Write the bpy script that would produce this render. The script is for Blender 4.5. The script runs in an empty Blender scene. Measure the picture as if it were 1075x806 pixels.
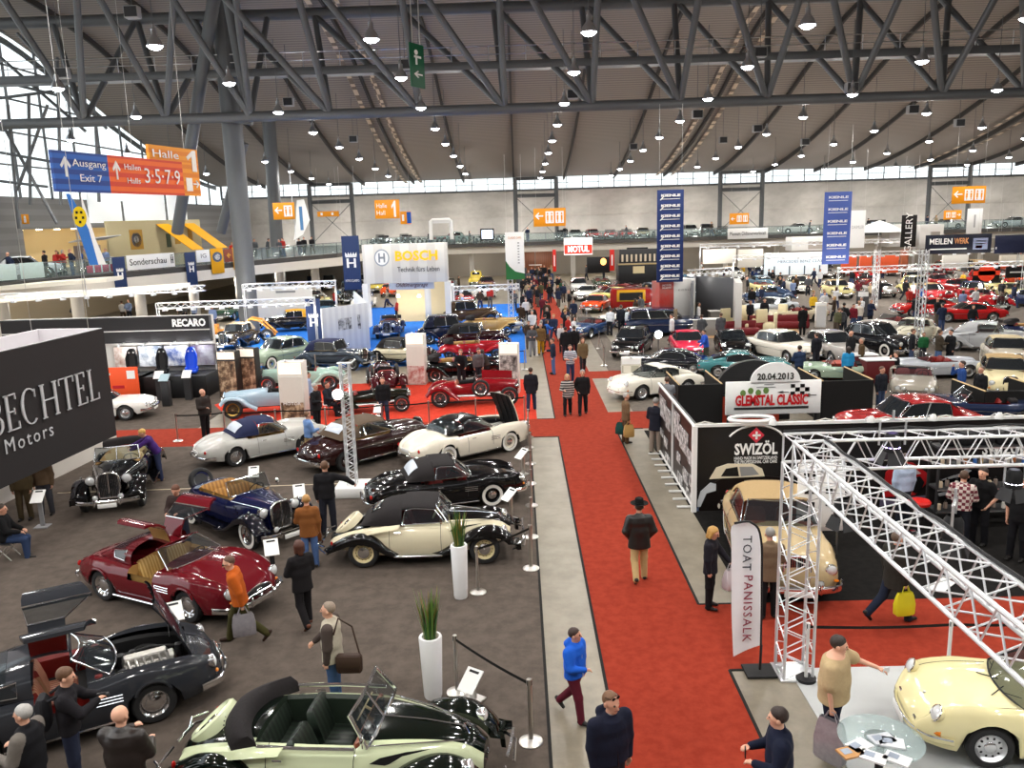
import bpy, bmesh, math, random
import numpy as np
from mathutils import Vector, Matrix
rnd = random.Random(7)
PI = math.pi
C = bpy.context.scene.collection
# ---------------------------------------------------------------- camera
W, H, F, EYE = 1075, 806, 870.0, 7.5
def _basis(vx=542, vy=228, roll=1.7):
 yv = np.array([(vx-W/2)/F, -(vy-H/2)/F, -1.]); yv /= np.linalg.norm(yv)
 a = math.radians(roll); hd = np.array([math.cos(a), math.sin(a), 0])
 X = hd-hd.dot(yv)*yv; X /= np.linalg.norm(X)
 return np.array([X, yv, np.cross(X, yv)])
RB = _basis()
CAM = np.array([0, 0, EYE])
def ray(px, py): return RB @ np.array([(px-W/2)/F, -(py-H/2)/F, -1.])
def G(px, py, z=0.):                       # point at height z seen at a pixel of the photograph
 d = ray(px, py); return Vector(CAM+(z-EYE)/d[2]*d)
def PY(px, py, Y):                         # point at depth Y
 d = ray(px, py); return Vector(CAM+Y/d[1]*d)
def pr(p):
 c = RB.T @ (np.array(p, float)-CAM); return (W/2+F*c[0]/-c[2], H/2-F*c[1]/-c[2])
def hgt(px, pf, ph):                       # height of something whose foot is at (px,pf) and top at row ph
 g = G(px, pf); lo, hi = 0, 12
 for _ in range(40):
  m = (lo+hi)/2
  if pr((g.x, g.y, m))[1] > ph: lo = m
  else: hi = m
 return lo
cd = bpy.data.cameras.new('camera'); cam = bpy.data.objects.new('camera', cd); C.objects.link(cam)
cd.sensor_width = 36; cd.lens = 36*F/W; cd.clip_end = 500; cd.clip_start = .2
m4 = Matrix([list(RB[i])+[CAM[i]] for i in range(3)]+[[0, 0, 0, 1]])
cam.matrix_world = m4
bpy.context.scene.camera = cam
# ---------------------------------------------------------------- materials
MATS = {}
def mat(name, col, rough=.5, metal=0., coat=0., emit=0., noise=.06, nscale=9., bump=0., bscale=40., spec=.5, alpha=None, tr=None):
 if name in MATS: return MATS[name]
 m = bpy.data.materials.new(name); m.use_nodes = True; MATS[name] = m
 nt = m.node_tree; b = nt.nodes['Principled BSDF']
 c = tuple(col[:3])+(1,)
 b.inputs['Base Color'].default_value = c
 b.inputs['Roughness'].default_value = rough; b.inputs['Metallic'].default_value = metal
 b.inputs['Specular IOR Level'].default_value = spec
 if coat: b.inputs['Coat Weight'].default_value = coat; b.inputs['Coat Roughness'].default_value = .04
 tc = nt.nodes.new('ShaderNodeTexCoord')
 if noise:
  n = nt.nodes.new('ShaderNodeTexNoise'); n.inputs['Scale'].default_value = nscale; n.inputs['Detail'].default_value = 4
  nt.links.new(tc.outputs['Object'], n.inputs['Vector'])
  mx = nt.nodes.new('ShaderNodeMix'); mx.data_type = 'RGBA'
  mx.inputs[6].default_value = tuple(x*(1-noise) for x in c[:3])+(1,)
  mx.inputs[7].default_value = tuple(min(1, x*(1+noise)+.0005) for x in c[:3])+(1,)
  nt.links.new(n.outputs['Fac'], mx.inputs[0]); nt.links.new(mx.outputs[2], b.inputs['Base Color'])
 if bump:
  n2 = nt.nodes.new('ShaderNodeTexNoise'); n2.inputs['Scale'].default_value = bscale; n2.inputs['Detail'].default_value = 3
  nt.links.new(tc.outputs['Object'], n2.inputs['Vector'])
  bp = nt.nodes.new('ShaderNodeBump'); bp.inputs['Strength'].default_value = bump; bp.inputs['Distance'].default_value = .02
  nt.links.new(n2.outputs['Fac'], bp.inputs['Height']); nt.links.new(bp.outputs[0], b.inputs['Normal'])
 if emit:
  b.inputs['Emission Color'].default_value = c; b.inputs['Emission Strength'].default_value = emit
 if tr is not None:                      # see-through pane: share of light let through unbent
  t = nt.nodes.new('ShaderNodeBsdfTransparent'); t.inputs[0].default_value = (.9, .95, .95, 1)
  ms = nt.nodes.new('ShaderNodeMixShader'); ms.inputs[0].default_value = tr
  o = nt.nodes['Material Output']
  nt.links.new(b.outputs[0], ms.inputs[1]); nt.links.new(t.outputs[0], ms.inputs[2]); nt.links.new(ms.outputs[0], o.inputs[0])
 return m
def hexc(h):
 h = h.lstrip('#'); v = [int(h[i:i+2], 16)/255 for i in (0, 2, 4)]
 return tuple(x/12.92 if x <= .04045 else ((x+.055)/1.055)**2.4 for x in v)
def paint(h, metal=0.): return mat('paint_'+h, hexc(h), .09, metal, noise=.02)
def cloth(h): return mat('fabric_'+h, hexc(h), .9, noise=.12, nscale=30, bump=.25, bscale=18, spec=.2)
def plain(h, rough=.6, name='plain_'): return mat(name+h, hexc(h), rough, noise=.03, spec=.25)
def glow(h, e): return mat('glow_%s_%g' % (h, e), hexc(h), .5, emit=e, noise=0)
def pattern(name, kind, c1, c2, scale, rough=.8, axis=None, c3=None, obj=True, mul=(1, 1, 1)):
 if name in MATS: return MATS[name]
 m = mat(name, c1, rough, noise=0); nt = m.node_tree; b = nt.nodes['Principled BSDF']; tc = nt.nodes['Texture Coordinate']
 mp = nt.nodes.new('ShaderNodeMapping'); mp.inputs['Scale'].default_value = mul
 nt.links.new(tc.outputs['Object'], mp.inputs[0])
 rp = nt.nodes.new('ShaderNodeValToRGB'); e = rp.color_ramp.elements
 e[0].color = tuple(c1)+(1,); e[1].color = tuple(c2)+(1,)
 if kind == 'noise':
  t = nt.nodes.new('ShaderNodeTexNoise'); t.inputs['Detail'].default_value = 6; t.inputs['Roughness'].default_value = .65
  e[0].position = .38; e[1].position = .62
 elif kind == 'voronoi':
  t = nt.nodes.new('ShaderNodeTexVoronoi'); e[0].position = .15; e[1].position = .6
 elif kind == 'wave':
  t = nt.nodes.new('ShaderNodeTexWave'); t.bands_direction = axis or 'Z'; e[0].position = .45; e[1].position = .55
 else:
  t = nt.nodes.new('ShaderNodeTexChecker'); e[0].position = .4; e[1].position = .6
 t.inputs['Scale'].default_value = scale
 if c3: x = e.new(.5); x.color = tuple(c3)+(1,)
 nt.links.new(mp.outputs[0], t.inputs['Vector'])
 nt.links.new(t.outputs[1 if kind == 'checker' else 0], rp.inputs[0]); nt.links.new(rp.outputs[0], b.inputs['Base Color'])
 return m
CHROME = mat('chrome', (.82, .83, .85), .12, 1., noise=0)
ALU = mat('aluminium', (.72, .73, .75), .32, 1., noise=.05)
ALUP = mat('truss_aluminium', (.74, .75, .77), .38, .55, noise=.04)
STEEL = mat('brushed_steel', (.62, .6, .57), .3, 1., noise=.05)
RUBBER = mat('tyre_rubber', (.012, .012, .013), .75, bump=.1)
WWALL = mat('white_wall_rubber', (.75, .73, .68), .7)
GLASS = mat('window_glass', (.02, .025, .03), .03, noise=0, spec=.8, tr=.45)
DGLASS = mat('dark_window_glass', (.012, .015, .018), .04, noise=0, spec=.8)
LENS = mat('lamp_lens', (.75, .77, .78), .08, .3, noise=0, coat=1.)
REDLENS = mat('red_lens', (.45, .01, .008), .15, coat=1., noise=0)
AMBER = mat('amber_lens', (.7, .2, .01), .15, coat=1., noise=0)
BLACK = mat('black_matte', (.012, .012, .013), .5, spec=.25)
DARK = mat('dark_grey', (.03, .03, .032), .5, spec=.3)
UNDER = mat('underbody_black', (.008, .008, .008), .9)
WHITE = mat('white_panel', (.74, .74, .73), .5, noise=.02)
PAPER = mat('white_paper', (.8, .8, .78), .7, noise=.02)
SKIN = mat('skin', hexc('c8937a'), .55, noise=.05, nscale=14)
SKIN2 = mat('skin_pale', hexc('dba78c'), .55, noise=.05, nscale=14)
EYE_M = mat('eye_dark', (.02, .015, .012), .3, noise=0)
LIP = mat('lip', hexc('9c5a50'), .5, noise=0)
GREYMETAL = mat('grey_painted_steel', hexc('5c5e60'), .45, .1, noise=.05)
# ---------------------------------------------------------------- mesh builder
class MB:
 def __init__(s): s.v = []; s.f = []; s.m = []
 def add(s, vs, fs, m=0, T=None):
  o = len(s.v)
  s.v += [tuple(T @ Vector(p)) for p in vs] if T is not None else [tuple(p) for p in vs]
  s.f += [tuple(i+o for i in f) for f in fs]; s.m += [m]*len(fs); return s
 def box(s, c, d, m=0, rz=0, T=None, bev=0):
  hx, hy, hz = d[0]/2, d[1]/2, d[2]/2
  M_ = Matrix.Translation(c) @ Matrix.Rotation(rz, 4, 'Z')
  if T is not None: M_ = T @ M_
  if bev:
   b = min(bev, hx*.95, hy*.95)
   ol = lambda e: [(-hx+b, -hy+e), (hx-b, -hy+e), (hx-e, -hy+b), (hx-e, hy-b), (hx-b, hy-e), (-hx+b, hy-e), (-hx+e, hy-b), (-hx+e, -hy+b)]
   bz = min(b, hz*.9)
   R = [[(x, y, z) for x, y in ol(e)] for e, z in ((b*.7, -hz), (0, -hz+bz), (0, hz-bz), (b*.7, hz))]
   return s.loft(R, m, True, True, True, M_)
  vs = [(x, y, z) for z in (-hz, hz) for x, y in ((-hx, -hy), (hx, -hy), (hx, hy), (-hx, hy))]
  return s.add(vs, [(3, 2, 1, 0), (4, 5, 6, 7), (0, 1, 5, 4), (1, 2, 6, 5), (2, 3, 7, 6), (3, 0, 4, 7)], m, M_)
 def loft(s, R, m=0, closed=True, cap0=False, cap1=False, T=None, mf=None):
  n = len(R[0]); vs = [p for r in R for p in r]; fs = []; ms = []
  for i in range(len(R)-1):
   for j in range(n if closed else n-1):
    k = (j+1) % n; fs.append((i*n+j, i*n+k, (i+1)*n+k, (i+1)*n+j)); ms.append(mf(i, j) if mf else m)
  if cap0: fs.append(tuple(range(n-1, -1, -1))); ms.append(m)
  if cap1: fs.append(tuple((len(R)-1)*n+j for j in range(n))); ms.append(m)
  keep = [q for q in range(len(fs)) if ms[q] is not None]
  o = len(s.m); s.add(vs, [fs[q] for q in keep], m, T); s.m[o:] = [ms[q] for q in keep]; return s
 def tube(s, pts, r, n=8, m=0, cap=True, closed=False, T=None, flat=None):
  P = [Vector(p) for p in pts]; k = len(P); R = []; up = None
  for i in range(k):
   if closed: t = P[(i+1) % k]-P[i-1]
   else: t = P[min(i+1, k-1)]-P[max(i-1, 0)]
   t.normalize()
   if up is None: up = Vector((0, 0, 1)) if abs(t.z) < .9 else Vector((1, 0, 0))
   a = t.cross(up)
   if a.length < 1e-5: a = t.orthogonal()
   a.normalize(); b = a.cross(t); b.normalize(); up = b
   rr = r[i] if hasattr(r, '__len__') else r
   fl = flat or 1
   R.append([tuple(P[i]+a*math.cos(q)*rr+b*math.sin(q)*rr*fl) for q in (2*PI*j/n for j in range(n))])
  if closed: R.append(R[0])
  return s.loft(R, m, True, cap and not closed, cap and not closed, T)
 def lathe(s, prof, n=24, m=0, T=None, mf=None, cap=False):
  R = [[(max(r, 1e-4)*math.cos(2*PI*j/n), max(r, 1e-4)*math.sin(2*PI*j/n), z) for j in range(n)] for r, z in prof]
  return s.loft(R, m, True, cap, cap, T, mf)
 def ell(s, c, r, m=0, n=12, T=None, a0=-90, a1=90):
  k = max(4, n//2)
  R = [[(c[0]+r[0]*math.cos(a)*math.cos(2*PI*j/n), c[1]+r[1]*math.cos(a)*math.sin(2*PI*j/n), c[2]+r[2]*math.sin(a)) for j in range(n)]
             for a in (math.radians(a0+(a1-a0)*i/k*.998+.09) for i in range(k+1))]
  return s.loft(R, m, True, True, True, T)
 def prism(s, poly, d, m=0, T=None):
  n = len(poly); vs = [(x, y, 0) for x, y in poly]+[(x, y, d) for x, y in poly]
  return s.add(vs, [tuple(range(n-1, -1, -1)), tuple(range(n, 2*n))]+[(i, (i+1) % n, n+(i+1) % n, n+i) for i in range(n)], m, T)
 def quad(s, a, b, c, d, m=0): return s.add([a, b, c, d], [(0, 1, 2, 3)], m)
 def slab(s, q, t, m=0):                # quad with thickness along its normal
  q = [Vector(p) for p in q]; n = (q[1]-q[0]).cross(q[2]-q[0]).normalized()*t
  return s.add([tuple(p) for p in q]+[tuple(p+n) for p in q], [(3, 2, 1, 0), (4, 5, 6, 7), (0, 1, 5, 4), (1, 2, 6, 5), (2, 3, 7, 6), (3, 0, 4, 7)], m)
 def obj(s, name, mats, parent=None, smooth=35, norm=True, loc=None):
  me = bpy.data.meshes.new(name); me.from_pydata(s.v, [], s.f)
  mats = mats if isinstance(mats, (list, tuple)) else [mats]
  for x in mats: me.materials.append(x)
  if len(mats) > 1: me.polygons.foreach_set('material_index', s.m)
  if norm:
   bm = bmesh.new(); bm.from_mesh(me); bmesh.ops.recalc_face_normals(bm, faces=bm.faces); bm.to_mesh(me); bm.free()
  if smooth:
   me.polygons.foreach_set('use_smooth', [True]*len(me.polygons)); me.set_sharp_from_angle(angle=math.radians(smooth))
  o = bpy.data.objects.new(name, me); C.objects.link(o)
  if parent is not None: o.parent = parent
  if loc is not None: o.location = loc
  return o
THINGS = []
def tag(o, label, cat, group=None, kind=None):
 o['label'] = label; o['category'] = cat
 if group: o['group'] = group
 if kind: o['kind'] = kind
 THINGS.append(o); return o
def thing(name, label, cat, loc=(0, 0, 0), rz=0, group=None):
 o = bpy.data.objects.new(name, None); C.objects.link(o); o.empty_display_size = .2
 o.location = loc; o.rotation_euler = (0, 0, rz); return tag(o, label, cat, group)
def struct(o): o['kind'] = 'structure'; return o
KIDS = {}
def kids(o):
 if o.name not in KIDS: KIDS[o.name] = list(o.children)
 return KIDS[o.name]
def dup(o, loc=None, rz=None, label=None, cat=None, group=None, recol=None, parent=None, scale=None):
 c = o.copy(); C.objects.link(c)
 if parent is not None: c.parent = parent
 if loc is not None: c.location = loc
 if rz is not None: c.rotation_euler = (0, 0, rz)
 if scale is not None: c.scale = (scale,)*3 if not hasattr(scale, '__len__') else scale
 if label:
  c['label'] = label
  if cat: c['category'] = cat
  if group: c['group'] = group
  elif 'group' in c: del c['group']
  THINGS.append(c)
 if recol and c.type == 'MESH':
  for sl in c.material_slots:
   if sl.material and sl.material.name in recol:
    nm = recol[sl.material.name]; sl.link = 'OBJECT'; sl.material = nm
 for k in kids(o): dup(k, parent=c, recol=recol)
 return c
def kill(o):
 for k in list(o.children): kill(k)
 if o in THINGS: THINGS.remove(o)
 bpy.data.objects.remove(o)
def text(s, size, m, parent, loc, rot=(PI/2, 0, 0), align='CENTER', name='lettering', ext=.004, off=0, w=None, space=1, shear=0):
 cu = bpy.data.curves.new('t', 'FONT'); cu.body = s; cu.size = size; cu.align_x = align; cu.align_y = 'CENTER'
 cu.extrude = ext; cu.offset = off; cu.resolution_u = 2; cu.space_character = space; cu.shear = shear
 t = bpy.data.objects.new('t', cu); me = bpy.data.meshes.new_from_object(t); bpy.data.objects.remove(t); me.name = name
 me.materials.clear(); me.materials.append(m)
 o = bpy.data.objects.new(name, me); C.objects.link(o); o.parent = parent; o.location = loc; o.rotation_euler = rot
 if w:
  xs = [v.co.x for v in me.vertices]; o.scale = (w/max(1e-4, max(xs)-min(xs)), 1, 1)
 return o
def lerp(a, b, t): return a+(b-a)*t
def interp(pts):
 xs = np.array([p[0] for p in pts], float); ys = np.array([p[1] for p in pts], float)
 d = np.diff(ys)/np.diff(xs); m = np.zeros(len(xs)); m[0], m[-1] = d[0], d[-1]
 for i in range(1, len(xs)-1):
  m[i] = 0 if d[i-1]*d[i] <= 0 else 2*d[i-1]*d[i]/(d[i-1]+d[i])
 def f(x):
  x = min(max(x, xs[0]), xs[-1]); i = min(int(np.searchsorted(xs, x, 'right'))-1, len(xs)-2)
  h = xs[i+1]-xs[i]; t = (x-xs[i])/h
  return float((2*t**3-3*t*t+1)*ys[i]+(t**3-2*t*t+t)*h*m[i]+(-2*t**3+3*t*t)*ys[i+1]+(t**3-t*t)*h*m[i+1])
 return f
def catmull(P, n):
 P = [np.array(p, float) for p in P]; out = []; k = len(P)-1
 for i in range(n):
  t = i/(n-1)*k; j = min(int(t), k-1); u = t-j
  p0 = P[j-1] if j else 2*P[0]-P[1]; p1 = P[j]; p2 = P[j+1]; p3 = P[j+2] if j+2 <= k else 2*P[k]-P[k-1]
  out.append(.5*(2*p1+(p2-p0)*u+(2*p0-5*p1+4*p2-p3)*u*u+(3*p1-p0-3*p2+p3)*u**3))
 return out
ORD = ['first', 'second', 'third', 'fourth', 'fifth', 'sixth', 'seventh', 'eighth', 'ninth', 'tenth', 'eleventh', 'twelfth', 'thirteenth', 'fourteenth', 'fifteenth', 'sixteenth', 'seventeenth', 'eighteenth', 'nineteenth', 'twentieth']
# ---------------------------------------------------------------- people: smooth unions of tapered limbs, skinned by surface nets
def nets(D, o, h):
 S = D < 0; nx, ny, nz = D.shape
 cs = [(i, j, k) for i in (0, 1) for j in (0, 1) for k in (0, 1)]
 cnt = sum(S[i:nx-1+i, j:ny-1+j, k:nz-1+k].astype(np.int8) for i, j, k in cs)
 act = (cnt > 0) & (cnt < 8); idx = np.argwhere(act)
 if not len(idx): return np.zeros((0, 3)), np.zeros((0, 4), int)
 acc = np.zeros((len(idx), 3)); num = np.zeros(len(idx))
 val = {c: D[idx[:, 0]+c[0], idx[:, 1]+c[1], idx[:, 2]+c[2]] for c in cs}
 for a in cs:
  for ax in range(3):
   if a[ax]: continue
   b = list(a); b[ax] = 1; b = tuple(b); va, vb = val[a], val[b]; mk = (va < 0) != (vb < 0)
   t = np.where(mk, va/np.where(mk, va-vb, 1), 0)
   p = np.tile(np.array(a, float), (len(idx), 1)); p[:, ax] += t
   acc[mk] += p[mk]; num[mk] += 1
 V = (idx+acc/num[:, None])*h+o
 M_ = -np.ones(act.shape, int); M_[act] = np.arange(len(idx)); Q = []
 for ax in range(3):
  u, w = (ax+1) % 3, (ax+2) % 3
  sl0 = [slice(1, None)]*3; sl1 = [slice(1, None)]*3
  sl0[ax] = slice(0, D.shape[ax]-1); sl1[ax] = slice(1, D.shape[ax])
  for s_ in (sl0, sl1):
   for q in (u, w): s_[q] = slice(1, D.shape[q]-1)
  A, B = S[tuple(sl0)], S[tuple(sl1)]; e = np.argwhere(A != B)
  if not len(e): continue
  e = e+np.array([0 if q == ax else 1 for q in range(3)]); fl = S[e[:, 0], e[:, 1], e[:, 2]]
  def cell(du, dw):
   c = e.copy(); c[:, u] -= du; c[:, w] -= dw; return M_[c[:, 0], c[:, 1], c[:, 2]]
  q = np.stack([cell(1, 1), cell(0, 1), cell(0, 0), cell(1, 0)], 1); q[~fl] = q[~fl][:, ::-1]; Q.append(q)
 return V, np.concatenate(Q)
# a primitive: (kind, a, b, ra, rb, k, mat, flat)  flat = (axis, factor)
def cone(a, b, ra, rb, k=.03, m=0, flat=None, clip=None): return (0, np.array(a, float), np.array(b, float), ra, rb, k, m, flat, clip)
def ball(a, r, k=.02, m=0): return (1, np.array(a, float), np.array(r, float), 0, 0, k, m, None, None)
def pdist(pr_, X):
 kd, a, b, ra, rb, k, m, fl, cl = pr_
 if kd == 0:
  ba = b-a; L = max(ba.dot(ba), 1e-9); d = X-a; t = np.clip(d.dot(ba)/L, 0, 1)
  d = d-t[..., None]*ba
  if fl is not None:
   ax, f = fl; d = d+(d.dot(ax)*(f-1))[..., None]*ax
  d = np.sqrt((d**2).sum(-1))-(ra+(rb-ra)*t)
  return d if cl is None else np.maximum(d, -(X-cl[0]).dot(cl[1]))
 q = (X-a)/b; n = np.sqrt((q**2).sum(-1)); g = np.sqrt(((q/b)**2).sum(-1))+1e-9
 return n*(n-1)/g
def rad(p): return p[2] if p[0] else max(p[3], p[4])/(min(1, p[7][1]) if p[7] else 1)
def skin_mesh(name, prims, vox, mats, parent=None, cut=None):
 lo = np.min([np.minimum(p[1], p[2] if p[0] == 0 else p[1])-rad(p) for p in prims], 0)-2.5*vox
 hi = np.max([np.maximum(p[1], p[2] if p[0] == 0 else p[1])+rad(p) for p in prims], 0)+2.5*vox
 n = np.maximum(np.ceil((hi-lo)/vox).astype(int)+1, 4)
 D = np.full(n, .12); ax = [lo[i]+vox*np.arange(n[i]) for i in range(3)]
 for p in prims:
  r = rad(p); mg = p[5]+2*vox
  a = np.minimum(p[1], p[2] if p[0] == 0 else p[1])-r-mg; b = np.maximum(p[1], p[2] if p[0] == 0 else p[1])+r+mg
  i0 = np.clip(((a-lo)/vox).astype(int), 0, n-1); i1 = np.clip(((b-lo)/vox).astype(int)+2, 1, n)
  sl = tuple(slice(i0[q], i1[q]) for q in range(3))
  X = np.stack(np.meshgrid(*[ax[q][sl[q]] for q in range(3)], indexing='ij'), -1)
  d = pdist(p, X); k = max(p[5], 1e-4); c = D[sl]; h = np.maximum(k-np.abs(c-d), 0)/k
  D[sl] = np.minimum(c, d)-h*h*k*.25
 if cut is not None:
  X = np.stack(np.meshgrid(*ax, indexing='ij'), -1); D = np.maximum(D, cut(X))
 V, Q = nets(D, lo, vox)
 me = bpy.data.meshes.new(name); me.from_pydata(V.tolist(), [], Q.tolist())
 mats = mats if isinstance(mats, (list, tuple)) else [mats]
 for x in mats: me.materials.append(x)
 if len(mats) > 1 and len(Q):
  cen = V[Q].mean(1); best = np.full(len(Q), 9.); mi = np.zeros(len(Q), int)
  for p in prims:
   d = pdist(p, cen); w = d < best; best[w] = d[w]; mi[w] = p[6]
  me.polygons.foreach_set('material_index', mi.tolist())
 me.polygons.foreach_set('use_smooth', [True]*len(Q))
 o = bpy.data.objects.new(name, me); C.objects.link(o)
 if parent is not None: o.parent = parent
 return o
def rotv(v, ax, a):
 v, ax = np.array(v, float), np.array(ax, float); ax = ax/np.linalg.norm(ax)
 return v*math.cos(a)+np.cross(ax, v)*math.sin(a)+ax*ax.dot(v)*(1-math.cos(a))
R_ = math.radians
def person(label, loc, face, h=1.76, top='2a2a2e', legs='23262e', shoes='1c1a19', hair='3a2a1e', style='short', pose='stand', arms=('down', 'down'),
           lean=0, look=(0, 0), coat=0, short=False, build=1., vox=.014, skin=None, group=None, topm=None, legm=None, hat=None, glasses=False, sit=0, vest=None, collar=None, hood=False, zip_=None, name='person', far=False, stride=.38, twist=0):
 s = h/1.76; root = thing(name, label, 'person', loc, R_(face)-PI/2, group)
 sk = skin or SKIN; X, Y, Z = np.eye(3)
 # legs: (thigh pitch, knee bend, spread)
 if pose == 'walk': lg = ((stride*1.05, .18), (-stride*.8, .55))
 elif pose == 'sit': lg = ((1.45, 1.4), (1.38, 1.5))
 elif pose == 'step': lg = ((.25, .12), (-.12, .2))
 else: lg = ((.03, .04), (-.03, .05))
 TH, SH, AN = .43*s, .42*s, .075*s
 leg = []
 for i, (tp, kb) in enumerate(lg):
  sd = (1, -1)[i]; hip = np.array([sd*.088*s, 0, 0])
  td = np.array([sd*.05, math.sin(tp), -math.cos(tp)]); kn = hip+td*TH
  sd_ = np.array([sd*.02, math.sin(tp-kb), -math.cos(tp-kb)]); an = kn+sd_*SH
  leg.append([hip, kn, an, max(0, kb-tp) if pose == 'walk' and i else 0])
 pz = -min(l[2][2] for l in leg)+AN
 if pose == 'sit': pz = sit or .5
 P0 = np.array([0, 0, pz])
 for l in leg:
  for q in range(3): l[q] = l[q]+P0
 up = rotv(Z, X, -R_(lean)); fw = rotv(Y, X, -R_(lean)*.9)
 tw = R_(twist); rt = rotv(X, Z, tw); fwt = rotv(fw, Z, tw)
 W1 = P0+up*.19*s; CH = P0+up*.40*s; NB = P0+up*.545*s; SHZ = P0+up*.478*s
 hd = NB+up*.06*s; hyaw, hpit = R_(look[0]), R_(look[1])
 hf = rotv(rotv(Y, X, hpit-R_(lean)*.35), Z, hyaw+tw); hu = rotv(rotv(Z, X, hpit-R_(lean)*.35), Z, hyaw+tw); hr = np.cross(hf, hu)
 HC = hd+hu*.105*s+hf*.02*s
 arm = []
 AP = {'down': (0, .12, .12, .05), 'back': (-.3, .1, .25, .1), 'fwd': (.35, .1, .35, .1), 'pocket': (-.22, .32, .75, .45), 'bent': (.25, .2, 1.35, .45), 'phone': (.75, .2, 1.1, .75),
          'reach': (1.15, .15, .2, 0), 'side': (.35, 1.15, .35, -.6), 'ear': (.9, .35, 2.2, .25), 'crossed': (.35, .15, 1.35, 1.15), 'low': (.55, .12, .3, .2), 'lap': (.45, .12, .8, .45), 'behind': (-.5, .15, .5, .9)}
 for i in (0, 1):
  sd = (1, -1)[i]; p, ab, e, inn = AP[arms[i]] if isinstance(arms[i], str) else arms[i]
  sh = SHZ+rt*sd*.2*s*build**.6
  def dv(pi_, a_): return rotv(rt*sd*math.sin(a_)+fwt*math.sin(pi_)*math.cos(a_)-up*math.cos(pi_)*math.cos(a_), X, R_(lean)*.7)
  ud = dv(p, ab); el = sh+ud*.29*s; fd = dv(p+e, -inn); wr = el+fd*.25*s
  arm.append([sh, el, wr, fd, sd])
 B = build
 # ---- body: one continuous skin with face and fingers
 k = .03*s; pb = [cone(P0, W1, .115*s*B, .11*s*B, .05, 0, (fw, 1.35)), cone(W1, CH, .115*s*B, .14*s*B, .05, 0, (fw, 1.45)), cone(CH, NB, .12*s*B, .05*s, .05, 0, (fw, 1.4)),
                     cone(NB-up*.04*s, HC-hu*.03*s, .058*s, .055*s, .02)]
 for l in leg:
  pb += [cone(l[0], l[1], .066*s*B, .05*s, k), cone(l[1], l[2], .054*s, .036*s, k)]
 for a in arm: pb += [cone(a[0], a[1], .038*s, .038*s, k), cone(a[1], a[2], .038*s, .027*s, .02)]
 s0 = s; hk = 1.09
 def hp(r, f, u): return HC+(hr*r+hf*f+hu*u)*s*hk
 pb += [(0, hp(0, -.018, .03), hp(0, -.005, .03), .096*s, .091*s, .03, 0, (hr, 1.1), None), cone(hp(0, .03, -.01), hp(0, .052, -.075), .068*s, .04*s, .04, 0, (hr, .98))]
 if not far:
  pb += [cone(hp(0, .083, .012), hp(0, .108, -.026), .010*s, .015*s, .014), ball(hp(.083, -.012, -.008), np.array([.014, .022, .032])*s, .008), ball(hp(-.083, -.012, -.008), np.array([.014, .022, .032])*s, .008),
               cone(hp(.02, .08, -.058), hp(-.02, .08, -.058), .0085*s, .0085*s, .006, 2), cone(hp(.022, .092, -.01+.022), hp(-.022, .092, .012), .006*s, .006*s, .02)]
  for q in (1, -1): pb.append(ball(hp(.031*q, .083, .01), np.array([.0105, .009, .0065])*s, .004, 1))
 for a in arm:
  fd = a[3]; sd = a[4]; side = np.cross(fd, up); side = side/(np.linalg.norm(side)+1e-9); nrm = np.cross(side, fd)
  pal = a[2]+fd*.055*s
  pb.append(cone(a[2], pal+fd*.02*s, .024*s, .034*s, .015, 0, (rt, 1.5) if abs(fd[2]) > .6 else (up, 1.5)))
  pn = rt*-sd if abs(fd[2]) > .6 else -up             # palm side
  ac = np.cross(fd, pn); ac = ac/np.linalg.norm(ac)
  if far: pb.append(cone(pal, pal+fd*.06*s+pn*.02, .028*s, .02*s, .02)); continue
  for q, (off, ln) in enumerate(((-.027, .068), (-.009, .078), (.009, .073), (.026, .056))):
   b0 = pal+fd*.028*s+ac*off*s; b1 = b0+(fd*.86+pn*.35)*ln*.5*s; b2 = b1+(fd*.45+pn*.85)*ln*.5*s
   pb += [cone(b0, b1, .0098*s, .0092*s, .006), cone(b1, b2, .0092*s, .0075*s, .005)]
  th = fwt if abs(fd[2]) > .6 else -rt*sd
  t0 = a[2]+fd*.03*s+th*.024*s; t1 = t0+(fd*.6+th*.7)*.036*s; t2 = t1+(fd*.85+pn*.4)*.03*s
  pb += [cone(t0, t1, .013*s, .0105*s, .008), cone(t1, t2, .0105*s, .008*s, .005)]
 skin_mesh('body', pb, vox*(.8 if not far else 1.1), [sk, EYE_M, LIP] if not far else sk, root)
 g = .016*s; hem = P0+up*(-.05-coat)*s
 sit_ = pose == 'sit'; dn_ = hem-up*.12*s if not sit_ else P0
 pt = [cone(dn_, W1, (.143+.07*coat*(not sit_))*s*B**.8, .122*s*B, .06, 0, (rt, .667), (hem if not sit_ else P0-up*.07, up)), cone(W1, CH, .12*s*B, .128*s*B**.8, .06, 0, (rt, .66/B**.1)), cone(CH, SHZ-up*.01*s, .115*s*B**.6, .085*s*B**.3, .05, 0, (rt, .56)), cone(SHZ+up*.03*s, NB-up*.002*s, .108*s*B**.8, .07*s, .05)]
 for a in arm:
  pt.append(cone(a[0]-up*.012-rt*a[4]*.012, a[1], .077*s*B**.5, .067*s, .07)) if not short else pt.append(cone(a[0], a[0]+(a[1]-a[0])*.72, .074*s*B**.4, .076*s*B**.4, .06))
  if not short: pt.append(cone(a[1], a[2], .067*s, .05*s, .025))
 if hood: pt += [cone(NB-fw*.1*s+rt*.06*s, NB-fw*.1*s-rt*.06*s, .07*s, .07*s, .02)]+[cone(NB-fw*.06*s-up*.02*s+q*rt*.09*s, NB+fw*.06*s-up*.08*s+q*rt*.035*s, .042*s, .032*s, .015) for q in (1, -1)]
 sl = None
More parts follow.
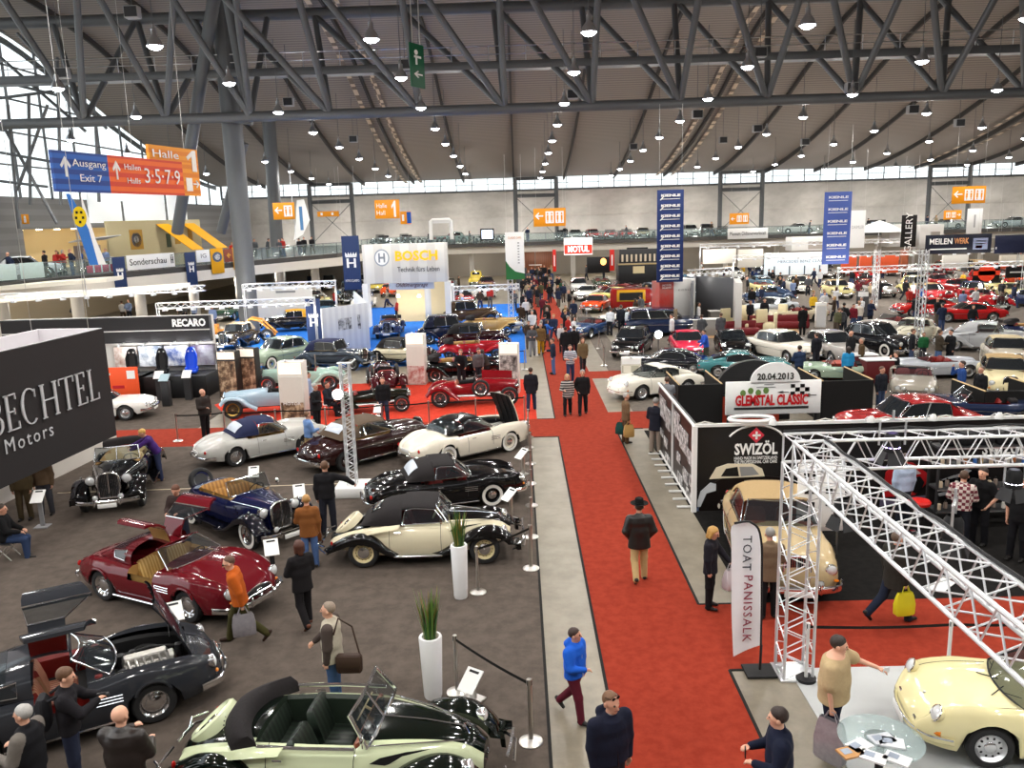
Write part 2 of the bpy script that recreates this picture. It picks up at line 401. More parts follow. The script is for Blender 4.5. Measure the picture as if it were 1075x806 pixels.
 if vest:
  sl = cloth(vest)
  for q in range(len(pt)):
   if q >= 4: pt[q] = pt[q][:6]+(1,)+pt[q][7:]
 tm = topm or cloth(top)
 skin_mesh('jacket' if coat or not short else 'shirt', pt, vox, [tm, sl] if vest else tm, root)
 if zip_:
  b = MB(); b.tube([P0+up*(hh-.02)*s+fw*(rr*B**(.8 if hh < .3 else .6)+.006)*s for hh, rr in ((-.03, .142), (.08, .132), (.19, .124), (.3, .124), (.4, .127), (.47, .112), (.52, .09))], .007, 5); b.obj('zip', plain(zip_, .4), root)
 if collar:
  skin_mesh('collar', [cone(NB-up*.03*s+fw*.01*s, NB+up*.012*s+fw*.012, .074*s, .064*s, .01)], max(vox, .012), cloth(collar), root)
 pp = [cone(P0-up*.02, P0+up*.1*s, .15*s*B**.8, .135*s*B**.9, .04, 0, (fw, 1.4))]
 for l in leg: pp += [cone(l[0]+np.array([0, 0, -.02]), l[1], .1*s*B**.7, .08*s, .03), cone(l[1], l[2]+np.array([0, 0, -.02*s]), .08*s, .066*s, .03)]
 skin_mesh('trousers', pp, vox, legm or cloth(legs), root)
 sm = plain(shoes, .45, 'leather_')
 shp = []
 for l in leg:
  t = l[3]; f = np.array([0, math.cos(t), -math.sin(t)]); u = np.array([0, math.sin(t), math.cos(t)]); he = l[2]-u*.035*s-f*.045*s; to = l[2]-u*.042*s+f*.16*s
  sp = [cone(he, to, .037*s, .031*s, .02, 0, (X, .85)), cone(l[2], l[2]+f*.06*s-u*.03*s, .047*s, .038*s, .03)]
  shp.append(sp)
 for sp in shp: skin_mesh('shoe', sp, min(vox, .022), sm, root)
 # ---- hair, hat, glasses
 hm = mat('hair_'+hair, hexc(hair), .6, noise=.25, nscale=60, bump=.3, bscale=70)
 hv = max(vox*.8, .01)
 if style != 'bald':
  hpz = [(0, hp(0, -.024, .034), hp(0, -.006, .038), .1*s, .0945*s, .01, 0, (hr, 1.08), None)]
  fr = .08
  if style in ('bob', 'long'):
   dn = -.09 if style == 'bob' else -.2
   for q in (1, -1): hpz.append(cone(hp(.062*q, -.01, .03), hp(.07*q, -.02, dn), .042*s, .034*s, .03))
   hpz.append(cone(hp(0, -.06, .02), hp(0, -.07, dn-.02), .07*s, .05*s, .03))
  lowb = -.07 if style == 'short' else -9
  def cut(Q):
   d = Q-HC; f = d.dot(hf)/s; u = d.dot(hu)/s
   face = np.minimum(f-np.where(u > (.0 if style not in ('bob', 'long') else -9), .016, -.034)+(.03 if style == 'thin' else 0), (fr if style != 'thin' else .112)-u-.35*np.abs(d.dot(hr))/s+.5*np.minimum(f-.06, 0))
   return np.maximum(face, lowb-u)*s
  skin_mesh('hair', hpz, hv, hm, root, cut)
 elif not hat:
  pass
 if hat:
  b = MB(); q = Matrix(((*(hr), 0), (*(hf), 0), (*(hu), 0), (0, 0, 0, 1))).transposed(); q.translation = Vector(hp(0, -.012, .07))
  b.lathe([(0, .135*s), (.05*s, .14*s), (.085*s, .12*s), (.1*s, .02*s), (.105*s, .0), (.19*s, .022*s), (.192*s, .012*s), (.1*s, -.012*s)], 20, T=q)
  b.obj('hat', cloth(hat), root)
  b = MB(); b.lathe([(.1*s, .004), (.104*s, .004), (.104*s, .03), (.098*s, .03)], 20, T=q); b.obj('hat_band', plain('0a0a0a'), root)
 if glasses:
  b = MB(); uz = .012 if glasses != 'up' else .088
  for qd in (1, -1):
   b.ell((0, 0, 0), (.028, .009, .02), T=Matrix.Translation(Vector(hp(.034*qd, .1 if glasses != 'up' else .068, uz))) @ q_rot(hr, hf, hu)); b.tube([hp(.062*qd, .09 if glasses != 'up' else .05, uz), hp(.078*qd, -.02, uz-.01)], .004, 5)
  b.tube([hp(.02, .1 if glasses != 'up' else .07, uz), hp(-.02, .1 if glasses != 'up' else .07, uz)], .004, 5)
  b.obj('sunglasses' if glasses == 'up' else 'glasses', plain('08080a', .15), root)
 root['_h'] = [float(x) for a in arm for x in a[2]+a[3]*.07*s]
 return root
def q_rot(r, f, u): return Matrix(((*r, 0), (*f, 0), (*u, 0), (0, 0, 0, 1))).transposed()
def hand(o, i):                              # world position of the palm
 v = o['_h']; return o.location+Matrix.Rotation(o.rotation_euler.z, 3, 'Z') @ Vector(v[3*i:3*i+3])
# ---------------------------------------------------------------- cars: x forward, y left, z up
TX = lambda x, y, z: Matrix.Translation((x, y, z))
def wheel(par, x, y, R=.33, w=.17, rim=.2, style='steel', col=None, ww=False, n=24, name='wheel', T=None):
 sd = 1 if y > 0 else -1
 T = T or TX(x, y, R) @ Matrix.Rotation(-sd*PI/2, 4, 'X')
 m = lerp(rim, R, .62); b = MB()
 b.lathe([(rim, -w*.4), (rim+.02, -w/2), (R-.03, -w/2), (R, -w/4), (R, w/4), (R-.03, w*.48), (m, w/2), (rim+.015, w*.47), (rim, w*.36)], n, T=T, mf=lambda i, j: 1 if ww and i in (6, 5) else 0)
 t = b.obj(name, [RUBBER, WWALL], par)
 b = MB()
 if style == 'wire':
  b.lathe([(rim*.82, .1*w), (rim*.9, .3*w), (rim+.004, .4*w), (rim+.004, -.4*w), (rim*.82, -.2*w)], n, T=T)
  for k in range(28):
   a = 2*PI*k/28; c = a+(.5 if k % 2 else -.5)
   b.tube([(rim*.18*math.cos(c), rim*.18*math.sin(c), w*(.36 if k % 4 < 2 else -.1)), (rim*.87*math.cos(a), rim*.87*math.sin(a), .08*w)], .0035, 4, T=T)
  b.obj('rim', col or CHROME, t)
  b = MB(); b.lathe([(.0, -.2*w), (rim*.84, -.2*w)], n, T=T); b.obj('brake_drum', DARK, t)
  b = MB(); b.lathe([(.05, -.2*w), (.045, .4*w), (.03, .52*w), (0, .54*w)], 14, T=T); b.obj('hub', CHROME, t)
 elif style == 'slot':
  b.lathe([(0, .2*w), (rim*.5, .26*w), (rim*.82, .14*w), (rim*.95, .3*w), (rim+.006, .42*w), (rim+.006, -.3*w)], n, T=T); b.obj('rim', col or ALU, t)
  b = MB()
  for k in range(10):
   a = 2*PI*k/10; b.ell((0, 0, 0), (.022, .017, .006), 0, 8, T=T @ Matrix.Rotation(a, 4, 'Z') @ TX(rim*.68, 0, .215*w))
  b.obj('rim_slots', BLACK, t); b = MB(); b.ell((0, 0, .24*w), (rim*.45, rim*.45, .03), 0, 16, T=T); b.obj('hubcap', CHROME, t)
 else:
  b.lathe([(0, .1*w), (rim*.55, .14*w), (rim*.8, .05*w), (rim*.93, .3*w), (rim+.004, .42*w), (rim+.004, -.3*w)], n, T=T); b.obj('rim', col or ALU, t)
  b = MB(); b.lathe([(rim*.62, .16*w), (rim*.58, .3*w), (rim*.3, .4*w), (0, .42*w)], n, T=T); b.obj('hubcap', CHROME, t)
  if style == 'holes':
   b = MB()
   for k in range(14):
    a = 2*PI*k/14; b.ell((rim*.76*math.cos(a), rim*.76*math.sin(a), .13*w), (.013, .013, .012), 0, 6, T=T)
   b.obj('rim_holes', BLACK, t)
 return t
def stations(x0, x1, P):
 n = P.get('n', 44); xs = set(round(x0+(x1-x0)*(.5-.5*math.cos(PI*i/n)), 4) for i in range(n+1))
 for a in P.get('ax') or ():
  for k in range(-7, 8): xs.add(round(a+(P['R']+.055)*math.sin(PI/2*k/7), 4))
 for h in P.get('holes', ()): xs.update(h[:2])
 xs = sorted(x for x in xs if x0 <= x <= x1); o = [xs[0]]
 keep = set(q for h in P.get('holes', ()) for q in h[:2])
 for x in xs[1:]:
  if x-o[-1] > .012: o.append(x)
  elif x in keep: o[-1] = x
 return o
def body(P, mats, par, name='body'):
 """Lofted shell. Control lists over x: w half width, top centre height, fen fender height, bot lower edge, zw height of the widest point."""
 fw, ft, ff, fb, fz = [interp(P[k]) for k in ('w', 'top', 'fen', 'bot', 'zw')]; dip = P.get('dip', .02); MH = P.get('mh', 15)
 xs = stations(P['w'][0][0], P['w'][-1][0], P); R = []; two = P.get('two'); bnd = []; Ra = P.get('R', 0)+.05
 fp = P.get('fp', .8)
 for x in xs:
  w, t, f, b0, zw = fw(x), ft(x), ff(x), fb(x), fz(x); b = b0
  for a in P.get('ax') or ():
   q = Ra**2-(x-a)**2
   if q > 0: b = max(b, P['R']+math.sqrt(q))
  v = .5*(t+f)-dip
  zw = min(max(zw, b+.02), f-.02)
  pts = [(0, t), (.24*w, t-.004), (.48*w, t-.3*(t-v)-.004), ((fp-.13)*w, v), (fp*w, f), (lerp(fp, 1, .72)*w, f-.28*(f-zw)), (w, zw), (.985*w, lerp(zw, b, .55)), (P.get('tuck', .94)*w, b)]
  h = catmull(pts, MH)
  h = [(max(p[0], 0), max(p[1], b) if k > MH*.5 else p[1]) for k, p in enumerate(h)]
  R.append([(x, y, z) for y, z in h[::-1]]+[(x, -y, z) for y, z in h[1:]])
 n = len(R[0])
 def mf(i, j):
  xm = (xs[i]+xs[i+1])/2; k = abs(j+.5-(MH-1))      # distance from the centre line
  for h in P.get('holes', ()):
   if h[0] < xm < h[1] and k < h[2]: return None
  if two: return two(xm, k)
  return 0
 b = MB(); b.loft(R, 0, False, True, True, mf=mf)
 o = b.obj(name, mats, par, smooth=50)
 # darker wheel housings and floor
 fl = MB(); x0, x1 = xs[0]+.18*(xs[-1]-xs[0]), xs[0]+.86*(xs[-1]-xs[0]); wm = fw(0)
 if P.get('ax'):
  fl.box((0, 0, .3), (P['ax'][1]-P['ax'][0]-2*Ra, wm*1.8, .24))
  for a in P['ax']:
   wa = fw(a)
   for s in (1, -1):
    rr = [[(a+Ra*math.cos(q)*1.0, y, P['R']+Ra*math.sin(q)) for q in (PI*k/12 for k in range(13))] for y in (s*wa*.96, s*wa*.5)]
    fl.loft(rr, 0, False); fl.add([(a, s*wa*.5, P['R'])]+rr[1], [(0, k+1, k+2) for k in range(12)])
   fl.box((a, 0, P['R']), (.12, wa*1.5, .1))
  fl.obj('underbody', UNDER, par, norm=False)
 P['sec'] = (xs, R, MH, fw, ft, ff)
 for h in P.get('holes', ()):
  tub(P, h, par)
 return o
def tub(P, h, par):
 xs, R, MH, *_ = P['sec']; jl = [i for i, x in enumerate(xs) if h[0]-1e-6 <= x <= h[1]+1e-6]; c = MH-1; k = int(h[2]); z0 = h[3]
 b = MB(); ring = []
 for i in jl:
  L, Rr = R[i][c-k], R[i][c+k]
  ring.append([L, (L[0], L[1]*.93, L[2]-.05), (L[0], L[1]*.86, z0), (L[0], 0, z0), (L[0], Rr[1]*.86, z0), (L[0], Rr[1]*.93, Rr[2]-.05), Rr])
 b.loft(ring, 0, False)
 for q in (ring[0], ring[-1]):
  i = jl[0] if q is ring[0] else jl[-1]
  top = [R[i][j] for j in range(c-k, c+k+1)]; low = q[1:6]
  b.add(top+low[::-1], [tuple(range(len(top)+len(low)))])
 b.obj(h[5] if len(h) > 5 else 'interior', h[4], par, norm=False, smooth=20)
def seat(par, x, y, z, w, m, hgt_=.5, bench=False, rec=.25):
 b = MB(); b.box((x+.02, y, z+.08), (.5, w, .16), bev=.05)
 s = math.sin(rec)
 R = []
 for k, (u, t, f) in enumerate(((0, .12, .96), (.3, .14, 1), (.7, .12, .98), (.92, .1, .88), (1, .05, .7))):
  xx = x-.2-u*hgt_*s; zz = z+.12+u*hgt_
  R.append([(xx+t/2, y-w/2*f, zz), (xx+t/2+.015, y, zz+.01*(k == 4)), (xx+t/2, y+w/2*f, zz), (xx-t/2, y+w/2*f, zz-.02), (xx-t/2, y-w/2*f, zz-.02)])
 b.loft(R, 0, True, True, True); b.obj('bench_seat' if bench else 'seat', m, par, smooth=60)
def steer(par, x, y, z, m=BLACK, r=.2, tilt=.5):
 T = TX(x, y, z) @ Matrix.Rotation(-PI/2+tilt, 4, 'Y')
 b = MB(); b.tube([(r*math.cos(2*PI*k/24), r*math.sin(2*PI*k/24), 0) for k in range(24)], .012, 6, closed=True, T=T)
 for a in (0, 2.1, 4.2): b.tube([(0, 0, 0), (r*math.cos(a), r*math.sin(a), 0)], .008, 4, T=T)
 b.tube([(0, 0, 0), (0, 0, -.45)], .02, 6, T=T); b.obj('steering_wheel', m, par)
def screen(par, xA, zA, wA, xB, zB, wB, bow=.08, m=CHROME, r=.014, split=False, glass=GLASS, n=10):
 """windscreen frame with its pane"""
 def p(u, v):
  y = u*lerp(wA, wB, v); return (lerp(xA, xB, v)+bow*(1-u*u), y, lerp(zA, zB, v))
 us = [-1+2*k/n for k in range(n+1)]
 b = MB(); lo = [p(u, 0) for u in us]; hi = [p(u, 1) for u in us]
 b.tube(lo+hi[::-1], r, 6, closed=True)
 if split: b.tube([p(0, 0), p(0, 1)], r*.8, 6)
 f = b.obj('windscreen_frame', m, par)
 b = MB(); b.loft([lo, hi], 0, False); b.obj('windscreen', glass, f, norm=False); return f
def cabin(P, par, roofm, trim=CHROME, glass=GLASS, soft=False):
 xA, xB, xC, xD, xq = P['x']; wb, wr, zb, zr = P['wb'], P['wr'], P['zb'], P['zr']; zbr = P.get('zbr', zb)
 mid = P.get('mid', lerp(xB, xC, .45)); sq = P.get('sq', .62); drop = P.get('drop', .1); tap = P.get('tap', .82)
 prof = interp(P.get('prof') or [(xD, zbr), (lerp(xD, xC, .5), lerp(zbr, zr, .62)), (xC, zr-.05), (mid, zr), (xB, zr-.035)])
 zl = lambda x: lerp(zbr, zb, min(1, max(0, (x-xD)/(xA-xD))))
 def yw(x, z):
  k = min(1, max(0, (z-zl(x))/(zr-zl(x)))); tp = lerp(tap, 1, min(1, max(0, (x-xD)/max(.01, xq-xD)))) if x < xq else 1
  return lerp(wb, wr, k)*tp
 def ring(x, a0=0, a1=PI, off=0, n=16, low=None):
  zc = prof(x); lo = zl(x)-.01 if low is None else low; yl = yw(x, lo); o = []
  for k in range(n+1):
   a = a0+(a1-a0)*k/n; cy, sz = math.cos(a), math.sin(a)
   o.append((x-off*(1 if x < xC else 0), (yl+off)*math.copysign(abs(cy)**sq, cy), lo+(max(zc-lo, .004)+off)*sz**sq))
  return o
 b = MB(); xs = [xD+(xq-xD)*(k/9)**.8 for k in range(10)]
 b.loft([ring(x) for x in xs], 0, False)
 zs = lambda x: prof(x)-drop
 xs2 = [xq-.001+(xB-xq)*k/9 for k in range(10)]
 if P.get('spine'):
  a = P['spine']; b.loft([ring(x, PI/2-a, PI/2+a, 0, 6, zs(x)) for x in xs2], 0, False)
 else: b.loft([ring(x, low=zs(x)) for x in xs2], 0, False)
 b.tube([(q[0]+.01, q[1], q[2]) for q in ring(xB, low=zs(xB))][3:-3], .02, 6)
 ro = b.obj('soft_top' if soft else 'roof', roofm, par, smooth=50)
 # rear window
 if P.get('rw'):
  t0, t1, aw = P['rw']; b = MB()
  b.loft([ring(lerp(xD, xC, t0+(t1-t0)*k/5), PI/2-aw, PI/2+aw, .014, 8) for k in range(6)], 0, False); b.obj('rear_window', P.get('rwm', DGLASS), ro, norm=False)
 for s in (1, -1):
  if P.get('spine'): break
  lo, hi = [], []
  for k in range(9):
   u = k/8; xb = lerp(xA-.06, xq, u); xt = lerp(xB-.02, xq+P.get('qs', .04), u)
   lo.append((xb, s*(yw(xb, zl(xb))-.005), zl(xb)+.01)); hi.append((xt, s*(yw(xt, zs(xt))-.004), zs(xt)+.01))
  if P.get('round'): hi[-1] = (hi[-1][0]+.02, hi[-1][1], hi[-1][2]-.07); hi[-2] = (hi[-2][0], hi[-2][1], hi[-2][2]-.015)
  b = MB(); b.loft([lo, hi], 0, False); g = b.obj('side_window', glass, par, norm=False)
  b = MB(); b.tube(lo+hi[::-1], .013, 6, closed=True)
  for u in P.get('pil', ()): k = int(u*8); b.tube([lo[k], hi[k]], .022, 6)
  b.obj('window_frame', trim, g)
 screen(par, xA, zb, wb*.94, xB, zr-.045, wr*.93, P.get('bow', .1), trim, split=P.get('split', False), glass=glass)
 return ro
def headlamp(par, x, y, z, r=.1, d=.12, m=CHROME, yaw=0, tilt=0, ring=True):
 T = TX(x, y, z) @ Matrix.Rotation(yaw, 4, 'Z') @ Matrix.Rotation(PI/2-tilt, 4, 'Y'); b = MB()
 b.lathe([(.01, -d), (r*.55, -d*.9), (r*.9, -d*.4), (r, 0), (r, .012), (r*.88, .016)], 18, T=T); h = b.obj('headlamp', m, par)
 b = MB(); b.lathe([(r*.92, .008), (r*.75, r*.24), (r*.4, r*.4), (0, r*.45)], 18, T=T); b.obj('lens', LENS, h)
def bumper(par, pts, r=.05, m=CHROME, over=()):
 b = MB(); b.tube([tuple(p) for p in catmull(pts, 19)], r*.45, 8, flat=1/.45)
 for p in over: b.box(p, (.05, .05, .2), bev=.02)
 return b.obj('bumper', m, par)
def plate(par, x, z, w=.5, h=.12, d=1, m=None):
 b = MB(); b.box((x, 0, z), (.02, w, h), bev=.008); o = b.obj('licence_plate', m or PAPER, par)
 return o
def lamp(par, p, r, m, name='tail_lamp'):
 b = MB(); b.ell(p, r, 0, 10); b.obj(name, m, par)
def strip(par, pts, r=.01, m=CHROME, name='chrome_trim', both=True):
 for s in (1, -1): b = MB(); b.tube([(x, s*y, z) for x, y, z in pts], r, 6); b.obj(name, m, par)
def handles(par, x, y, z):
 for s in (1, -1):
  b = MB(); b.tube([(x-.07, s*y, z), (x-.06, s*(y+.025), z), (x+.06, s*(y+.025), z)], .011, 6); b.obj('door_handle', CHROME, par)
def seams(par, P, xs, z0=.3, m=BLACK, name='door_gap', k=None):
 """thin dark shut lines that follow the shell at the given stations"""
 sx, R, MH, *_ = P['sec']
 for s in (0, 1):
  for x in xs:
   b = MB(); i = min(range(len(sx)), key=lambda q: abs(sx[q]-x)); r = R[i] if s else [(p[0], -p[1], p[2]) for p in R[i]]
   pts = [p for p in r[:MH-(k or 5)] if p[2] > z0]
   if len(pts) > 2: b.tube([(p[0], p[1]*1.002, p[2]) for p in pts], .005, 4); b.obj(name, m, par)
def on_body(P, x, k):
 sx, R, MH, *_ = P['sec']; i = min(range(len(sx)), key=lambda q: abs(sx[q]-x)); return R[i][MH-1-k]
def mirror_(par, x, y, z):
 b = MB(); b.tube([(x, y, z-.1), (x, y, z)], .008, 5); b.ell((x, y, z+.02), (.03, .055, .055), 0, 10); b.obj('wing_mirror', CHROME, par)
def fender(par, path, yi, yo, m, sk=.1, n=26, name='fender', th=None, both=True):
 P_ = catmull(path, n); out = []
 fi = interp(yi) if isinstance(yi, list) else (lambda x: yi); fo = interp(yo) if isinstance(yo, list) else (lambda x: yo)
 fs = interp(sk) if isinstance(sk, list) else (lambda x: sk)
 for s in ((1, -1) if both else (1,)):
  R = []
  for i in range(n):
   t = P_[min(i+1, n-1)]-P_[max(i-1, 0)]; t = t/np.linalg.norm(t); nx, nz = -t[1], t[0]
   if nz < 0 and abs(t[0]) > .3: nx, nz = -nx, -nz
   x, z = P_[i]; a, c, k = fi(x), fo(x), fs(x)
   sec = [(a, -.10), (a+.02, -.03), (lerp(a, c, .25), .0), (lerp(a, c, .55), .012), (lerp(a, c, .82), -.012), (c-.006, -.05), (c, -.09), (c-.01, -.1-k), (c-.03, -.1-k), (c-.03, -.06), (lerp(a, c, .5), -.03)]
   R.append([(x+nx*dz, s*y, z+nz*dz) for y, dz in sec])
  b = MB(); b.loft(R, 0, True, True, True); out.append(b.obj(name, m, par, smooth=50))
 return out
def grille_up(par, x, w, z0, z1, bars=13, m=CHROME, slope=.1, pt=0, round_=.3, core=None, d=.06):
 """upright radiator: bright shell, dark core, vertical bars"""
 ol = []
 for k in range(25):
  a = PI*k/24; c, s = math.cos(a), math.sin(a)
  ol.append((w*math.copysign(abs(c)**round_, c), lerp(z0, z1, .35)+(z1-lerp(z0, z1, .35))*s**.7+pt*max(0, 1-abs(c)*3)))
 ol = [(w*.8, z0)]+ol+[(-w*.8, z0)]
 X = lambda z: x-(z-z0)*slope
 b = MB(); b.tube([(X(z), y, z) for y, z in ol], .028, 8, closed=True)
 b.tube([(X(z0)+.01, 0, z0), (X(z1)+.012, 0, z1)], .014, 6); g = b.obj('radiator_shell', m, par)
 b = MB(); b.add([(X(z)-.005, y, z) for y, z in ol]+[(X(z)-d, y, z) for y, z in ol], [tuple(range(len(ol)))]+[(i, (i+1) % len(ol), len(ol)+(i+1) % len(ol), len(ol)+i) for i in range(len(ol))]); b.obj('radiator_core', core or BLACK, g)
 b = MB()
 for k in range(bars):
  y = w*.9*(-1+2*(k+.5)/bars); zt = max(z for yy, z in ol if abs(yy-y) < .09)-.02
  b.tube([(X(z0)+.005, y, z0+.01), (X(zt)+.005, y, zt)], .005, 4)
 b.obj('grille_bars', m, g)
TAN_L = mat('tan_leather', hexc('b08a50'), .45, bump=.15); RED_L = mat('red_leather', hexc('7a1712'), .45, bump=.15); GREEN_L = mat('dark_green_leather', hexc('1f2a20'), .45, bump=.1)
CREAM_L = pattern('cream_pleated_leather', 'wave', hexc('c9a869'), hexc('a98445'), 4.5, .5, 'Y'); RED_P = pattern('red_pleated_leather', 'wave', hexc('7d1b14'), hexc('b08a6a'), 5, .5, 'Y')
GREEN_P = pattern('green_pleated_leather', 'wave', hexc('232e25'), hexc('0d130e'), 3.2, .45, 'Y'); TANP = pattern('tan_pleated', 'wave', hexc('b07f38'), hexc('8e6225'), 3, .5, 'Y')
BLK_T = cloth('242122'); NAVY_T = cloth('252a48'); TAUPE_T = cloth('57493c'); TAN_T = cloth('a38a63')
ENGINE = mat('engine_castings', (.5, .48, .45), .35, .8, noise=.4, nscale=20)
def car(label, loc, rz, name='car', group=None): return thing(name, label, 'car', loc, rz, group)
def four(root, P, y, w=.17, rim=.2, n=24, **k):
 for x in P['ax']:
  for s in (1, -1): wheel(root, x, s*y, P['R'], w, rim, n=n, **k)
def hood_panel(P, h, ang, m, par, inner=BLACK):
 xs, R, MH, *_ = P['sec']; c = MH-1; k = int(h[2]); jl = [i for i, x in enumerate(xs) if h[0]-1e-6 <= x <= h[1]+1e-6]
 piv = Vector((h[1], 0, R[jl[-1]][c][2])); rot = Matrix.Rotation(ang, 4, 'Y'); T = Matrix.Translation(piv) @ rot @ Matrix.Translation(-piv)
 rows = [[R[i][j] for j in range(c-k, c+k+1)] for i in jl]
 b = MB(); b.loft(rows, 0, False, T=T); b.loft([[(p[0]+.0, p[1]*.97, p[2]-.03) for p in r] for r in rows], 1, False, T=T)
 n = len(rows[0])
 for s in (0, n-1): b.loft([[r[s] for r in rows], [(r[s][0], r[s][1]*.97, r[s][2]-.03) for r in rows]], 0, False, T=T)
 o = b.obj('bonnet', [m, inner], par, norm=False)
 b = MB()
 for u in (-.5, 0, .5):
  b.tube([T @ Vector((r[n//2][0], u*r[0][1], r[n//2][2]-.045-.05*u*u)) for r in rows], .018, 5)
 b.obj('bonnet_rib', inner, o)
 b = MB(); p = T @ Vector((lerp(h[0], h[1], .5), rows[0][0][1]*.9, rows[len(rows)//2][0][2]-.03)); b.tube([tuple(p), (h[1]-.25, rows[-1][0][1]*.9, rows[-1][0][2])], .008, 5); b.obj('bonnet_stay', ALU, par)
def engine(par, h):
 xa, xb = h[0], h[1]; L = xb-xa; xm = (xa+xb)/2
 b = MB(); b.box((xm-.05, 0, .55), (L*.7, .32, .3), bev=.04); b.box((xm-.1, .05, .73), (L*.6, .2, .1), bev=.04)
 for k in range(6): b.tube([(xm-L*.32+k*L*.1, -.06, .74), (xm-L*.3+k*L*.1, -.2, .7), (xm-L*.3+k*L*.1, -.28, .6)], .028, 6)
 b.obj('engine', ENGINE, par)
 b = MB()
 for x, y, r in ((xa+.12, .3, .07), (xa+.1, -.25, .06), (xb-.15, .2, .06), (xa+.3, .36, .05)): b.lathe([(0, .48), (r, .48), (r, .72), (0, .74)], 12, T=TX(x, y, 0))
 b.tube([(xa+.05, .3, .7), (xm, .36, .72), (xb-.1, .25, .66)], .018, 6); b.tube([(xa+.1, -.35, .68), (xm, -.4, .66), (xb-.1, -.3, .6)], .014, 6); b.obj('engine_fittings', DARK, par)
SLP = lambda **k: dict(dict(R=.33, ax=(-1.2, 1.2), w=[(-2.22, .42), (-2.12, .62), (-1.8, .78), (-1.2, .87), (0, .86), (1.2, .88), (1.85, .8), (2.12, .66), (2.28, .42)],
 top=[(-2.22, .58), (-2.08, .72), (-1.6, .86), (-1, .93), (-.5, .95), (.5, .95), (1.2, .89), (1.9, .74), (2.18, .6), (2.28, .52)],
 fen=[(-2.22, .56), (-2.02, .72), (-1.4, .9), (-.6, .87), (.3, .87), (1.1, .95), (1.7, .91), (2.08, .77), (2.28, .48)], zw=[(-2.2, .5), (0, .58), (2.28, .45)],
 bot=[(-2.22, .4), (-1.9, .3), (-1, .21), (1, .21), (1.9, .26), (2.28, .36)], dip=.055), **k)
def sl_front(root, P):
 b = MB(); b.ell((2.25, 0, .5), (.05, .34, .1), 0, 16); g = b.obj('grille', BLACK, root)
 b = MB(); b.tube([(2.27, .36*math.cos(a), .5+.12*math.sin(a)) for a in (2*PI*k/24 for k in range(24))], .014, 6, closed=True); b.tube([(2.3, -.33, .5), (2.31, .33, .5)], .016, 6)
 b.lathe([(.075, -.012), (.085, 0), (.075, .012), (.065, 0), (.075, -.012)], 16, T=TX(2.31, 0, .5) @ Matrix.Rotation(PI/2, 4, 'Y')); b.obj('grille_ring', CHROME, g)
 for s in (1, -1): headlamp(root, 2.13, s*.6, .67, .115, .14, yaw=s*.1, tilt=.12); lamp(root, (2.17, s*.6, .5), (.03, .05, .03), AMBER, 'indicator')
 bumper(root, [(1.9, -.84, .38), (2.2, -.68, .37), (2.34, -.3, .36), (2.36, 0, .36), (2.34, .3, .36), (2.2, .68, .37), (1.9, .84, .38)], .06, over=[(2.37, .28, .4), (2.37, -.28, .4)])
 bumper(root, [(-1.85, -.84, .4), (-2.15, -.68, .39), (-2.28, -.3, .38), (-2.3, 0, .38), (-2.28, .3, .38), (-2.15, .68, .39), (-1.85, .84, .4)], .06, over=[(-2.31, .3, .42), (-2.31, -.3, .42)])
 for s in (1, -1): lamp(root, (-2.12, s*.6, .6), (.04, .05, .06), REDLENS)
def sl_eyebrow(root, P):
 for s in (1, -1):
  for xa in (-1.2, 1.2):
   b = MB(); b.tube([(xa+(.4-.02*abs(k))*math.cos(PI*(k+8)/16)*1.0, s*(.885), .33+.40*math.sin(PI*(k+8)/16)) for k in range(-5, 6)], .018, 6, flat=1.6); b.obj('wheel_arch_brow', P['pm'], root)
  b = MB()
  for k in range(3): b.tube([(.42, s*.868, .56+.05*k), (.78, s*.868, .55+.05*k)], .009, 5)
  b.obj('side_vent', CHROME, root)
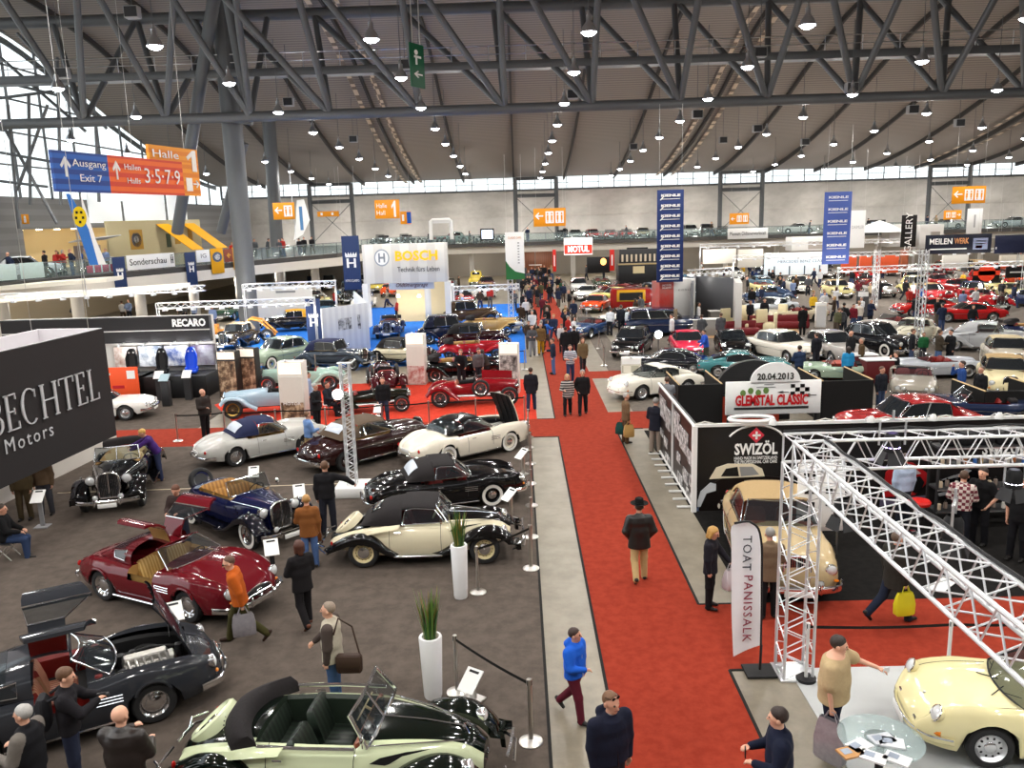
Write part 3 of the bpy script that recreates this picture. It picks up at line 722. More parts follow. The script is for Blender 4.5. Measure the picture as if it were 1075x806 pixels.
def gullwing(root, col, intm, seatm, hood=0, ww=False):
 pm = paint(col); h1 = (-.36, .34, 9.6, .3, intm); holes = [h1]
 hb = (.72, 1.86, 5.6, .3, BLACK, 'engine_bay')
 if hood: holes.append(hb)
 P = SLP(holes=holes, pm=pm); body(P, [pm], root)
 if hood: engine(root, hb); hood_panel(P, hb, hood, pm, root)
 cabin(dict(x=(.64, .16, -.62, -1.5, -.36), wb=.72, wr=.52, zb=.93, zbr=.86, zr=1.27, spine=.22, sq=.6, tap=.72, rw=(.35, .95, .9), rwm=GLASS, bow=.14), root, pm)
 for s in (1, -1):
  T = TX(0, s*.12, 1.265) @ Matrix.Rotation(s*R_(80), 4, 'X') @ TX(0, -s*.12, -1.265)
  sec = [(.12, 1.265, .14, -.36), (.3, 1.25, .14, -.36), (.47, 1.2, .15, -.36)]; low = [(.70, .93, .56, -.42), (.80, .84, .5, -.42), (.86, .7, .44, -.4), (.86, .6, .4, -.36)]
  b = MB()
  for S, mi in ((sec, 0), (low, 0)):
   b.loft([[(lerp(q[3], q[2], t), s*q[0], q[1]) for t in (0, .25, .5, .75, 1)] for q in S], 0, False, T=T)
   b.loft([[(lerp(q[3], q[2], t), s*(q[0]-.05), q[1]-.02) for t in (0.01, .25, .5, .75, .99)] for q in S], 1, False, T=T)
   for e in (0, 4):
    b.loft([[(lerp(q[3], q[2], e/4), s*q[0], q[1]) for q in S], [(lerp(q[3], q[2], e/4), s*(q[0]-.05), q[1]-.02) for q in S]], 0, False, T=T)
  for S in (sec[-1], low[0], low[-1]): b.loft([[(x, s*S[0], S[1]) for x in (S[3], S[2])], [(x, s*(S[0]-.05), S[1]-.02) for x in (S[3], S[2])]], 0, False, T=T)
  d = b.obj('gull_wing_door', [pm, intm], root, norm=False, smooth=30)
  q, p = sec[-1], low[0]
  b = MB(); b.quad(*[T @ Vector(v) for v in ((q[3], s*q[0], q[1]), (q[2], s*q[0], q[1]), (p[2], s*p[0], p[1]), (p[3], s*p[0], p[1]))]); b.obj('door_window', GLASS, d, norm=False)
  b = MB(); b.tube([T @ Vector(v) for v in ((q[3], s*q[0], q[1]), (q[2], s*q[0], q[1]), (p[2], s*p[0], p[1]), (p[3], s*p[0], p[1]))], .016, 6, closed=True); b.obj('window_frame', CHROME, d)
  b = MB(); b.tube([(-.55, s*.71, .95), (-.9, s*.66, .96), (-.95, s*.6, 1.08), (-.55, s*.62, 1.14)], .012, 6, closed=True); b.obj('quarter_window_frame', CHROME, root)
  b = MB(); b.add([(-.55, s*.708, .95), (-.9, s*.658, .96), (-.95, s*.598, 1.08), (-.55, s*.618, 1.14)], [(0, 1, 2, 3)]); b.obj('quarter_window', DGLASS, root, norm=False)
  seat(root, -.06, s*.34, .3, .48, seatm, .5)
 steer(root, .3, .34, .82, BLACK, .2)
 b = MB(); b.box((.5, 0, .82), (.16, 1.2, .14), bev=.05); b.obj('dashboard', intm, root)
 sl_front(root, P); sl_eyebrow(root, P); four(root, P, .74, style='steel', col=CHROME, rim=.21); strip(root, [(x, .875, .25) for x in (-.8, 0, .8)], .022); return P
def sl_roadster(root, col, topm, intm, hard=False, hood=0, ww=True, hub=None, topround=True):
 pm = paint(col); holes = [(-.75, .5, 8.2, .35, intm)]; hb = (.78, 1.84, 5.6, .3, BLACK, 'engine_bay')
 if hood: holes.append(hb)
 P = SLP(holes=holes, pm=pm); body(P, [pm], root)
 if hood: engine(root, hb); hood_panel(P, hb, hood, pm, root)
 for s in (1, -1): seat(root, -.2, s*.34, .33, .5, intm, .5)
 steer(root, .25, .34, .85, BLACK, .2); b = MB(); b.box((.5, 0, .86), (.16, 1.3, .14), bev=.05); b.obj('dashboard', intm, root)
 if hard: cabin(dict(x=(.62, .2, -.7, -1.08, -.55), wb=.75, wr=.56, zb=.94, zbr=.92, zr=1.3, tap=.9, rw=(.1, .95, 1.15), rwm=GLASS, round=True), root, topm)
 else: cabin(dict(x=(.62, .22, -.72, -1.12, -.38), wb=.76, wr=.58, zb=.93, zbr=.92, zr=1.34, tap=.84, sq=.7, rw=(.2, .85, .55), rwm=PLASTIC, round=True), root, topm, soft=True)
 sl_front(root, P); sl_eyebrow(root, P); four(root, P, .74, style='steel', col=hub or pm, ww=ww); handles(root, -.25, .87, .74); seams(root, P, [-.45, .55])
 strip(root, [(x, .878, .24) for x in (-.8, 0, .8)], .02); plate(root, -2.25, .55, .46, .11); return P
PLASTIC = mat('clear_plastic_window', (.55, .6, .68), .15, noise=.2, nscale=6)
def cabrio50(root, col, topm, intm, grille=True, ww=True, hub=None, sed=False, L=1., topc=None, two=None, glass=GLASS, n=24):
 """1950s coach-built cabriolet or saloon with an upright radiator"""
 pm = paint(col)
 P = dict(R=.35, ax=(-1.35, 1.4), pm=pm, dip=.05, w=[(-2.35, .5), (-2.2, .68), (-1.8, .8), (-1.2, .88), (0, .87), (1.2, .86), (1.9, .82), (2.15, .74), (2.28, .55)],
  top=[(-2.35, .66), (-2.2, .78), (-1.7, .93), (-1, 1.02), (-.6, 1.03), (.6, 1.03), (1.2, 1.02), (1.9, .99), (2.12, .93), (2.28, .72)],
  fen=[(-2.35, .62), (-2.15, .8), (-1.5, .94), (-.7, .98), (.4, .97), (1.3, .96), (1.9, .9), (2.18, .78), (2.28, .6)], zw=[(-2.3, .55), (0, .66), (2.28, .55)],
  bot=[(-2.35, .42), (-1.9, .32), (-1, .24), (1, .24), (1.9, .3), (2.28, .4)], two=two)
 if not sed: P['holes'] = [(-1.0, .5, 7.6, .4, intm)]
 body(P, [pm]+([two_m] if (two_m := P.get('pm2')) else []), root)
 if sed: cabin(dict(x=(.72, .3, -.95, -1.5, -1.0), wb=.78, wr=.62, zb=1.0, zbr=.98, zr=1.52, tap=.9, sq=.6, rw=(.2, .9, .9), pil=(.55,), round=True), root, topc or pm, glass=glass)
 else:
  for s in (1, -1): seat(root, -.1, s*.36, .4, .52, intm, .5)
  seat(root, -.75, 0, .4, 1.1, intm, .5, True); steer(root, .28, .36, .95); b = MB(); b.box((.5, 0, .95), (.14, 1.3, .14), bev=.05); b.obj('dashboard', intm, root)
  if topm: cabin(dict(x=(.68, .3, -.95, -1.45, -.75), wb=.78, wr=.62, zb=1.02, zbr=1.02, zr=1.47, tap=.86, sq=.68, rw=(.25, .8, .5), rwm=PLASTIC, round=True), root, topm, soft=True, glass=glass)
  else: screen(root, .68, 1.02, .74, .36, 1.38, .64, .1)
 if grille: grille_up(root, 2.26, .24, .42, 1.0, 11, slope=.06)
 for s in (1, -1): headlamp(root, 2.2, s*.62, .74, .11, .16, yaw=s*.08); headlamp(root, 2.28, s*.42, .5, .07, .08); lamp(root, (-2.25, s*.64, .68), (.04, .05, .07), REDLENS); lamp(root, (2.25, s*.7, .56), (.03, .05, .03), AMBER, 'indicator')
 bumper(root, [(2.0, -.86, .42), (2.3, -.7, .42), (2.42, 0, .42), (2.3, .7, .42), (2.0, .86, .42)], .07, over=[(2.43, .4, .45), (2.43, -.4, .45)])
 bumper(root, [(-2.05, -.86, .42), (-2.35, -.7, .42), (-2.45, 0, .42), (-2.35, .7, .42), (-2.05, .86, .42)], .07, over=[(-2.45, .4, .45), (-2.45, -.4, .45)])
 four(root, P, .73, style='steel', col=hub or pm, ww=ww, n=n); handles(root, -.3, .875, .84); seams(root, P, [-.5, .55]); strip(root, [(x, .89, .7) for x in (-1.1, 0, 1.)], .011); strip(root, [(x, .86, .27) for x in (-.9, 0, .9)], .02)
 plate(root, 2.45, .36, .5, .11); return P
def prewar(root, col, fcol, top='open', topm=None, intm=TAN_L, seatm=None, wstyle='wire', ww=False, wcol=None, split=False, tailspare=False, sidespare=False, lamps=True, grw=.27, big=1., L=1., two=None, side=None, sedan=False, glass=GLASS, windscreen=True, foot=None, n=24, flat=False):
 pm, fm = paint(col), paint(fcol); sm = paint(side) if side else pm
 P = dict(R=.36, ax=None, dip=.0, fp=.72, n=34, w=[(-1.98, .28), (-1.88, .48), (-1.4, .63), (-.6, .69), (.2, .68), (.6, .6), (1.0, .48), (1.72, .3)],
  top=[(-1.98, .6), (-1.85, .8), (-1.35, .99), (-.7, 1.03), (.5, 1.05), (1.72, 1.0)], fen=[(-1.98, .56), (-1.85, .74), (-1.35, .93), (-.6, .98), (.5, .99), (1.0, .96), (1.72, .92)],
  zw=[(-1.98, .5), (0, .74), (1.72, .72)], bot=[(-1.98, .45), (-1.6, .38), (1.72, .4)], tuck=.9)
 if side: P['two'] = lambda x, k: 1 if k > 6.5 else 0
 if top != 'sedan': P['holes'] = [(-1.15, .42, 7.6, .42, intm)]
 body(P, [pm, sm], root)
 fr = MB(); fr.box((0, 0, .36), (3.4, .9, .12))
 for x in (-1.3, 1.42): fr.tube([(x, -.66, .36), (x, .66, .36)], .035, 8)
 fr.obj('chassis', UNDER, root)
 fender(root, [(2.02, .38), (1.98, .6), (1.72, .82), (1.4, .86), (1.05, .72), (.7, .48), (.4, .36), (.1, .33)], [(.1, .56), (1.0, .5), (1.4, .46), (2.02, .48)], .88, fm, [(.1, .0), (.9, .04), (1.4, .1), (2.0, .02)], n=n, name='front_wing')
 fender(root, [(-.5, .33), (-.72, .4), (-.95, .64), (-1.25, .82), (-1.6, .78), (-1.95, .52), (-2.08, .36)], .52, .87, fm, [(-2.08, .02), (-1.3, .14), (-.6, .02)], n=n, name='rear_wing')
 for s in (1, -1):
  b = MB(); b.box((-.2, s*.71, .33), (.9, .32, .035), bev=.012); b.obj('running_board', fm, root)
  for x in (-1.3, 1.42): wheel(root, x, s*.68, .36, .15, .23, style=wstyle, ww=ww, col=wcol, n=n)
  if lamps: headlamp(root, 1.72, s*.43, .88, .125, .2); b = MB(); b.tube([(1.6, s*.42, .6), (1.62, s*.43, .8)], .018, 6); b.obj('lamp_stalk', CHROME, root); headlamp(root, 2.0, s*.3, .5, .075, .1); lamp(root, (1.5, s*.68, .92), (.05, .025, .03), CHROME, 'side_lamp')
  lamp(root, (-2.0, s*.66, .6), (.03, .03, .05), REDLENS)
 grille_up(root, 1.8, grw, .42, 1.04, 13, slope=.04, pt=.03)
 bumper(root, [(1.98, -.84, .42), (2.16, -.5, .42), (2.2, 0, .42), (2.16, .5, .42), (1.98, .84, .42)], .05, over=[(2.21, .3, .42), (2.21, -.3, .42)])
 bumper(root, [(-2.1, -.82, .42), (-2.22, -.4, .42), (-2.24, 0, .42), (-2.22, .4, .42), (-2.1, .82, .42)], .045)
 strip(root, [(1.7, .27, .9), (1.0, .45, .94), (.55, .58, .97)], .009); b = MB(); b.tube([(1.72, 0, 1.005), (1.1, 0, 1.03), (.5, 0, 1.055)], .01, 6); b.obj('bonnet_hinge', CHROME, root)
 handles(root, -.35, .69, .88); seams(root, P, [-.55, .36], .42, k=7)
 for s in (1, -1):
  b = MB()
  for k in range(9): b.tube([(.62+.07*k, s*on_y(P, .62+.07*k, .78), .68), (.65+.07*k, s*on_y(P, .65+.07*k, .84), .86)], .008, 4)
  b.obj('bonnet_louvres', fm, root)
 if top in ('open', 'soft'):
  seat(root, -.15, 0, .42, 1.1, seatm or intm, .48, True); seat(root, -.85, 0, .44, 1.05, seatm or intm, .44, True); steer(root, .22, .32, .98); b = MB(); b.box((.42, 0, .95), (.1, 1.1, .16), bev=.04); b.obj('dashboard', intm, root)
 if top == 'open':
  if windscreen: screen(root, .45, 1.04, .57, .3, 1.38, .53, .04, split=split, r=.016)
  if topm:
   b = MB(); R = []
   for a in range(9):
    u = -1+2*a/8; R.append([(-1.15-.28*(1-u*u)+dx, u*.64, 1.02+dz) for dx, dz in ((.1, 0), (.06, .14), (-.1, .2), (-.26, .12), (-.28, -.02), (-.1, -.06))])
   b.loft(R, 0, True, True, True); b.obj('folded_top', topm, root, smooth=60)
 elif top == 'soft': cabin(dict(x=(.48, .3, -1.05, -1.5, -.8), wb=.64, wr=.57, zb=1.03, zbr=.98, zr=1.52, tap=.9, sq=.62, rw=(.3, .75, .45), rwm=DGLASS, pil=(.5,), split=split, bow=.03), root, topm, soft=True, glass=glass)
 else: cabin(dict(x=(.5, .32, -1.2, -1.6, -1.0), wb=.66, wr=.58, zb=1.03, zbr=.96, zr=1.62, tap=.92, sq=.5, rw=(.3, .8, .45), pil=(.5,), bow=.02), root, topm or pm, glass=glass)
 if tailspare:
  wheel(root, -2.0, 0, .33, .16, .22, 'wire', ww=ww, name='spare_wheel', T=TX(-2.0, 0, .86) @ Matrix.Rotation(-PI/2-.35, 4, 'Y'))
 if sidespare:
  for s in (1, -1): wheel(root, .55, s*.76, .34, .15, .22, wstyle, ww=ww, name='spare_wheel', T=TX(.62, s*.74, .72) @ Matrix.Rotation(-s*PI/2, 4, 'X'))
 mirror_(root, .45, .78, 1.1); plate(root, 2.22, .34, .44, .11); return P
def on_y(P, x, z):
 xs, R, MH, *_ = P['sec']; i = min(range(len(xs)), key=lambda q: abs(xs[q]-x)); r = sorted((abs(p[2]-z), p[1]) for p in R[i][:MH-2]); return r[0][1]+.002
def two_tone(root, cream, dark, top, topm, intm, seatm, hub, bump=True):
 """low 1930s sports cabriolet, pale flanks between dark wings, dark bonnet"""
 pm, dm = paint(dark), paint(cream)
 P = dict(R=.35, ax=None, dip=.0, fp=.74, n=40, w=[(-2.2, .22), (-2.05, .42), (-1.6, .6), (-.9, .74), (-.2, .78), (.4, .76), (.9, .62), (1.4, .46), (1.8, .34), (2.0, .24)],
  top=[(-2.2, .5), (-2.05, .66), (-1.6, .86), (-1.1, .97), (-.6, 1.0), (.55, 1.02), (1.3, .98), (1.75, .9), (2.0, .72)], fen=[(-2.2, .46), (-2.05, .6), (-1.6, .78), (-1.0, .9), (-.2, .94), (.55, .95), (1.3, .9), (1.75, .8), (2.0, .62)],
  zw=[(-2.2, .42), (-.5, .62), (.6, .66), (2.0, .5)], bot=[(-2.2, .38), (-1.5, .3), (0, .24), (1.4, .3), (2.0, .42)], tuck=.93)
 P['two'] = lambda x, k: 1 if k > (6.4 if x > -1.2 else 7.4) else 0
 P['holes'] = [(-.95, .42, 7.4, .36, intm)]; body(P, [pm, dm], root)
 fr = MB(); fr.box((0, 0, .3), (3.4, 1.0, .12))
 for x in (-1.35, 1.4): fr.tube([(x, -.68, .35), (x, .68, .35)], .035, 8)
 fr.obj('chassis', UNDER, root)
 fender(root, [(2.1, .34), (2.06, .56), (1.82, .78), (1.5, .86), (1.1, .78), (.75, .55), (.45, .36), (.2, .28)], [(.2, .64), (.9, .55), (1.5, .42), (2.1, .4)], [(.2, .8), (1.0, .88), (2.1, .84)], pm, [(.2, .0), (1.0, .06), (1.5, .1), (2.1, .04)], name='front_wing')
 fender(root, [(-.55, .28), (-.8, .46), (-1.05, .7), (-1.35, .8), (-1.7, .72), (-2.05, .52), (-2.3, .34)], [(-2.3, .3), (-1.8, .42), (-1.2, .56), (-.55, .66)], [(-2.3, .55), (-1.9, .76), (-1.2, .88), (-.55, .8)], pm, [(-2.3, .02), (-1.3, .12), (-.55, .0)], name='rear_wing')
 # pale sweep along the top of the rear wing and tear-drop vents in the bonnet flank
 for s in (1, -1):
  b = MB(); pts = catmull([(-.5, .78, .98), (-.9, .76, .94), (-1.3, .68, .86), (-1.7, .55, .74), (-2.1, .36, .54)], 16)
  b.loft([[(p[0]+.02, s*(p[1]-.05), p[2]+.015), (p[0], s*(p[1]+.02), p[2]-.01), (p[0]-.02, s*(p[1]+.07), p[2]-.11*(1-abs(i-8)/14))] for i, p in enumerate(pts)], 0, False); b.obj('body_sweep', dm, root, norm=False)
  b = MB(); y = lambda x, z: on_y(P, x, z)*s
  pts = [(.62, .8), (.75, .86), (1.05, .86), (1.35, .85), (1.1, .79), (.8, .74)]; b.add([(x, y(x, z)+s*.012, z) for x, z in pts], [tuple(range(6))]); b.obj('bonnet_vent', BLACK, root, norm=False)
  for x in (-1.35, 1.4): wheel(root, x, s*.7, .35, .16, .23, 'holes', col=hub)
  headlamp(root, 1.88, s*.56, .72, .115, .18); b = MB(); b.box((-.1, s*.8, .27), (1.1, .12, .04), bev=.015); b.obj('running_board', CHROME, root)
  g = MB(); g.tube([(2.02+.0-(k/10)*.28, s*(.05+.13*math.sin(PI*min(1, k/10+.08))), .5+.44*k/10) for k in range(11)]+[(1.98-(k/10)*.28, s*.03, .5+.44*k/10) for k in range(10, -1, -1)], .012, 6, closed=True); q = g.obj('kidney_grille', CHROME, root)
  g = MB(); lo = [(2.0-(k/10)*.28, s*(.05+.12*math.sin(PI*min(1, k/10+.08))), .5+.44*k/10) for k in range(11)]; hi = [(2.02-(k/10)*.28, s*.035, .5+.44*k/10) for k in range(11)]; g.loft([lo, hi], 0, False); g.obj('grille_bars', BLACK, q, norm=False)
  lamp(root, (-2.08, s*.62, .56), (.03, .04, .05), REDLENS)
  b = MB(); b.tube([(2.1, s*.75, .42), (2.28, s*.62, .5), (2.3, s*.45, .62), (2.28, s*.28, .5), (2.25, s*.1, .42)], .022, 6); b.tube([(2.05, s*.8, .36), (2.3, s*.6, .36), (2.34, s*.1, .36)], .025, 6); b.obj('bumper', CHROME, root)
  b = MB(); b.tube([(-2.2, s*.72, .36), (-2.4, s*.5, .4), (-2.42, s*.06, .4)], .025, 6); b.tube([(-2.25, s*.65, .5), (-2.42, s*.5, .5), (-2.42, s*.4, .38)], .018, 6); b.obj('bumper', CHROME, root)
 T = TX(-1.79, 0, .8) @ Matrix.Rotation(-R_(40), 4, 'Y')
 b = MB(); b.lathe([(.22, .03), (.27, .075), (.32, .08), (.36, .05), (.37, -.1)], 28, T=T); sp = b.obj('spare_wheel_cover', dm, root)
 b = MB(); b.lathe([(.0, .06), (.07, .065), (.1, .04), (.22, .035)], 28, T=T); b.obj('spare_hub', CHROME, sp)
 b = MB(); b.tube([(1.72, 0, .93), (1.2, 0, 1.0), (.5, 0, 1.03)], .01, 6); b.obj('bonnet_hinge', CHROME, root)
 strip(root, [(1.75, .2, .86), (1.2, .42, .93), (.55, .6, .965)], .011)
 handles(root, -.55, .785, .84); seams(root, P, [-.68, .45], .32, k=6)
 seat(root, -.12, .36, .36, .58, seatm, .5, rec=.3); seat(root, -.12, -.36, .36, .58, seatm, .5, rec=.3); seat(root, -.72, 0, .4, 1.0, seatm, .4, True)
 steer(root, .25, .34, .92, CREAMP, .2); b = MB(); b.box((.42, 0, .9), (.1, 1.2, .16), bev=.04); b.obj('dashboard', WOOD, root)
 if top == 'soft': cabin(dict(x=(.58, .32, -.75, -1.42, -.45), wb=.7, wr=.54, zb=1.0, zbr=.93, zr=1.4, tap=.76, sq=.72, rw=(.35, .7, .4), rwm=DGLASS, round=True, split=True, bow=.03), root, topm, soft=True)
 else:
  screen(root, .6, 1.0, .68, .36, 1.38, .58, .03, split=True, r=.026)
  strip(root, [(.45, .72, 1.0), (-.2, .74, .985), (-.85, .71, .96)], .024);
  b = MB(); R = []
  for a in range(13):
   u = -1+2*a/12; R.append([(-.98-.32*(1-u*u)+dx, u*(.71-.04*(1-abs(u))), .93+dz+.06*(1-u*u)) for dx, dz in ((.14, -.06), (.12, .09), (.02, .17), (-.14, .12), (-.24, -.02), (-.2, -.1))])
  b.loft(R, 0, True, True, True); f = b.obj('folded_top', topm, root, smooth=60)
  b = MB()
  for a in range(17):
   u = -.96+1.92*a/16; b.ell((-1.235-.32*(1-u*u), u*.69, .93+.06*(1-u*u)), (.012, .012, .012), 0, 6)
  b.obj('top_studs', CHROME, f)
  mirror_(root, .55, -.72, 1.12)
 return P
CREAMP = plain('d8c79a', .4); WOOD = mat('wood_veneer', hexc('7a3a18'), .35, noise=.3, nscale=14, coat=.5)
def racer(root, col, style='racer', fcol=None, seatm=RED_L, spare=False, hoodup=False, wcol=None, cyc=True, tail=-1.9):
 pm = paint(col); fm = paint(fcol or col)
 P = dict(R=.38, ax=None, dip=0, fp=.72, n=30, w=[(tail, .12), (tail+.15, .28), (tail+.6, .44), (-.6, .5), (.2, .48), (.8, .4), (1.75, .3)],
  top=[(tail, .56), (tail+.2, .72), (tail+.7, .9), (-.6, .98), (.4, 1.02), (1.75, .95)], fen=[(tail, .52), (tail+.2, .66), (tail+.7, .82), (-.6, .9), (.4, .95), (1.75, .87)], zw=[(tail, .48), (0, .7), (1.75, .66)], bot=[(tail, .44), (-1.2, .36), (1.75, .38)],
  holes=[(-.75, .1, 7.6, .36, BLACK)], tuck=.9)
 body(P, [pm], root)
 fr = MB(); fr.box((.1, 0, .36), (3.2, .6, .1))
 for x in (-1.35, 1.45): fr.tube([(x, -.62, .37), (x, .62, .37)], .035, 8)
 fr.obj('chassis', UNDER, root)
 for s in (1, -1):
  for x in (-1.35, 1.45): wheel(root, x, s*.66, .38, .15, .25, 'wire', col=wcol)
  headlamp(root, 1.85, s*.34, .74, .11, .16)
  b = MB()
  for k in range(10): b.tube([(.5+.1*k, s*on_y(P, .5+.1*k, .6), .56), (.46+.1*k, s*on_y(P, .5+.1*k, .82), .84)], .009, 4)
  b.obj('bonnet_louvres', fm, root)
 fender(root, [(-.55, .36), (-.85, .6), (-1.05, .8), (-1.35, .88), (-1.7, .78), (-1.95, .5)], .44, .8, fm, [(-1.95, .02), (-1.3, .08), (-.55, .02)], name='rear_wing')
 if cyc: fender(root, [(1.95, .62), (1.75, .83), (1.45, .88), (1.1, .8), (.8, .55), (.5, .38)], .5, .8, fm, .02, name='front_wing')
 if style == 'open':
  b = MB(); b.tube([(1.78, .27*math.cos(a), .68+.28*math.sin(a)) for a in (2*PI*k/20 for k in range(20))], .025, 6, closed=True); g = b.obj('radiator_shell', fm, root); b = MB(); b.add([(1.77, .27*math.cos(2*PI*k/20), .68+.28*math.sin(2*PI*k/20)) for k in range(20)], [tuple(range(20))]); b.obj('radiator_core', BLACK, g, norm=False)
 else: grille_up(root, 1.8, .27, .42, .98, 9, slope=.06, pt=.03)
 seat(root, -.4, 0, .38, .8, seatm, .48, True); steer(root, .0, .2, .98, BLACK, .2)
 b = MB(); b.tube([(.15, -.42, 1.0), (.08, -.38, 1.2), (.08, .38, 1.2), (.15, .42, 1.0)], .012, 6); b.obj('aero_screen', CHROME, root)
 if spare:
  for s in (1, -1): wheel(root, .35, s*.62, .36, .15, .25, 'wire', name='spare_wheel', T=TX(.3, s*.58, .72) @ Matrix.Rotation(-s*PI/2, 4, 'X'))
 if hoodup:
  b = MB(); b.slab([(.35, .05, 1.03), (1.6, .05, .98), (1.6, .16, 1.28), (.35, .2, 1.34)], .02); b.obj('bonnet_leaf', pm, root)
 b = MB(); b.tube([(1.1, -.42, .5), (.3, -.55, .42), (-1.0, -.58, .42)], .05, 8); b.obj('exhaust', ALU, root); return P
def modern(root, col, kind='saloon', front='quad', top=None, ww=False, hub=None, glass=DGLASS, intm=RED_L, n=18, rim=.2, style='steel'):
 """post-war saloon, coupe, estate or open car"""
 pm = paint(col); LO = kind in ('coupe', 'open', 'gt', 'spyder')
 z = -.1 if LO else 0
 P = dict(R=.32, ax=(-1.35, 1.35), pm=pm, n=30, dip=.015, w=[(-2.3, .6), (-2.2, .74), (-1.8, .84), (0, .86), (1.6, .84), (2.1, .76), (2.25, .6)],
  top=[(-2.3, .74+z), (-2.15, .88+z), (-1.2, .96+z), (-.6, .97+z), (.7, .97+z), (1.5, .93+z), (2.05, .84+z), (2.25, .68+z)], fen=[(-2.3, .72+z), (-2.15, .88+z), (-1.2, .95+z), (0, .94+z), (1.5, .93+z), (2.1, .84+z), (2.25, .66+z)],
  zw=[(-2.3, .58), (0, .66+z/2), (2.25, .56)], bot=[(-2.3, .4), (-1.8, .28), (0, .22), (1.8, .26), (2.25, .36)])
 if kind == 'spyder': P['top'] = [(x, v-.08) for x, v in P['top']]; P['dip'] = .05
 if kind in ('open', 'spyder'): P['holes'] = [(-.85, .45, 7.6, .36, intm)]
 body(P, [pm], root); tm = top or pm; zb = .96+z
 if kind == 'saloon': cabin(dict(x=(.75, .3, -.95, -1.4, -1.0), wb=.78, wr=.62, zb=zb, zr=1.45, tap=.95, sq=.55, rw=(.15, .9, 1.0), pil=(.52,)), root, tm, glass=glass)
 elif kind == 'estate': cabin(dict(x=(.75, .3, -1.9, -2.15, -1.95), wb=.78, wr=.64, zb=zb, zr=1.48, tap=.97, sq=.5, rw=(.15, .85, 1.0), pil=(.32, .64)), root, tm, glass=glass)
 elif kind == 'coupe': cabin(dict(x=(.7, .2, -.75, -1.35, -.75), wb=.76, wr=.58, zb=zb, zr=1.3, tap=.88, sq=.58, rw=(.15, .85, 1.0), round=True), root, tm, glass=glass)
 elif kind == 'gt': cabin(dict(x=(.7, .15, -.7, -1.9, -.95), wb=.76, wr=.56, zb=zb, zbr=.84+z, zr=1.26, tap=.7, sq=.62, rw=(.3, .9, .9), round=True), root, tm, glass=glass)
 else:
  for s in (1, -1): seat(root, -.25, s*.35, .36, .5, intm, .46)
  steer(root, .2, .34, .86); screen(root, .6, zb, .7, .32, zb+.32, .6, .1)
  if kind == 'open':
   b = MB(); b.box((-.98, 0, zb+.03), (.3, 1.2, .12), bev=.05); b.obj('folded_top', tm if top else BLK_T, root)
 b = MB(); b.box((2.22, 0, .56+z/2), (.06, .9 if front != 'round' else .6, .16), bev=.03); g = b.obj('grille', BLACK, root)
 b = MB()
 for k in range(4): b.tube([(2.26, -.42, .5+z/2+.04*k), (2.26, .42, .5+z/2+.04*k)], .007, 5)
 b.obj('grille_bars', CHROME, g)
 for s in (1, -1):
  headlamp(root, 2.2, s*.6, .66+z/2, .1, .1)
  if front == 'quad': headlamp(root, 2.23, s*.4, .66+z/2, .08, .08)
  lamp(root, (-2.25, s*.62, .68+z/2), (.04, .09, .05), REDLENS)
 bumper(root, [(2.0, -.86, .44), (2.28, -.7, .43), (2.34, 0, .43), (2.28, .7, .43), (2.0, .86, .44)], .055); bumper(root, [(-2.05, -.86, .46), (-2.33, -.7, .45), (-2.38, 0, .45), (-2.33, .7, .45), (-2.05, .86, .46)], .055)
 four(root, P, .74, ww=ww, style=style, rim=rim, col=hub or ALU, n=n); strip(root, [(x, .868, .62+z/2) for x in (-1.6, 0, 1.6)], .009); plate(root, 2.36, .36, .5, .1); return P
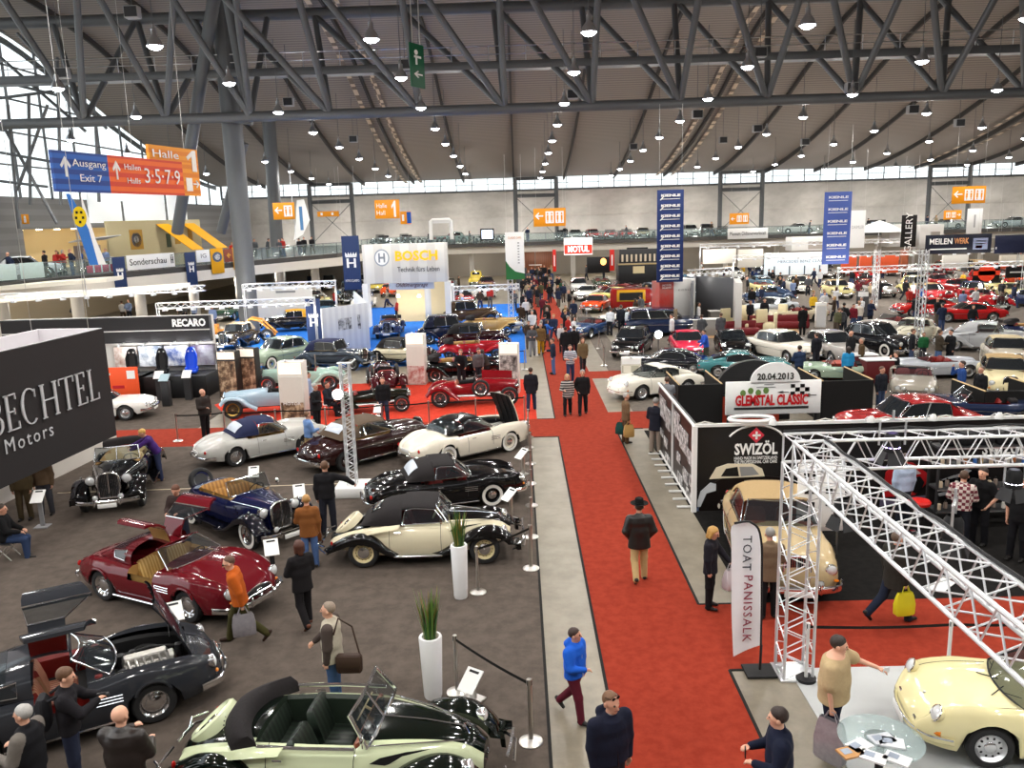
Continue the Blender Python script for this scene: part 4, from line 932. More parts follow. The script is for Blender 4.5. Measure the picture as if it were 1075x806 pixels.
def nine(root, col):
 """rear-engined fastback coupe with tall front wings"""
 pm = paint(col)
 P = dict(R=.315, ax=(-1.1, 1.12), pm=pm, dip=.045, fp=.84, w=[(-2.1, .5), (-2.0, .66), (-1.6, .78), (-1.1, .82), (0, .79), (1.1, .8), (1.6, .77), (1.9, .7), (2.05, .52)],
  top=[(-2.1, .56), (-1.95, .72), (-1.4, .86), (-.5, .9), (.6, .9), (1.1, .84), (1.6, .73), (1.9, .6), (2.05, .46)], fen=[(-2.1, .54), (-1.9, .72), (-1.2, .88), (0, .87), (.7, .885), (1.2, .89), (1.55, .86), (1.78, .79), (1.9, .66), (2.05, .44)],
  zw=[(-2.1, .48), (0, .58), (1.5, .58), (2.05, .42)], bot=[(-2.1, .36), (-1.5, .24), (0, .2), (1.5, .22), (2.05, .3)])
 body(P, [pm], root)
 cabin(dict(x=(.72, .2, -.5, -1.75, -.72), wb=.7, wr=.54, zb=.89, zbr=.78, zr=1.3, tap=.78, sq=.62, rw=(.4, .95, .85), pil=(.6,), round=True, bow=.14), root, pm, trim=BLACK)
 for s in (1, -1):
  headlamp(root, 1.81, s*.63, .725, .122, .14, yaw=s*.06, tilt=.5, m=pm); b = MB(); b.lathe([(.118, 0), (.13, .006), (.122, .02), (.108, .014)], 20, T=TX(1.81, s*.63, .725) @ Matrix.Rotation(s*.06, 4, 'Z') @ Matrix.Rotation(PI/2-.5, 4, 'Y')); b.obj('headlamp_rim', CHROME, root)
  b = MB(); b.tube([(1.97, s*.46, .46), (1.95, s*.56, .46), (1.88, s*.66, .465), (1.76, s*.735, .47)], .034, 8, flat=1.2); b.obj('indicator', AMBER, root)
  b = MB(); b.box((2.005, s*.36, .47), (.03, .1, .05), bev=.01); b.obj('horn_grille', CHROME, root)
  b = MB(); b.tube([(1.0, s*.3, .862), (.78, s*.1, .895)], .008, 5); b.tube([(.85, s*.25, .89), (.7, s*.5, .96)], .006, 4); b.obj('wiper', BLACK, root)
 bumper(root, [(1.6, -.79, .38), (1.9, -.68, .37), (2.06, -.4, .36), (2.1, 0, .36), (2.06, .4, .36), (1.9, .68, .37), (1.6, .79, .38)], .05, pm)
 bumper(root, [(1.62, -.81, .42), (1.92, -.69, .41), (2.08, -.4, .4), (2.125, 0, .4), (2.08, .4, .4), (1.92, .69, .41), (1.62, .81, .42)], .016)
 bumper(root, [(-1.7, -.79, .42), (-2.0, -.66, .42), (-2.14, 0, .42), (-2.0, .66, .42), (-1.7, .79, .42)], .05)
 b = MB(); b.ell((1.78, 0, .66), (.03, .022, .018), 0, 8); b.obj('bonnet_badge', STEEL, root); plate(root, 2.13, .34, .5, .11)
 seams(root, P, [-.5, .66]); b = MB(); xs, R, MH, *_ = P['sec']
 for s in (1, -1): b.tube([(r[MH-1-6*s][0], r[MH-1-6*s][1], r[MH-1-6*s][2]+.002) for x, r in zip(xs, R) if .75 < x < 1.85], .004, 4)
 b.obj('bonnet_gap', BLACK, root); four(root, P, .68, .17, .2, style='slot', col=ALU, n=32); strip(root, [(x, .8, .225) for x in (-.7, 0, .7)], .016)
 for s in (1, -1): seat(root, -.1, s*.34, .38, .46, BLACK, .5)
 steer(root, .35, .34, .9); return P
# ---------------------------------------------------------------- hall shell
YF = 108.; XL = -37.5; XR = 74.; ZG = 4.5
ROOFP = interp([(-6, 21.5), (20, 23), (46, 23.4), (58, 22.8), (66, 21.8), (73, 20.0), (82, 17.2), (91.5, 14.9), (99, 13.5), (104, 12.8), (108.2, 12.4)])
ROOF_M = pattern('corrugated_roof', 'wave', hexc('8f857d'), hexc('776e67'), .8, .75, 'Y', mul=(1, 1, 1))
CONC = pattern('polished_concrete', 'noise', hexc('857c6c'), hexc('71695a'), 1.3, .38)
nt = CONC.node_tree; CONC.node_tree.nodes['Principled BSDF'].inputs['Specular IOR Level'].default_value = .5
def carpet(n, a, b, s=35):
 m = pattern(n, 'noise', hexc(a), hexc(b), s, .95); m.node_tree.nodes['Principled BSDF'].inputs['Specular IOR Level'].default_value = .1; return m
GREYC = carpet('grey_carpet', '5b524b', '4e4640', 3.); REDC = carpet('red_carpet', '8f3524', '832c1d', 5.); REDB = carpet('bright_red_carpet', 'c23e2c', 'b23423', 5.); BLUEC = carpet('blue_carpet', '2a6fc6', '2060b4', 5.)
BLACKC = carpet('black_carpet', '1c1a19', '141312', 6.); EDGEB = plain('151412', .8); MIDC = carpet('mid_grey_carpet', '6e665e', '5f5852', 4.); STAND = plain('b4b6b6', .35)
zf = [0]
def floor_poly(name, pts, m, z, kind='structure', label=None):
 b = MB(); n = len(pts); b.add([(p[0], p[1], z) for p in pts]+[(p[0], p[1], z-.02 if z > .005 else -.1) for p in pts], [tuple(range(n))]+[(i, (i+1) % n, n+(i+1) % n, n+i) for i in range(n)])
 o = b.obj(name, m, smooth=0); o['kind'] = 'structure'; return o
def R4(x0, y0, x1, y1): return [(x0, y0), (x1, y0), (x1, y1), (x0, y1)]
floor_poly('floor', R4(-60, -8, 90, 125), CONC, 0)
# left display carpet, red aisle, cross aisles, blue and red stands
ax0, ax1 = 1.25, 3.34
sl = G(565, 590).x
yc0 = G(560, 459).y; yc1 = G(560, 440).y
floor_poly('floor_grey_stand', [(-30, -6), (sl, -6), (sl, yc0), (-30, yc0)], GREYC, .006)
floor_poly('floor_aisle', R4(ax0, -6, ax1, 106), REDC, .007)
floor_poly('floor_cross_aisle', R4(-30, yc0, ax0, yc1), REDC, .008)
yr1 = G(480, 400).y
floor_poly('floor_red_stand', [(G(262, 440).x, yc1), (sl+.3, yc1), (sl+.3, yr1), (G(300, 398).x, yr1), (G(225, 425).x, G(225, 425).y)], REDB, .009)
yb0, yb1 = G(400, 385).y, G(400, 340).y
floor_poly('floor_blue_stand', [(G(215, 388).x, yb0), (G(553, 385).x, yb0), (G(553, 385).x, yb1+12), (G(240, 340).x-2, yb1+12)], BLUEC, .01)
floor_poly('floor_test_track', R4(G(60, 440).x, yc1, G(222, 440).x, yc1+11), GREYC, .008)
# right hand side
yq0, yq1 = G(700, 449).y, G(700, 431).y
floor_poly('floor_cross_aisle', R4(ax1, yq0, G(780, 445).x, yq1), REDC, .008)
yx = G(640, 393).y
floor_poly('floor_cross_aisle', R4(ax1, yx-.9, ax1+5, yx+.9), REDC, .008)
floor_poly('floor_mid_stand', R4(G(647, 420).x+.4, yq1, 60, 98), MIDC, .006)
floor_poly('floor_mid_stand', R4(G(655, 345).x-1.5, yx+1.2, G(655, 345).x, 98), CONC, .0075)
bx = G(745, 567).x; by0 = G(800, 633).y
floor_poly('floor_black_stand', R4(bx, by0, 26, yq0-.3), BLACKC, .008)
yp0 = G(840, 702).y
floor_poly('floor_cross_aisle', R4(ax1, yp0, 26, by0), REDC, .0095)
px0 = G(850, 740).x
floor_poly('floor_pale_stand', R4(px0, -6, 26, yp0), STAND, .012)
for x, y0, y1 in ((ax0, yc1, 60), (ax0, -6, yc0), (ax1, by0, yq0), (ax1, -6, yp0), (sl, -6, yc0)):
 b = MB(); b.box((x, (y0+y1)/2, .008), (.05, y1-y0, .014)); struct(b.obj('trim_1', EDGEB))
for x0, x1, y in ((ax1, bx, by0), (sl, ax0, yc0), (sl+.3, ax0, yc1), (ax1, px0, yp0), (ax1, bx, yq0)):
 b = MB(); b.box(((x0+x1)/2, y, .008), (x1-x0, .05, .016)); struct(b.obj('trim_2', EDGEB))
p, q = G(60, 518), G(455, 505); b = MB(); b.slab([(p.x, p.y, .008), (q.x, q.y, .008), (q.x, q.y+.06, .008), (p.x, p.y+.06, .008)], .004); struct(b.obj('trim_3', plain('b5a88e')))
# roof with ribs
b = MB(); ys = [-6+k*(YF+6.2)/60 for k in range(61)]
b.loft([[(x, y, ROOFP(y)) for y in ys] for x in (XL-.2, XR)], 0, False); b.loft([[(x, y, ROOFP(y)+.3) for y in ys] for x in (XL-.2, XR)], 0, False)
struct(b.obj('ceiling', ROOF_M, norm=False))
RIB = plain('3a3735', .7); CREAMS = pattern('perforated_strip', 'checker', hexc('cdb89e'), hexc('77695c'), 1.0, .7)
for k in range(-6, 12):
 x = 6.33*k-.2; b = MB(); yy = [y for y in ys if y > 40]
 b.loft([[(x+dx, y, ROOFP(y)+dz) for dx, dz in ((-.09, 0), (-.09, -.42), (.09, -.42), (.09, 0))] for y in yy], 0, True); struct(b.obj('ceiling_rib', RIB, norm=False))
 if k % 5 == 3:
  for s in (-1, 1):
   b = MB(); b.loft([[(x+s*.95+dx, y, ROOFP(y)-.25) for dx in (-.2, .2)] for y in yy], 0, False); struct(b.obj('ceiling_strip', CREAMS, norm=False))
# far wall: clerestory, sloping panels, vertical base
SKYG = glow('eaf2f8', 1.6)
WALLP = pattern('grey_wall_panel', 'noise', hexc('bdb8b1'), hexc('aea9a2'), .5, .7); WALLG = plain('8b8b8c', .7)
b = MB(); b.quad((XL, YF, 10.9), (XR, YF, 10.9), (XR, YF, 12.4), (XL, YF, 12.4)); w = struct(b.obj('window_1', GLASS, norm=False)); w.data.materials[0] = mat('clear_glass', (.6, .7, .75), .05, noise=0, tr=.85)
for i in range(0, 58):
 x = XL+2*i; b = MB(); b.box((x, YF-.05, 11.65), (.09, .14, 1.6)); struct(b.obj('window_mullion', GREYMETAL))
b = MB(); b.box(((XL+XR)/2, YF-.08, 10.85), (XR-XL, .25, .22)); b.box(((XL+XR)/2, YF-.05, 11.65), (XR-XL, .1, .06)); struct(b.obj('trim_4', GREYMETAL))
b = MB(); b.slab([(XL, YF, 10.85), (XR, YF, 10.85), (XR, 113, 7.6), (XL, 113, 7.6)], -.2); b.slab([(XL, 113, 7.6), (XR, 113, 7.6), (XR, 113, ZG), (XL, 113, ZG)], -.2); struct(b.obj('wall_far', WALLP, smooth=0))
for i in range(38):
 x = XL+1.5+3*i; b = MB(); b.tube([(x, YF-.06, 10.85), (x, 112.9, 7.65)], .15, 5); struct(b.obj('wall_far_rib', plain('ece2d0')))
b = MB(); b.slab([(XL, 110, 0), (XR, 110, 0), (XR, 110, ZG-.7), (XL, 110, ZG-.7)], -.2); struct(b.obj('wall_far_lower', plain('8d8780'), smooth=0))
def portal(xa, xb):
 b = MB()
 A, B = PY(xa, 205, YF-1.2).x, PY(xb, 205, YF-1.2).x
 for x in (A, B): b.tube([(x, YF-1.2, ZG), (x, YF-1.2, 12.3)], .28, 10)
 b.tube([(A, YF-1.2, 10.1), (B, YF-1.2, 10.1)], .24, 10); b.tube([(A, YF-1.2, 12.2), (B, YF-1.2, 12.2)], .2, 8)
 for p, q in (((A, ZG+.5), (B, 10.0)), ((B, ZG+.5), (A, 10.0))): b.tube([(p[0], YF-1.2, p[1]), (q[0], YF-1.2, q[1])], .04, 5)
 struct(b.obj('wall_far_portal', GREYMETAL))
for p in ((325, 369), (541, 584), (756, 800), (975, 1017)): portal(*p)
# left wall: glazed above, panelled below, opening on the gallery
b = MB(); b.quad((XL, 20, 10.1), (XL, YF, 10.1), (XL, YF, 24), (XL, 20, 24)); struct(b.obj('window_2', MATS['clear_glass'], norm=False))
for y in [20+4.4*i for i in range(21)]:
 b = MB(); b.box((XL+.1, y, 17), (.16, .12, 14)); struct(b.obj('window_mullion', GREYMETAL))
for z in (12.4, 14.8, 17.2, 19.6, 22): b = MB(); b.box((XL+.1, 64, z), (.12, 88, .12)); struct(b.obj('window_transom', GREYMETAL))
LP_ = pattern('grey_panel_boards', 'wave', hexc('8a8887'), hexc('7f7d7c'), .35, .6, 'Z')
ya, yb = [20.+0, 0], 0
def on_left(px): d = ray(px, 250); t = XL/d[0]; return t*d[1]
y0, y1 = on_left(25), on_left(118)
z1 = PY(60, 240, (y0+y1)/2).z
b = MB(); b.box((XL-.15, (20+y0)/2, 5), (.3, y0-20, 10.2)); b.box((XL-.15, (YF+5+y1)/2, 5), (.3, YF+5-y1, 10.2)); b.box((XL-.15, (y0+y1)/2, (z1+10.1)/2), (.3, y1-y0, 10.1-z1)); b.box((XL-.15, (y0+y1)/2, 2.2), (.3, y1-y0, 4.5)); struct(b.obj('wall_left', LP_, smooth=0))
b = MB(); b.box((XL-3, (y0+y1)/2, (ZG+z1)/2), (.2, y1-y0, z1-ZG)); b.box((XL-1.6, (y0+y1)/2, z1+.05), (3, y1-y0, .1)); b.box((XL-1.6, y0, (ZG+z1)/2), (3, .1, z1-ZG)); b.box((XL-1.6, y1, (ZG+z1)/2), (3, .1, z1-ZG)); b.box((XL-1.6, (y0+y1)/2, ZG-.05), (3, y1-y0, .1)); struct(b.obj('wall_recess', plain('c8b58c'), smooth=0))
for i in range(5):
 y = lerp(y0, y1, (i+.6)/5.2); o = MB().lathe([(0, 0), (.2, 0), (.24, -.06), (0, -.05)], 12).obj('downlight', glow('fff0d0', 12), loc=(XL-1.2, y, z1-.02)); tag(o, 'small round downlight in the ceiling of the beige gallery lobby', 'light', 'downlights of the gallery lobby')
 l = bpy.data.lights.new('downlight_beam', 'POINT'); l.energy = 34; l.color = (1, .88, .68); l.shadow_soft_size = .2; lo = bpy.data.objects.new('downlight_beam', l); C.objects.link(lo); lo.location = (XL-1.4, y, z1-.5)
b = MB(); b.box(((XL+XR)/2, -9, 11), (XR-XL, .3, 22)); struct(b.obj('wall_front', plain('77706a'))); b = MB(); b.box((XR, 50, 11), (.3, 120, 22)); struct(b.obj('wall_right', plain('8a847c')))
E0, E1 = G(0, 297, ZG), G(354, 266, ZG); dE = (E1-E0).normalized(); E0x = E0-dE*14
YGF = 102.
ED = [(E0x.x, E0x.y), (E1.x, E1.y), (E1.x+1.5, YGF), (XR, YGF)]
def extr(poly, z0, z1):
 b = MB(); n = len(poly); b.add([(x, y, z0) for x, y in poly]+[(x, y, z1) for x, y in poly], [tuple(range(n-1, -1, -1)), tuple(range(n, 2*n))]+[(i, (i+1) % n, n+(i+1) % n, n+i) for i in range(n)]); return b
struct(extr(ED+[(XR, 113), (XL, 113), (XL, E0x.y)], ZG-.4, ZG).obj('floor_gallery', plain('4a4846', .6), smooth=0))
struct(extr([(x+.3, y+.5) for x, y in ED]+[(XR, 113), (XL, 113), (XL, E0x.y+.5)], ZG-1.2, ZG-.4).obj('ceiling_gallery', plain('d9d3c8', .6), smooth=0))
gl = mat('balustrade_glass', (.4, .5, .5), .05, noise=0, tr=.86)
for i in range(3):
 p, q = Vector((*ED[i], ZG)), Vector((*ED[i+1], ZG)); L = (q-p).length; n = max(1, int(L/2.2)); r = thing('balustrade', ['glass balustrade along the slanted left gallery edge', 'short glass balustrade joining the left and far galleries', 'long glass balustrade along the far gallery'][i], 'balustrade', (0, 0, 0))
 b = MB(); b.slab([p+Vector((0, 0, .08)), q+Vector((0, 0, .08)), q+Vector((0, 0, 1.0)), p+Vector((0, 0, 1.0))], .02); b.obj('glass_panel', gl, r)
 b = MB(); b.tube([p+Vector((0, 0, 1.05)), q+Vector((0, 0, 1.05))], .035, 6); b.obj('handrail', GREYMETAL, r)
 for k in range(n+1):
  c = p.lerp(q, k/n); b = MB(); b.box((c.x, c.y, ZG+.52), (.07, .07, 1.04)); b.obj('post', GREYMETAL, r)
for k in range(9):                        # posts carrying the left gallery, and the far one
 c = E0x.lerp(E1, (k+.5)/9)+Vector((-1.2, 2.2, 0)); b = MB(); b.tube([(c.x, c.y, 0), (c.x, c.y, ZG-1.2)], .4, 14); struct(b.obj('column_gallery', plain('b8b4ae')))
for k in range(14):
 b = MB(); x = -12+6.3*k; b.tube([(x, YGF+2, 0), (x, YGF+2, ZG-1.2)], .3, 12); struct(b.obj('column_gallery', plain('b8b4ae')))
b = MB(); b.slab([(XL, E0x.y-6, 0), (XL, 110, 0), (XL, 110, ZG-1.2), (XL, E0x.y-6, ZG-1.2)], .1); struct(b.obj('wall_left_lower', plain('b3a58d'), smooth=0))
# main roof truss
YT = 55.; NB_ = []
chord = lambda px, py: PY(px, py, YT)
zc_ = PY(537, 114, YT).z
b = MB(); b.tube([(XL, YT, zc_), (XR, YT, zc_)], .32, 12); struct(b.obj('beam_bottom_chord', GREYMETAL))
ZT2 = PY(400, 10, 59).z; ZT1 = ZT2+.6
b = MB(); b.tube([(XL, 59.5, ZT2), (XR, 59.5, ZT2)], .38, 12); struct(b.obj('beam_rear_chord', GREYMETAL))
b = MB(); b.tube([(XL, 51.5, ZT1), (XR, 51.5, ZT1)], .38, 12); struct(b.obj('beam_front_chord', GREYMETAL))
for px, l, r_ in ((86, -.36, .31), (173, -.31, .38), (262, -.5, .1), (346, -.83, -.13), (440, -.82, -.07), (530, -.75, -.02), (622, -.66, .025), (714, -.6, .1), (805, -.53, .2), (896, -.47, .28), (988, -.41, .32), (1075, -.4, .35)):
 x = PY(px, 110, YT).x; h = ZT1-zc_
 for s in (l, r_):
  b = MB(); b.tube([(x, YT, zc_), (x+s*h*.97, 51.5, ZT1)], .21, 10); struct(b.obj('beam_front_diagonal', GREYMETAL))
  b = MB(); b.tube([(x, YT, zc_), (x+(s*1.1-.06)*h, 59.5, ZT2)], .2, 10); struct(b.obj('beam_rear_diagonal', GREYMETAL))
zk = PY(537, 69, 57.).z
b = MB(); b.box(((XL+XR)/2, 57., zk), (XR-XL, 1.1, .5), bev=.05); struct(b.obj('beam_catwalk', GREYMETAL))
b = MB()
for z in (.65, 1.15): b.tube([(XL, 56.5, zk+z), (XR, 56.5, zk+z)], .03, 5)
for k in range(48): x = XL+2.4*k; b.tube([(x, 56.5, zk), (x, 56.5, zk+1.15)], .025, 4)
struct(b.obj('beam_catwalk_rail', ALU))
def column(a, c, Y0, Y1, r, nm='column'):
 p, q = PY(*a, Y0), PY(*c, Y1); d = (q-p)/(q.z-p.z); b = MB(); b.tube([p+d*(24-p.z), p+d*(0-p.z)], r, 18); return struct(b.obj(nm, GREYMETAL))
column((232, 0), (258, 295), 57, 57, .66); column((280, 90), (293, 290), 82, 82, .62)
def strut(a, c, Y0, Y1, r): b = MB(); b.tube([PY(*a, Y0), PY(*c, Y1)], r, 12); struct(b.obj('column_strut', GREYMETAL))
strut((226, -10), (186, 244), 55, 60, .4); strut((238, -5), (262, 125), 54, 55, .3); strut((256, 150), (232, 244), 60, 61, .35); strut((222, 122), (265, 128), 56, 56, .22)
# left facade steelwork
for a, c in (((0, 60), (90, 138)), ((60, 60), (64, 215)), ((100, 120), (104, 212)), ((30, 100), (32, 215)), ((0, 160), (140, 185)), ((0, 85), (60, 100)), ((18, 35), (112, 135)), ((0, 128), (45, 134)), ((5, 135), (60, 235)), ((0, 190), (50, 196)), ((50, 110), (18, 200)), ((20, 240), (8, 110)), ((0, 103), (86, 92))): b = MB(); b.tube([PY(*a, 60), PY(*c, 60)], .11, 6); struct(b.obj('beam_facade', GREYMETAL))
# ---------------------------------------------------------------- pendant lamps
LZ = interp([(0, 14.3), (33, 14.25), (42, 14.15), (50, 13.8), (58, 13.5), (66, 13.2), (75.5, 12.85), (83, 12.5), (100, 11.9)])
SHADE = mat('lamp_shade', (.42, .43, .45), .3, .8, noise=.03); LAMPG = glow('f6faff', 26)
proto = None; LAMPS = []
for ix in range(-4, 8):
 for j in range(-4, 9):
  x = 2.93+8.23*ix; y = 33.3+8.25*j
  if abs(x)/max(y, 1) > .8 and y > 30: continue
  if x > XR-8 or x < XL+4 or (y < 30 and abs(x) > 30): continue
  z = LZ(y)
  if proto is None:
   r = thing('pendant_lamp', 'x', 'lamp', (x, y, z))
   b = MB(); b.lathe([(.31, 0), (.3, .05), (.24, .22), (.13, .36), (.1, .42), (.1, .62), (.05, .66), (.03, .8)], 20); b.obj('lamp_shade', SHADE, r, norm=False)
   b = MB(); b.lathe([(0, -.13), (.14, -.11), (.25, -.04), (.29, .04)], 20); b.obj('lamp_lens', LAMPG, r, norm=False)
   b = MB(); b.tube([(0, 0, .8), (0, 0, 4)], .018, 5); b.obj('suspension_rod', GREYMETAL, r); proto = r
  else: r = dup(proto, (x, y, z), label='x')
  LAMPS.append((ix, j, r))
  for kd, en, dz in (('SPOT', 1250, .2), ('POINT', 110, .45)):      # downward beam and the glow of the lens
   L_ = bpy.data.lights.new('lamp_light', kd); L_.energy = en; L_.shadow_soft_size = .25; L_.color = (1, .965, .91)
   if kd == 'SPOT': L_.spot_size = R_(156); L_.spot_blend = .5
   o = bpy.data.objects.new('lamp_light', L_); C.objects.link(o); o.location = (x, y, z-dz)
for ix, j, r in LAMPS:
 X = r.location.x
 side = 'above the aisle' if ix == 0 else ('%s row %s of aisle' % (ORD[abs(ix)-1], 'right' if ix > 0 else 'left')); dep = 'before the truss' if r.location.y < 54 else 'behind the truss'
 same = sorted([q for i2, j2, q in LAMPS if i2 == ix and (q.location.y < 54) == (r.location.y < 54)], key=lambda q: q.location.y)
 r['label'] = 'pendant lamp %s, %s, %s from front' % (side, dep, ORD[same.index(r)]); r['group'] = 'pendant lamps under the hall roof'
# ceiling loudspeakers on rods and the green escape sign
sp = None
for n_, (px, py, Y) in enumerate(((425, 68, 54), (66, 77, 52), (139, 13, 46), (798, 55, 54), (601, 99, 58), (441, 113, 60), (303, 107, 64), (371, 146, 78), (732, 120, 62), (958, 115, 62), (1007, 129, 70), (894, 92, 54), (795, 135, 72), (845, 149, 80), (665, 154, 84), (759, 147, 82))):
 p = PY(px, py, Y)
 lb = 'grey box loudspeaker hung below the roof, %s' % ['left of the green escape sign', 'in front of the far left truss node', 'at the top left corner', 'on the catwalk right of the aisle', 'small, above the aisle', 'small, below the green escape sign', 'left, behind the second column', 'small, left of the triple ribs', 'right of the aisle under the chord', 'far right under the chord', 'far right, beyond the chord', 'on a right truss node', 'right, beyond the truss', 'right, near the far roof edge', 'small, over the far stands', 'small, right of the two props'][n_]
 p.z = min(p.z, ROOFP(p.y)-1.2)
 if sp is None:
  sp = thing('loudspeaker', lb, 'loudspeaker', p, 0, 'loudspeakers under the roof'); b = MB(); b.box((0, 0, 0), (.75, .5, .6), bev=.04); b.obj('cabinet', plain('9a9a9a'), sp)
  b = MB(); b.box((0, -.255, 0), (.66, .02, .5)); b.obj('speaker_grille', DARK, sp); b = MB(); b.tube([(0, 0, .3), (0, 0, 4)], .02, 5); b.obj('suspension_rod', GREYMETAL, sp)
 else: dup(sp, p, label=lb, group='loudspeakers under the roof')
up0 = None  # fill lamps added on the gallery floor to brighten the sloping far wall
for i in range(14):
 x = -30+7.6*i; y = 109.5; lb = 'small uplighter on the far gallery floor, %s from the left' % ORD[i]
 if up0 is None: up0 = thing('added_uplighter', lb, 'lamp', (x, y, ZG), 0, 'uplighters on the far gallery'); b = MB(); b.box((0, 0, .12), (.5, .3, .24), bev=.03); b.obj('housing', DARK, up0); b = MB(); b.box((0, 0, .25), (.42, .24, .02)); b.obj('lens', glow('fff6ea', 6), up0)
 else: dup(up0, (x, y, ZG), label=lb, group='uplighters on the far gallery')
 L_ = bpy.data.lights.new('added_uplight', 'POINT'); L_.energy = 420; L_.shadow_soft_size = .3; L_.color = (1, .96, .9); o = bpy.data.objects.new('added_uplight', L_); C.objects.link(o); o.location = (x, y, ZG+.8)
so0 = None  # fill lights added below both galleries to lift the dark space there
SOF = [(E0x.lerp(E1, (i+.5)/8)+Vector((-1.6, 3.2, 0)), 'ceiling light under the left gallery', i) for i in range(8)]+[(Vector((-14+8.4*i, 106, 0)), 'ceiling light under the far gallery', i) for i in range(10)]
for c, lb, i in SOF:
 p = (c.x, c.y, ZG-1.26); lb2 = '%s, %s from the left' % (lb, ORD[i])
 if so0 is None: so0 = thing('ceiling_light', lb2, 'light', p, 0, lb); b = MB(); b.box((0, 0, 0), (.9, .3, .1), bev=.03); b.obj('fitting', WHITE, so0); b = MB(); b.box((0, 0, -.055), (.8, .22, .01)); b.obj('diffuser', glow('fff4e0', 8), so0)
 else: dup(so0, p, label=lb2, group=lb)
 L_ = bpy.data.lights.new('added_soffit_light', 'POINT'); L_.energy = 260; L_.shadow_soft_size = .25; L_.color = (1, .93, .82); o = bpy.data.objects.new('added_soffit_light', L_); C.objects.link(o); o.location = (c.x, c.y, ZG-1.75)
# ---------------------------------------------------------------- signs, banners and stands
ORANGE = plain('f09a1c', .5, 'sign_'); BLUE_S = plain('1d56b5', .5, 'sign_'); NAVY_S = plain('26375f', .6, 'sign_'); WHT = plain('f4f4f2', .5, 'sign_'); BLK = plain('121112', .5, 'sign_'); REDSG = plain('d42a22', .5, 'sign_')
def hang(name, label, cat, x0, y0, x1, y1, Y, m, t=.06, group=None, wires=True, part='panel', yaw=None, legs=False):
 """flat board whose corners are seen at (x0,y0)-(x1,y1) at depth Y"""
 a, c = PY(x0, y0, Y), PY(x1, y1, Y); mid = PY((x0+x1)/2, (y0+y1)/2, Y); w = abs(c.x-a.x); h = abs(a.z-c.z)
 r = thing(name, label, cat, (mid.x, Y, mid.z-h/2), R_(yaw or 0), group)
 b = MB(); b.box((0, 0, h/2), (w, t, h), bev=min(.02, t*.3)); b.obj(part, m, r)
 if wires:
  for s in (-.42, .42): b = MB(); b.tube([(s*w, 0, h), (s*w, 0, h+5)], .008, 4); b.obj('wire', STEEL, r)
 if legs:
  z = mid.z-h/2
  for s in (-.45, .45): b = MB(); b.tube([(s*w, .03, -z), (s*w, .03, 0)], .04, 6); b.obj('post', ALU, r)
 r['_w'], r['_h'], r['_t'] = w, h, t; return r
def put(r, s, fx, fy, size, m=WHT, w=None, dy=.035, align='CENTER', **k):
 W_, H_, t = r['_w'], r['_h'], r['_t']; sz = size*H_
 return text(s, sz, m, r, (fx*W_, -t/2-dy, fy*H_), align=align, w=w and w*W_, **k)
def mark(r, name, m, polys, t=.02):
 """flat emblem parts from outlines in board fractions"""
 b = MB(); W_, H_, tt = r['_w'], r['_h'], r['_t']
 for p in polys: b.prism([(x*W_, y*H_) for x, y in p], t, 0, TX(0, -tt/2-.001, 0) @ Matrix.Rotation(PI/2, 4, 'X'))
 return b.obj(name, m, r, smooth=0)
def rc(x, y, w, h): return [(x-w/2, y-h/2), (x+w/2, y-h/2), (x+w/2, y+h/2), (x-w/2, y+h/2)]
def arrow(x, y, w, h, d='L'):
 p = [(-.5, 0), (-.05, .42), (.06, .32), (-.18, .08), (.5, .08), (.5, -.08), (-.18, -.08), (.06, -.32), (-.05, -.42)]
 if d == 'R': p = [(-a, b) for a, b in p]
 if d == 'U': p = [(b, -a) for a, b in p]
 return [(x+a*w, y+b*h) for a, b in p]
def one(x, y, w, h): return [(x+a*w, y+c*h) for a, c in ((-.5, .66), (.1, 1), (.4, 1), (.4, 0), (-.02, 0), (-.02, .72), (-.38, .52))]
def circ(x, y, rx, ry, n=20): return [(x+rx*math.cos(2*PI*k/n), y+ry*math.sin(2*PI*k/n)) for k in range(n)]
def icons(r, xs, w, h, y=.5):
 mark(r, 'pictogram_panel', WHT, [rc(x, y, w, h) for x in xs], .012)
 fg = []
 for x in xs:
  for s in (-.25, .25): fg += [circ(x+s*w, y+h*.3, w*.09, h*.09, 10), rc(x+s*w, y-.03*h, w*.2, h*.4), rc(x+s*w, y-.32*h, w*.1, h*.2)]
 mark(r, 'pictograms', ORANGE, fg, .02)
# -- orange hall signs
r = hang('direction_sign', 'small orange sign with arrow and washroom figures on the second column', 'sign', 286, 213, 310, 230, 70, ORANGE, wires=False); mark(r, 'arrow', WHT, [arrow(-.25, .55, .35, .5)]); icons(r, [.2], .38, .66)
r = hang('direction_sign', 'orange sign reading Halle Hall 1 over the left gallery', 'sign', 393, 210, 420, 229, 88, ORANGE); put(r, 'Halle', -.22, .68, .34, w=.42); put(r, 'Hall', -.26, .3, .34, w=.34); mark(r, 'digit_one', WHT, [one(.27, .08, .2, .86)])
r = hang('direction_sign', 'orange sign with arrow and two pictogram squares over the red aisle', 'sign', 560, 219, 594, 237, 72, ORANGE); mark(r, 'arrow', WHT, [arrow(-.33, .58, .26, .48)]); icons(r, [0, .31], .26, .66)
r = hang('direction_sign', 'small orange sign right of the dark blue banner, far gallery', 'sign', 766, 224, 786, 235, 98, ORANGE); mark(r, 'arrow', WHT, [arrow(-.33, .5, .2, .4)]); icons(r, [0, .31], .24, .6)
r = hang('direction_sign', 'large orange sign with arrow and pictograms at far right', 'sign', 1000, 196, 1034, 213, 70, ORANGE); mark(r, 'arrow', WHT, [arrow(-.33, .55, .26, .48)]); icons(r, [0, .31], .26, .66)
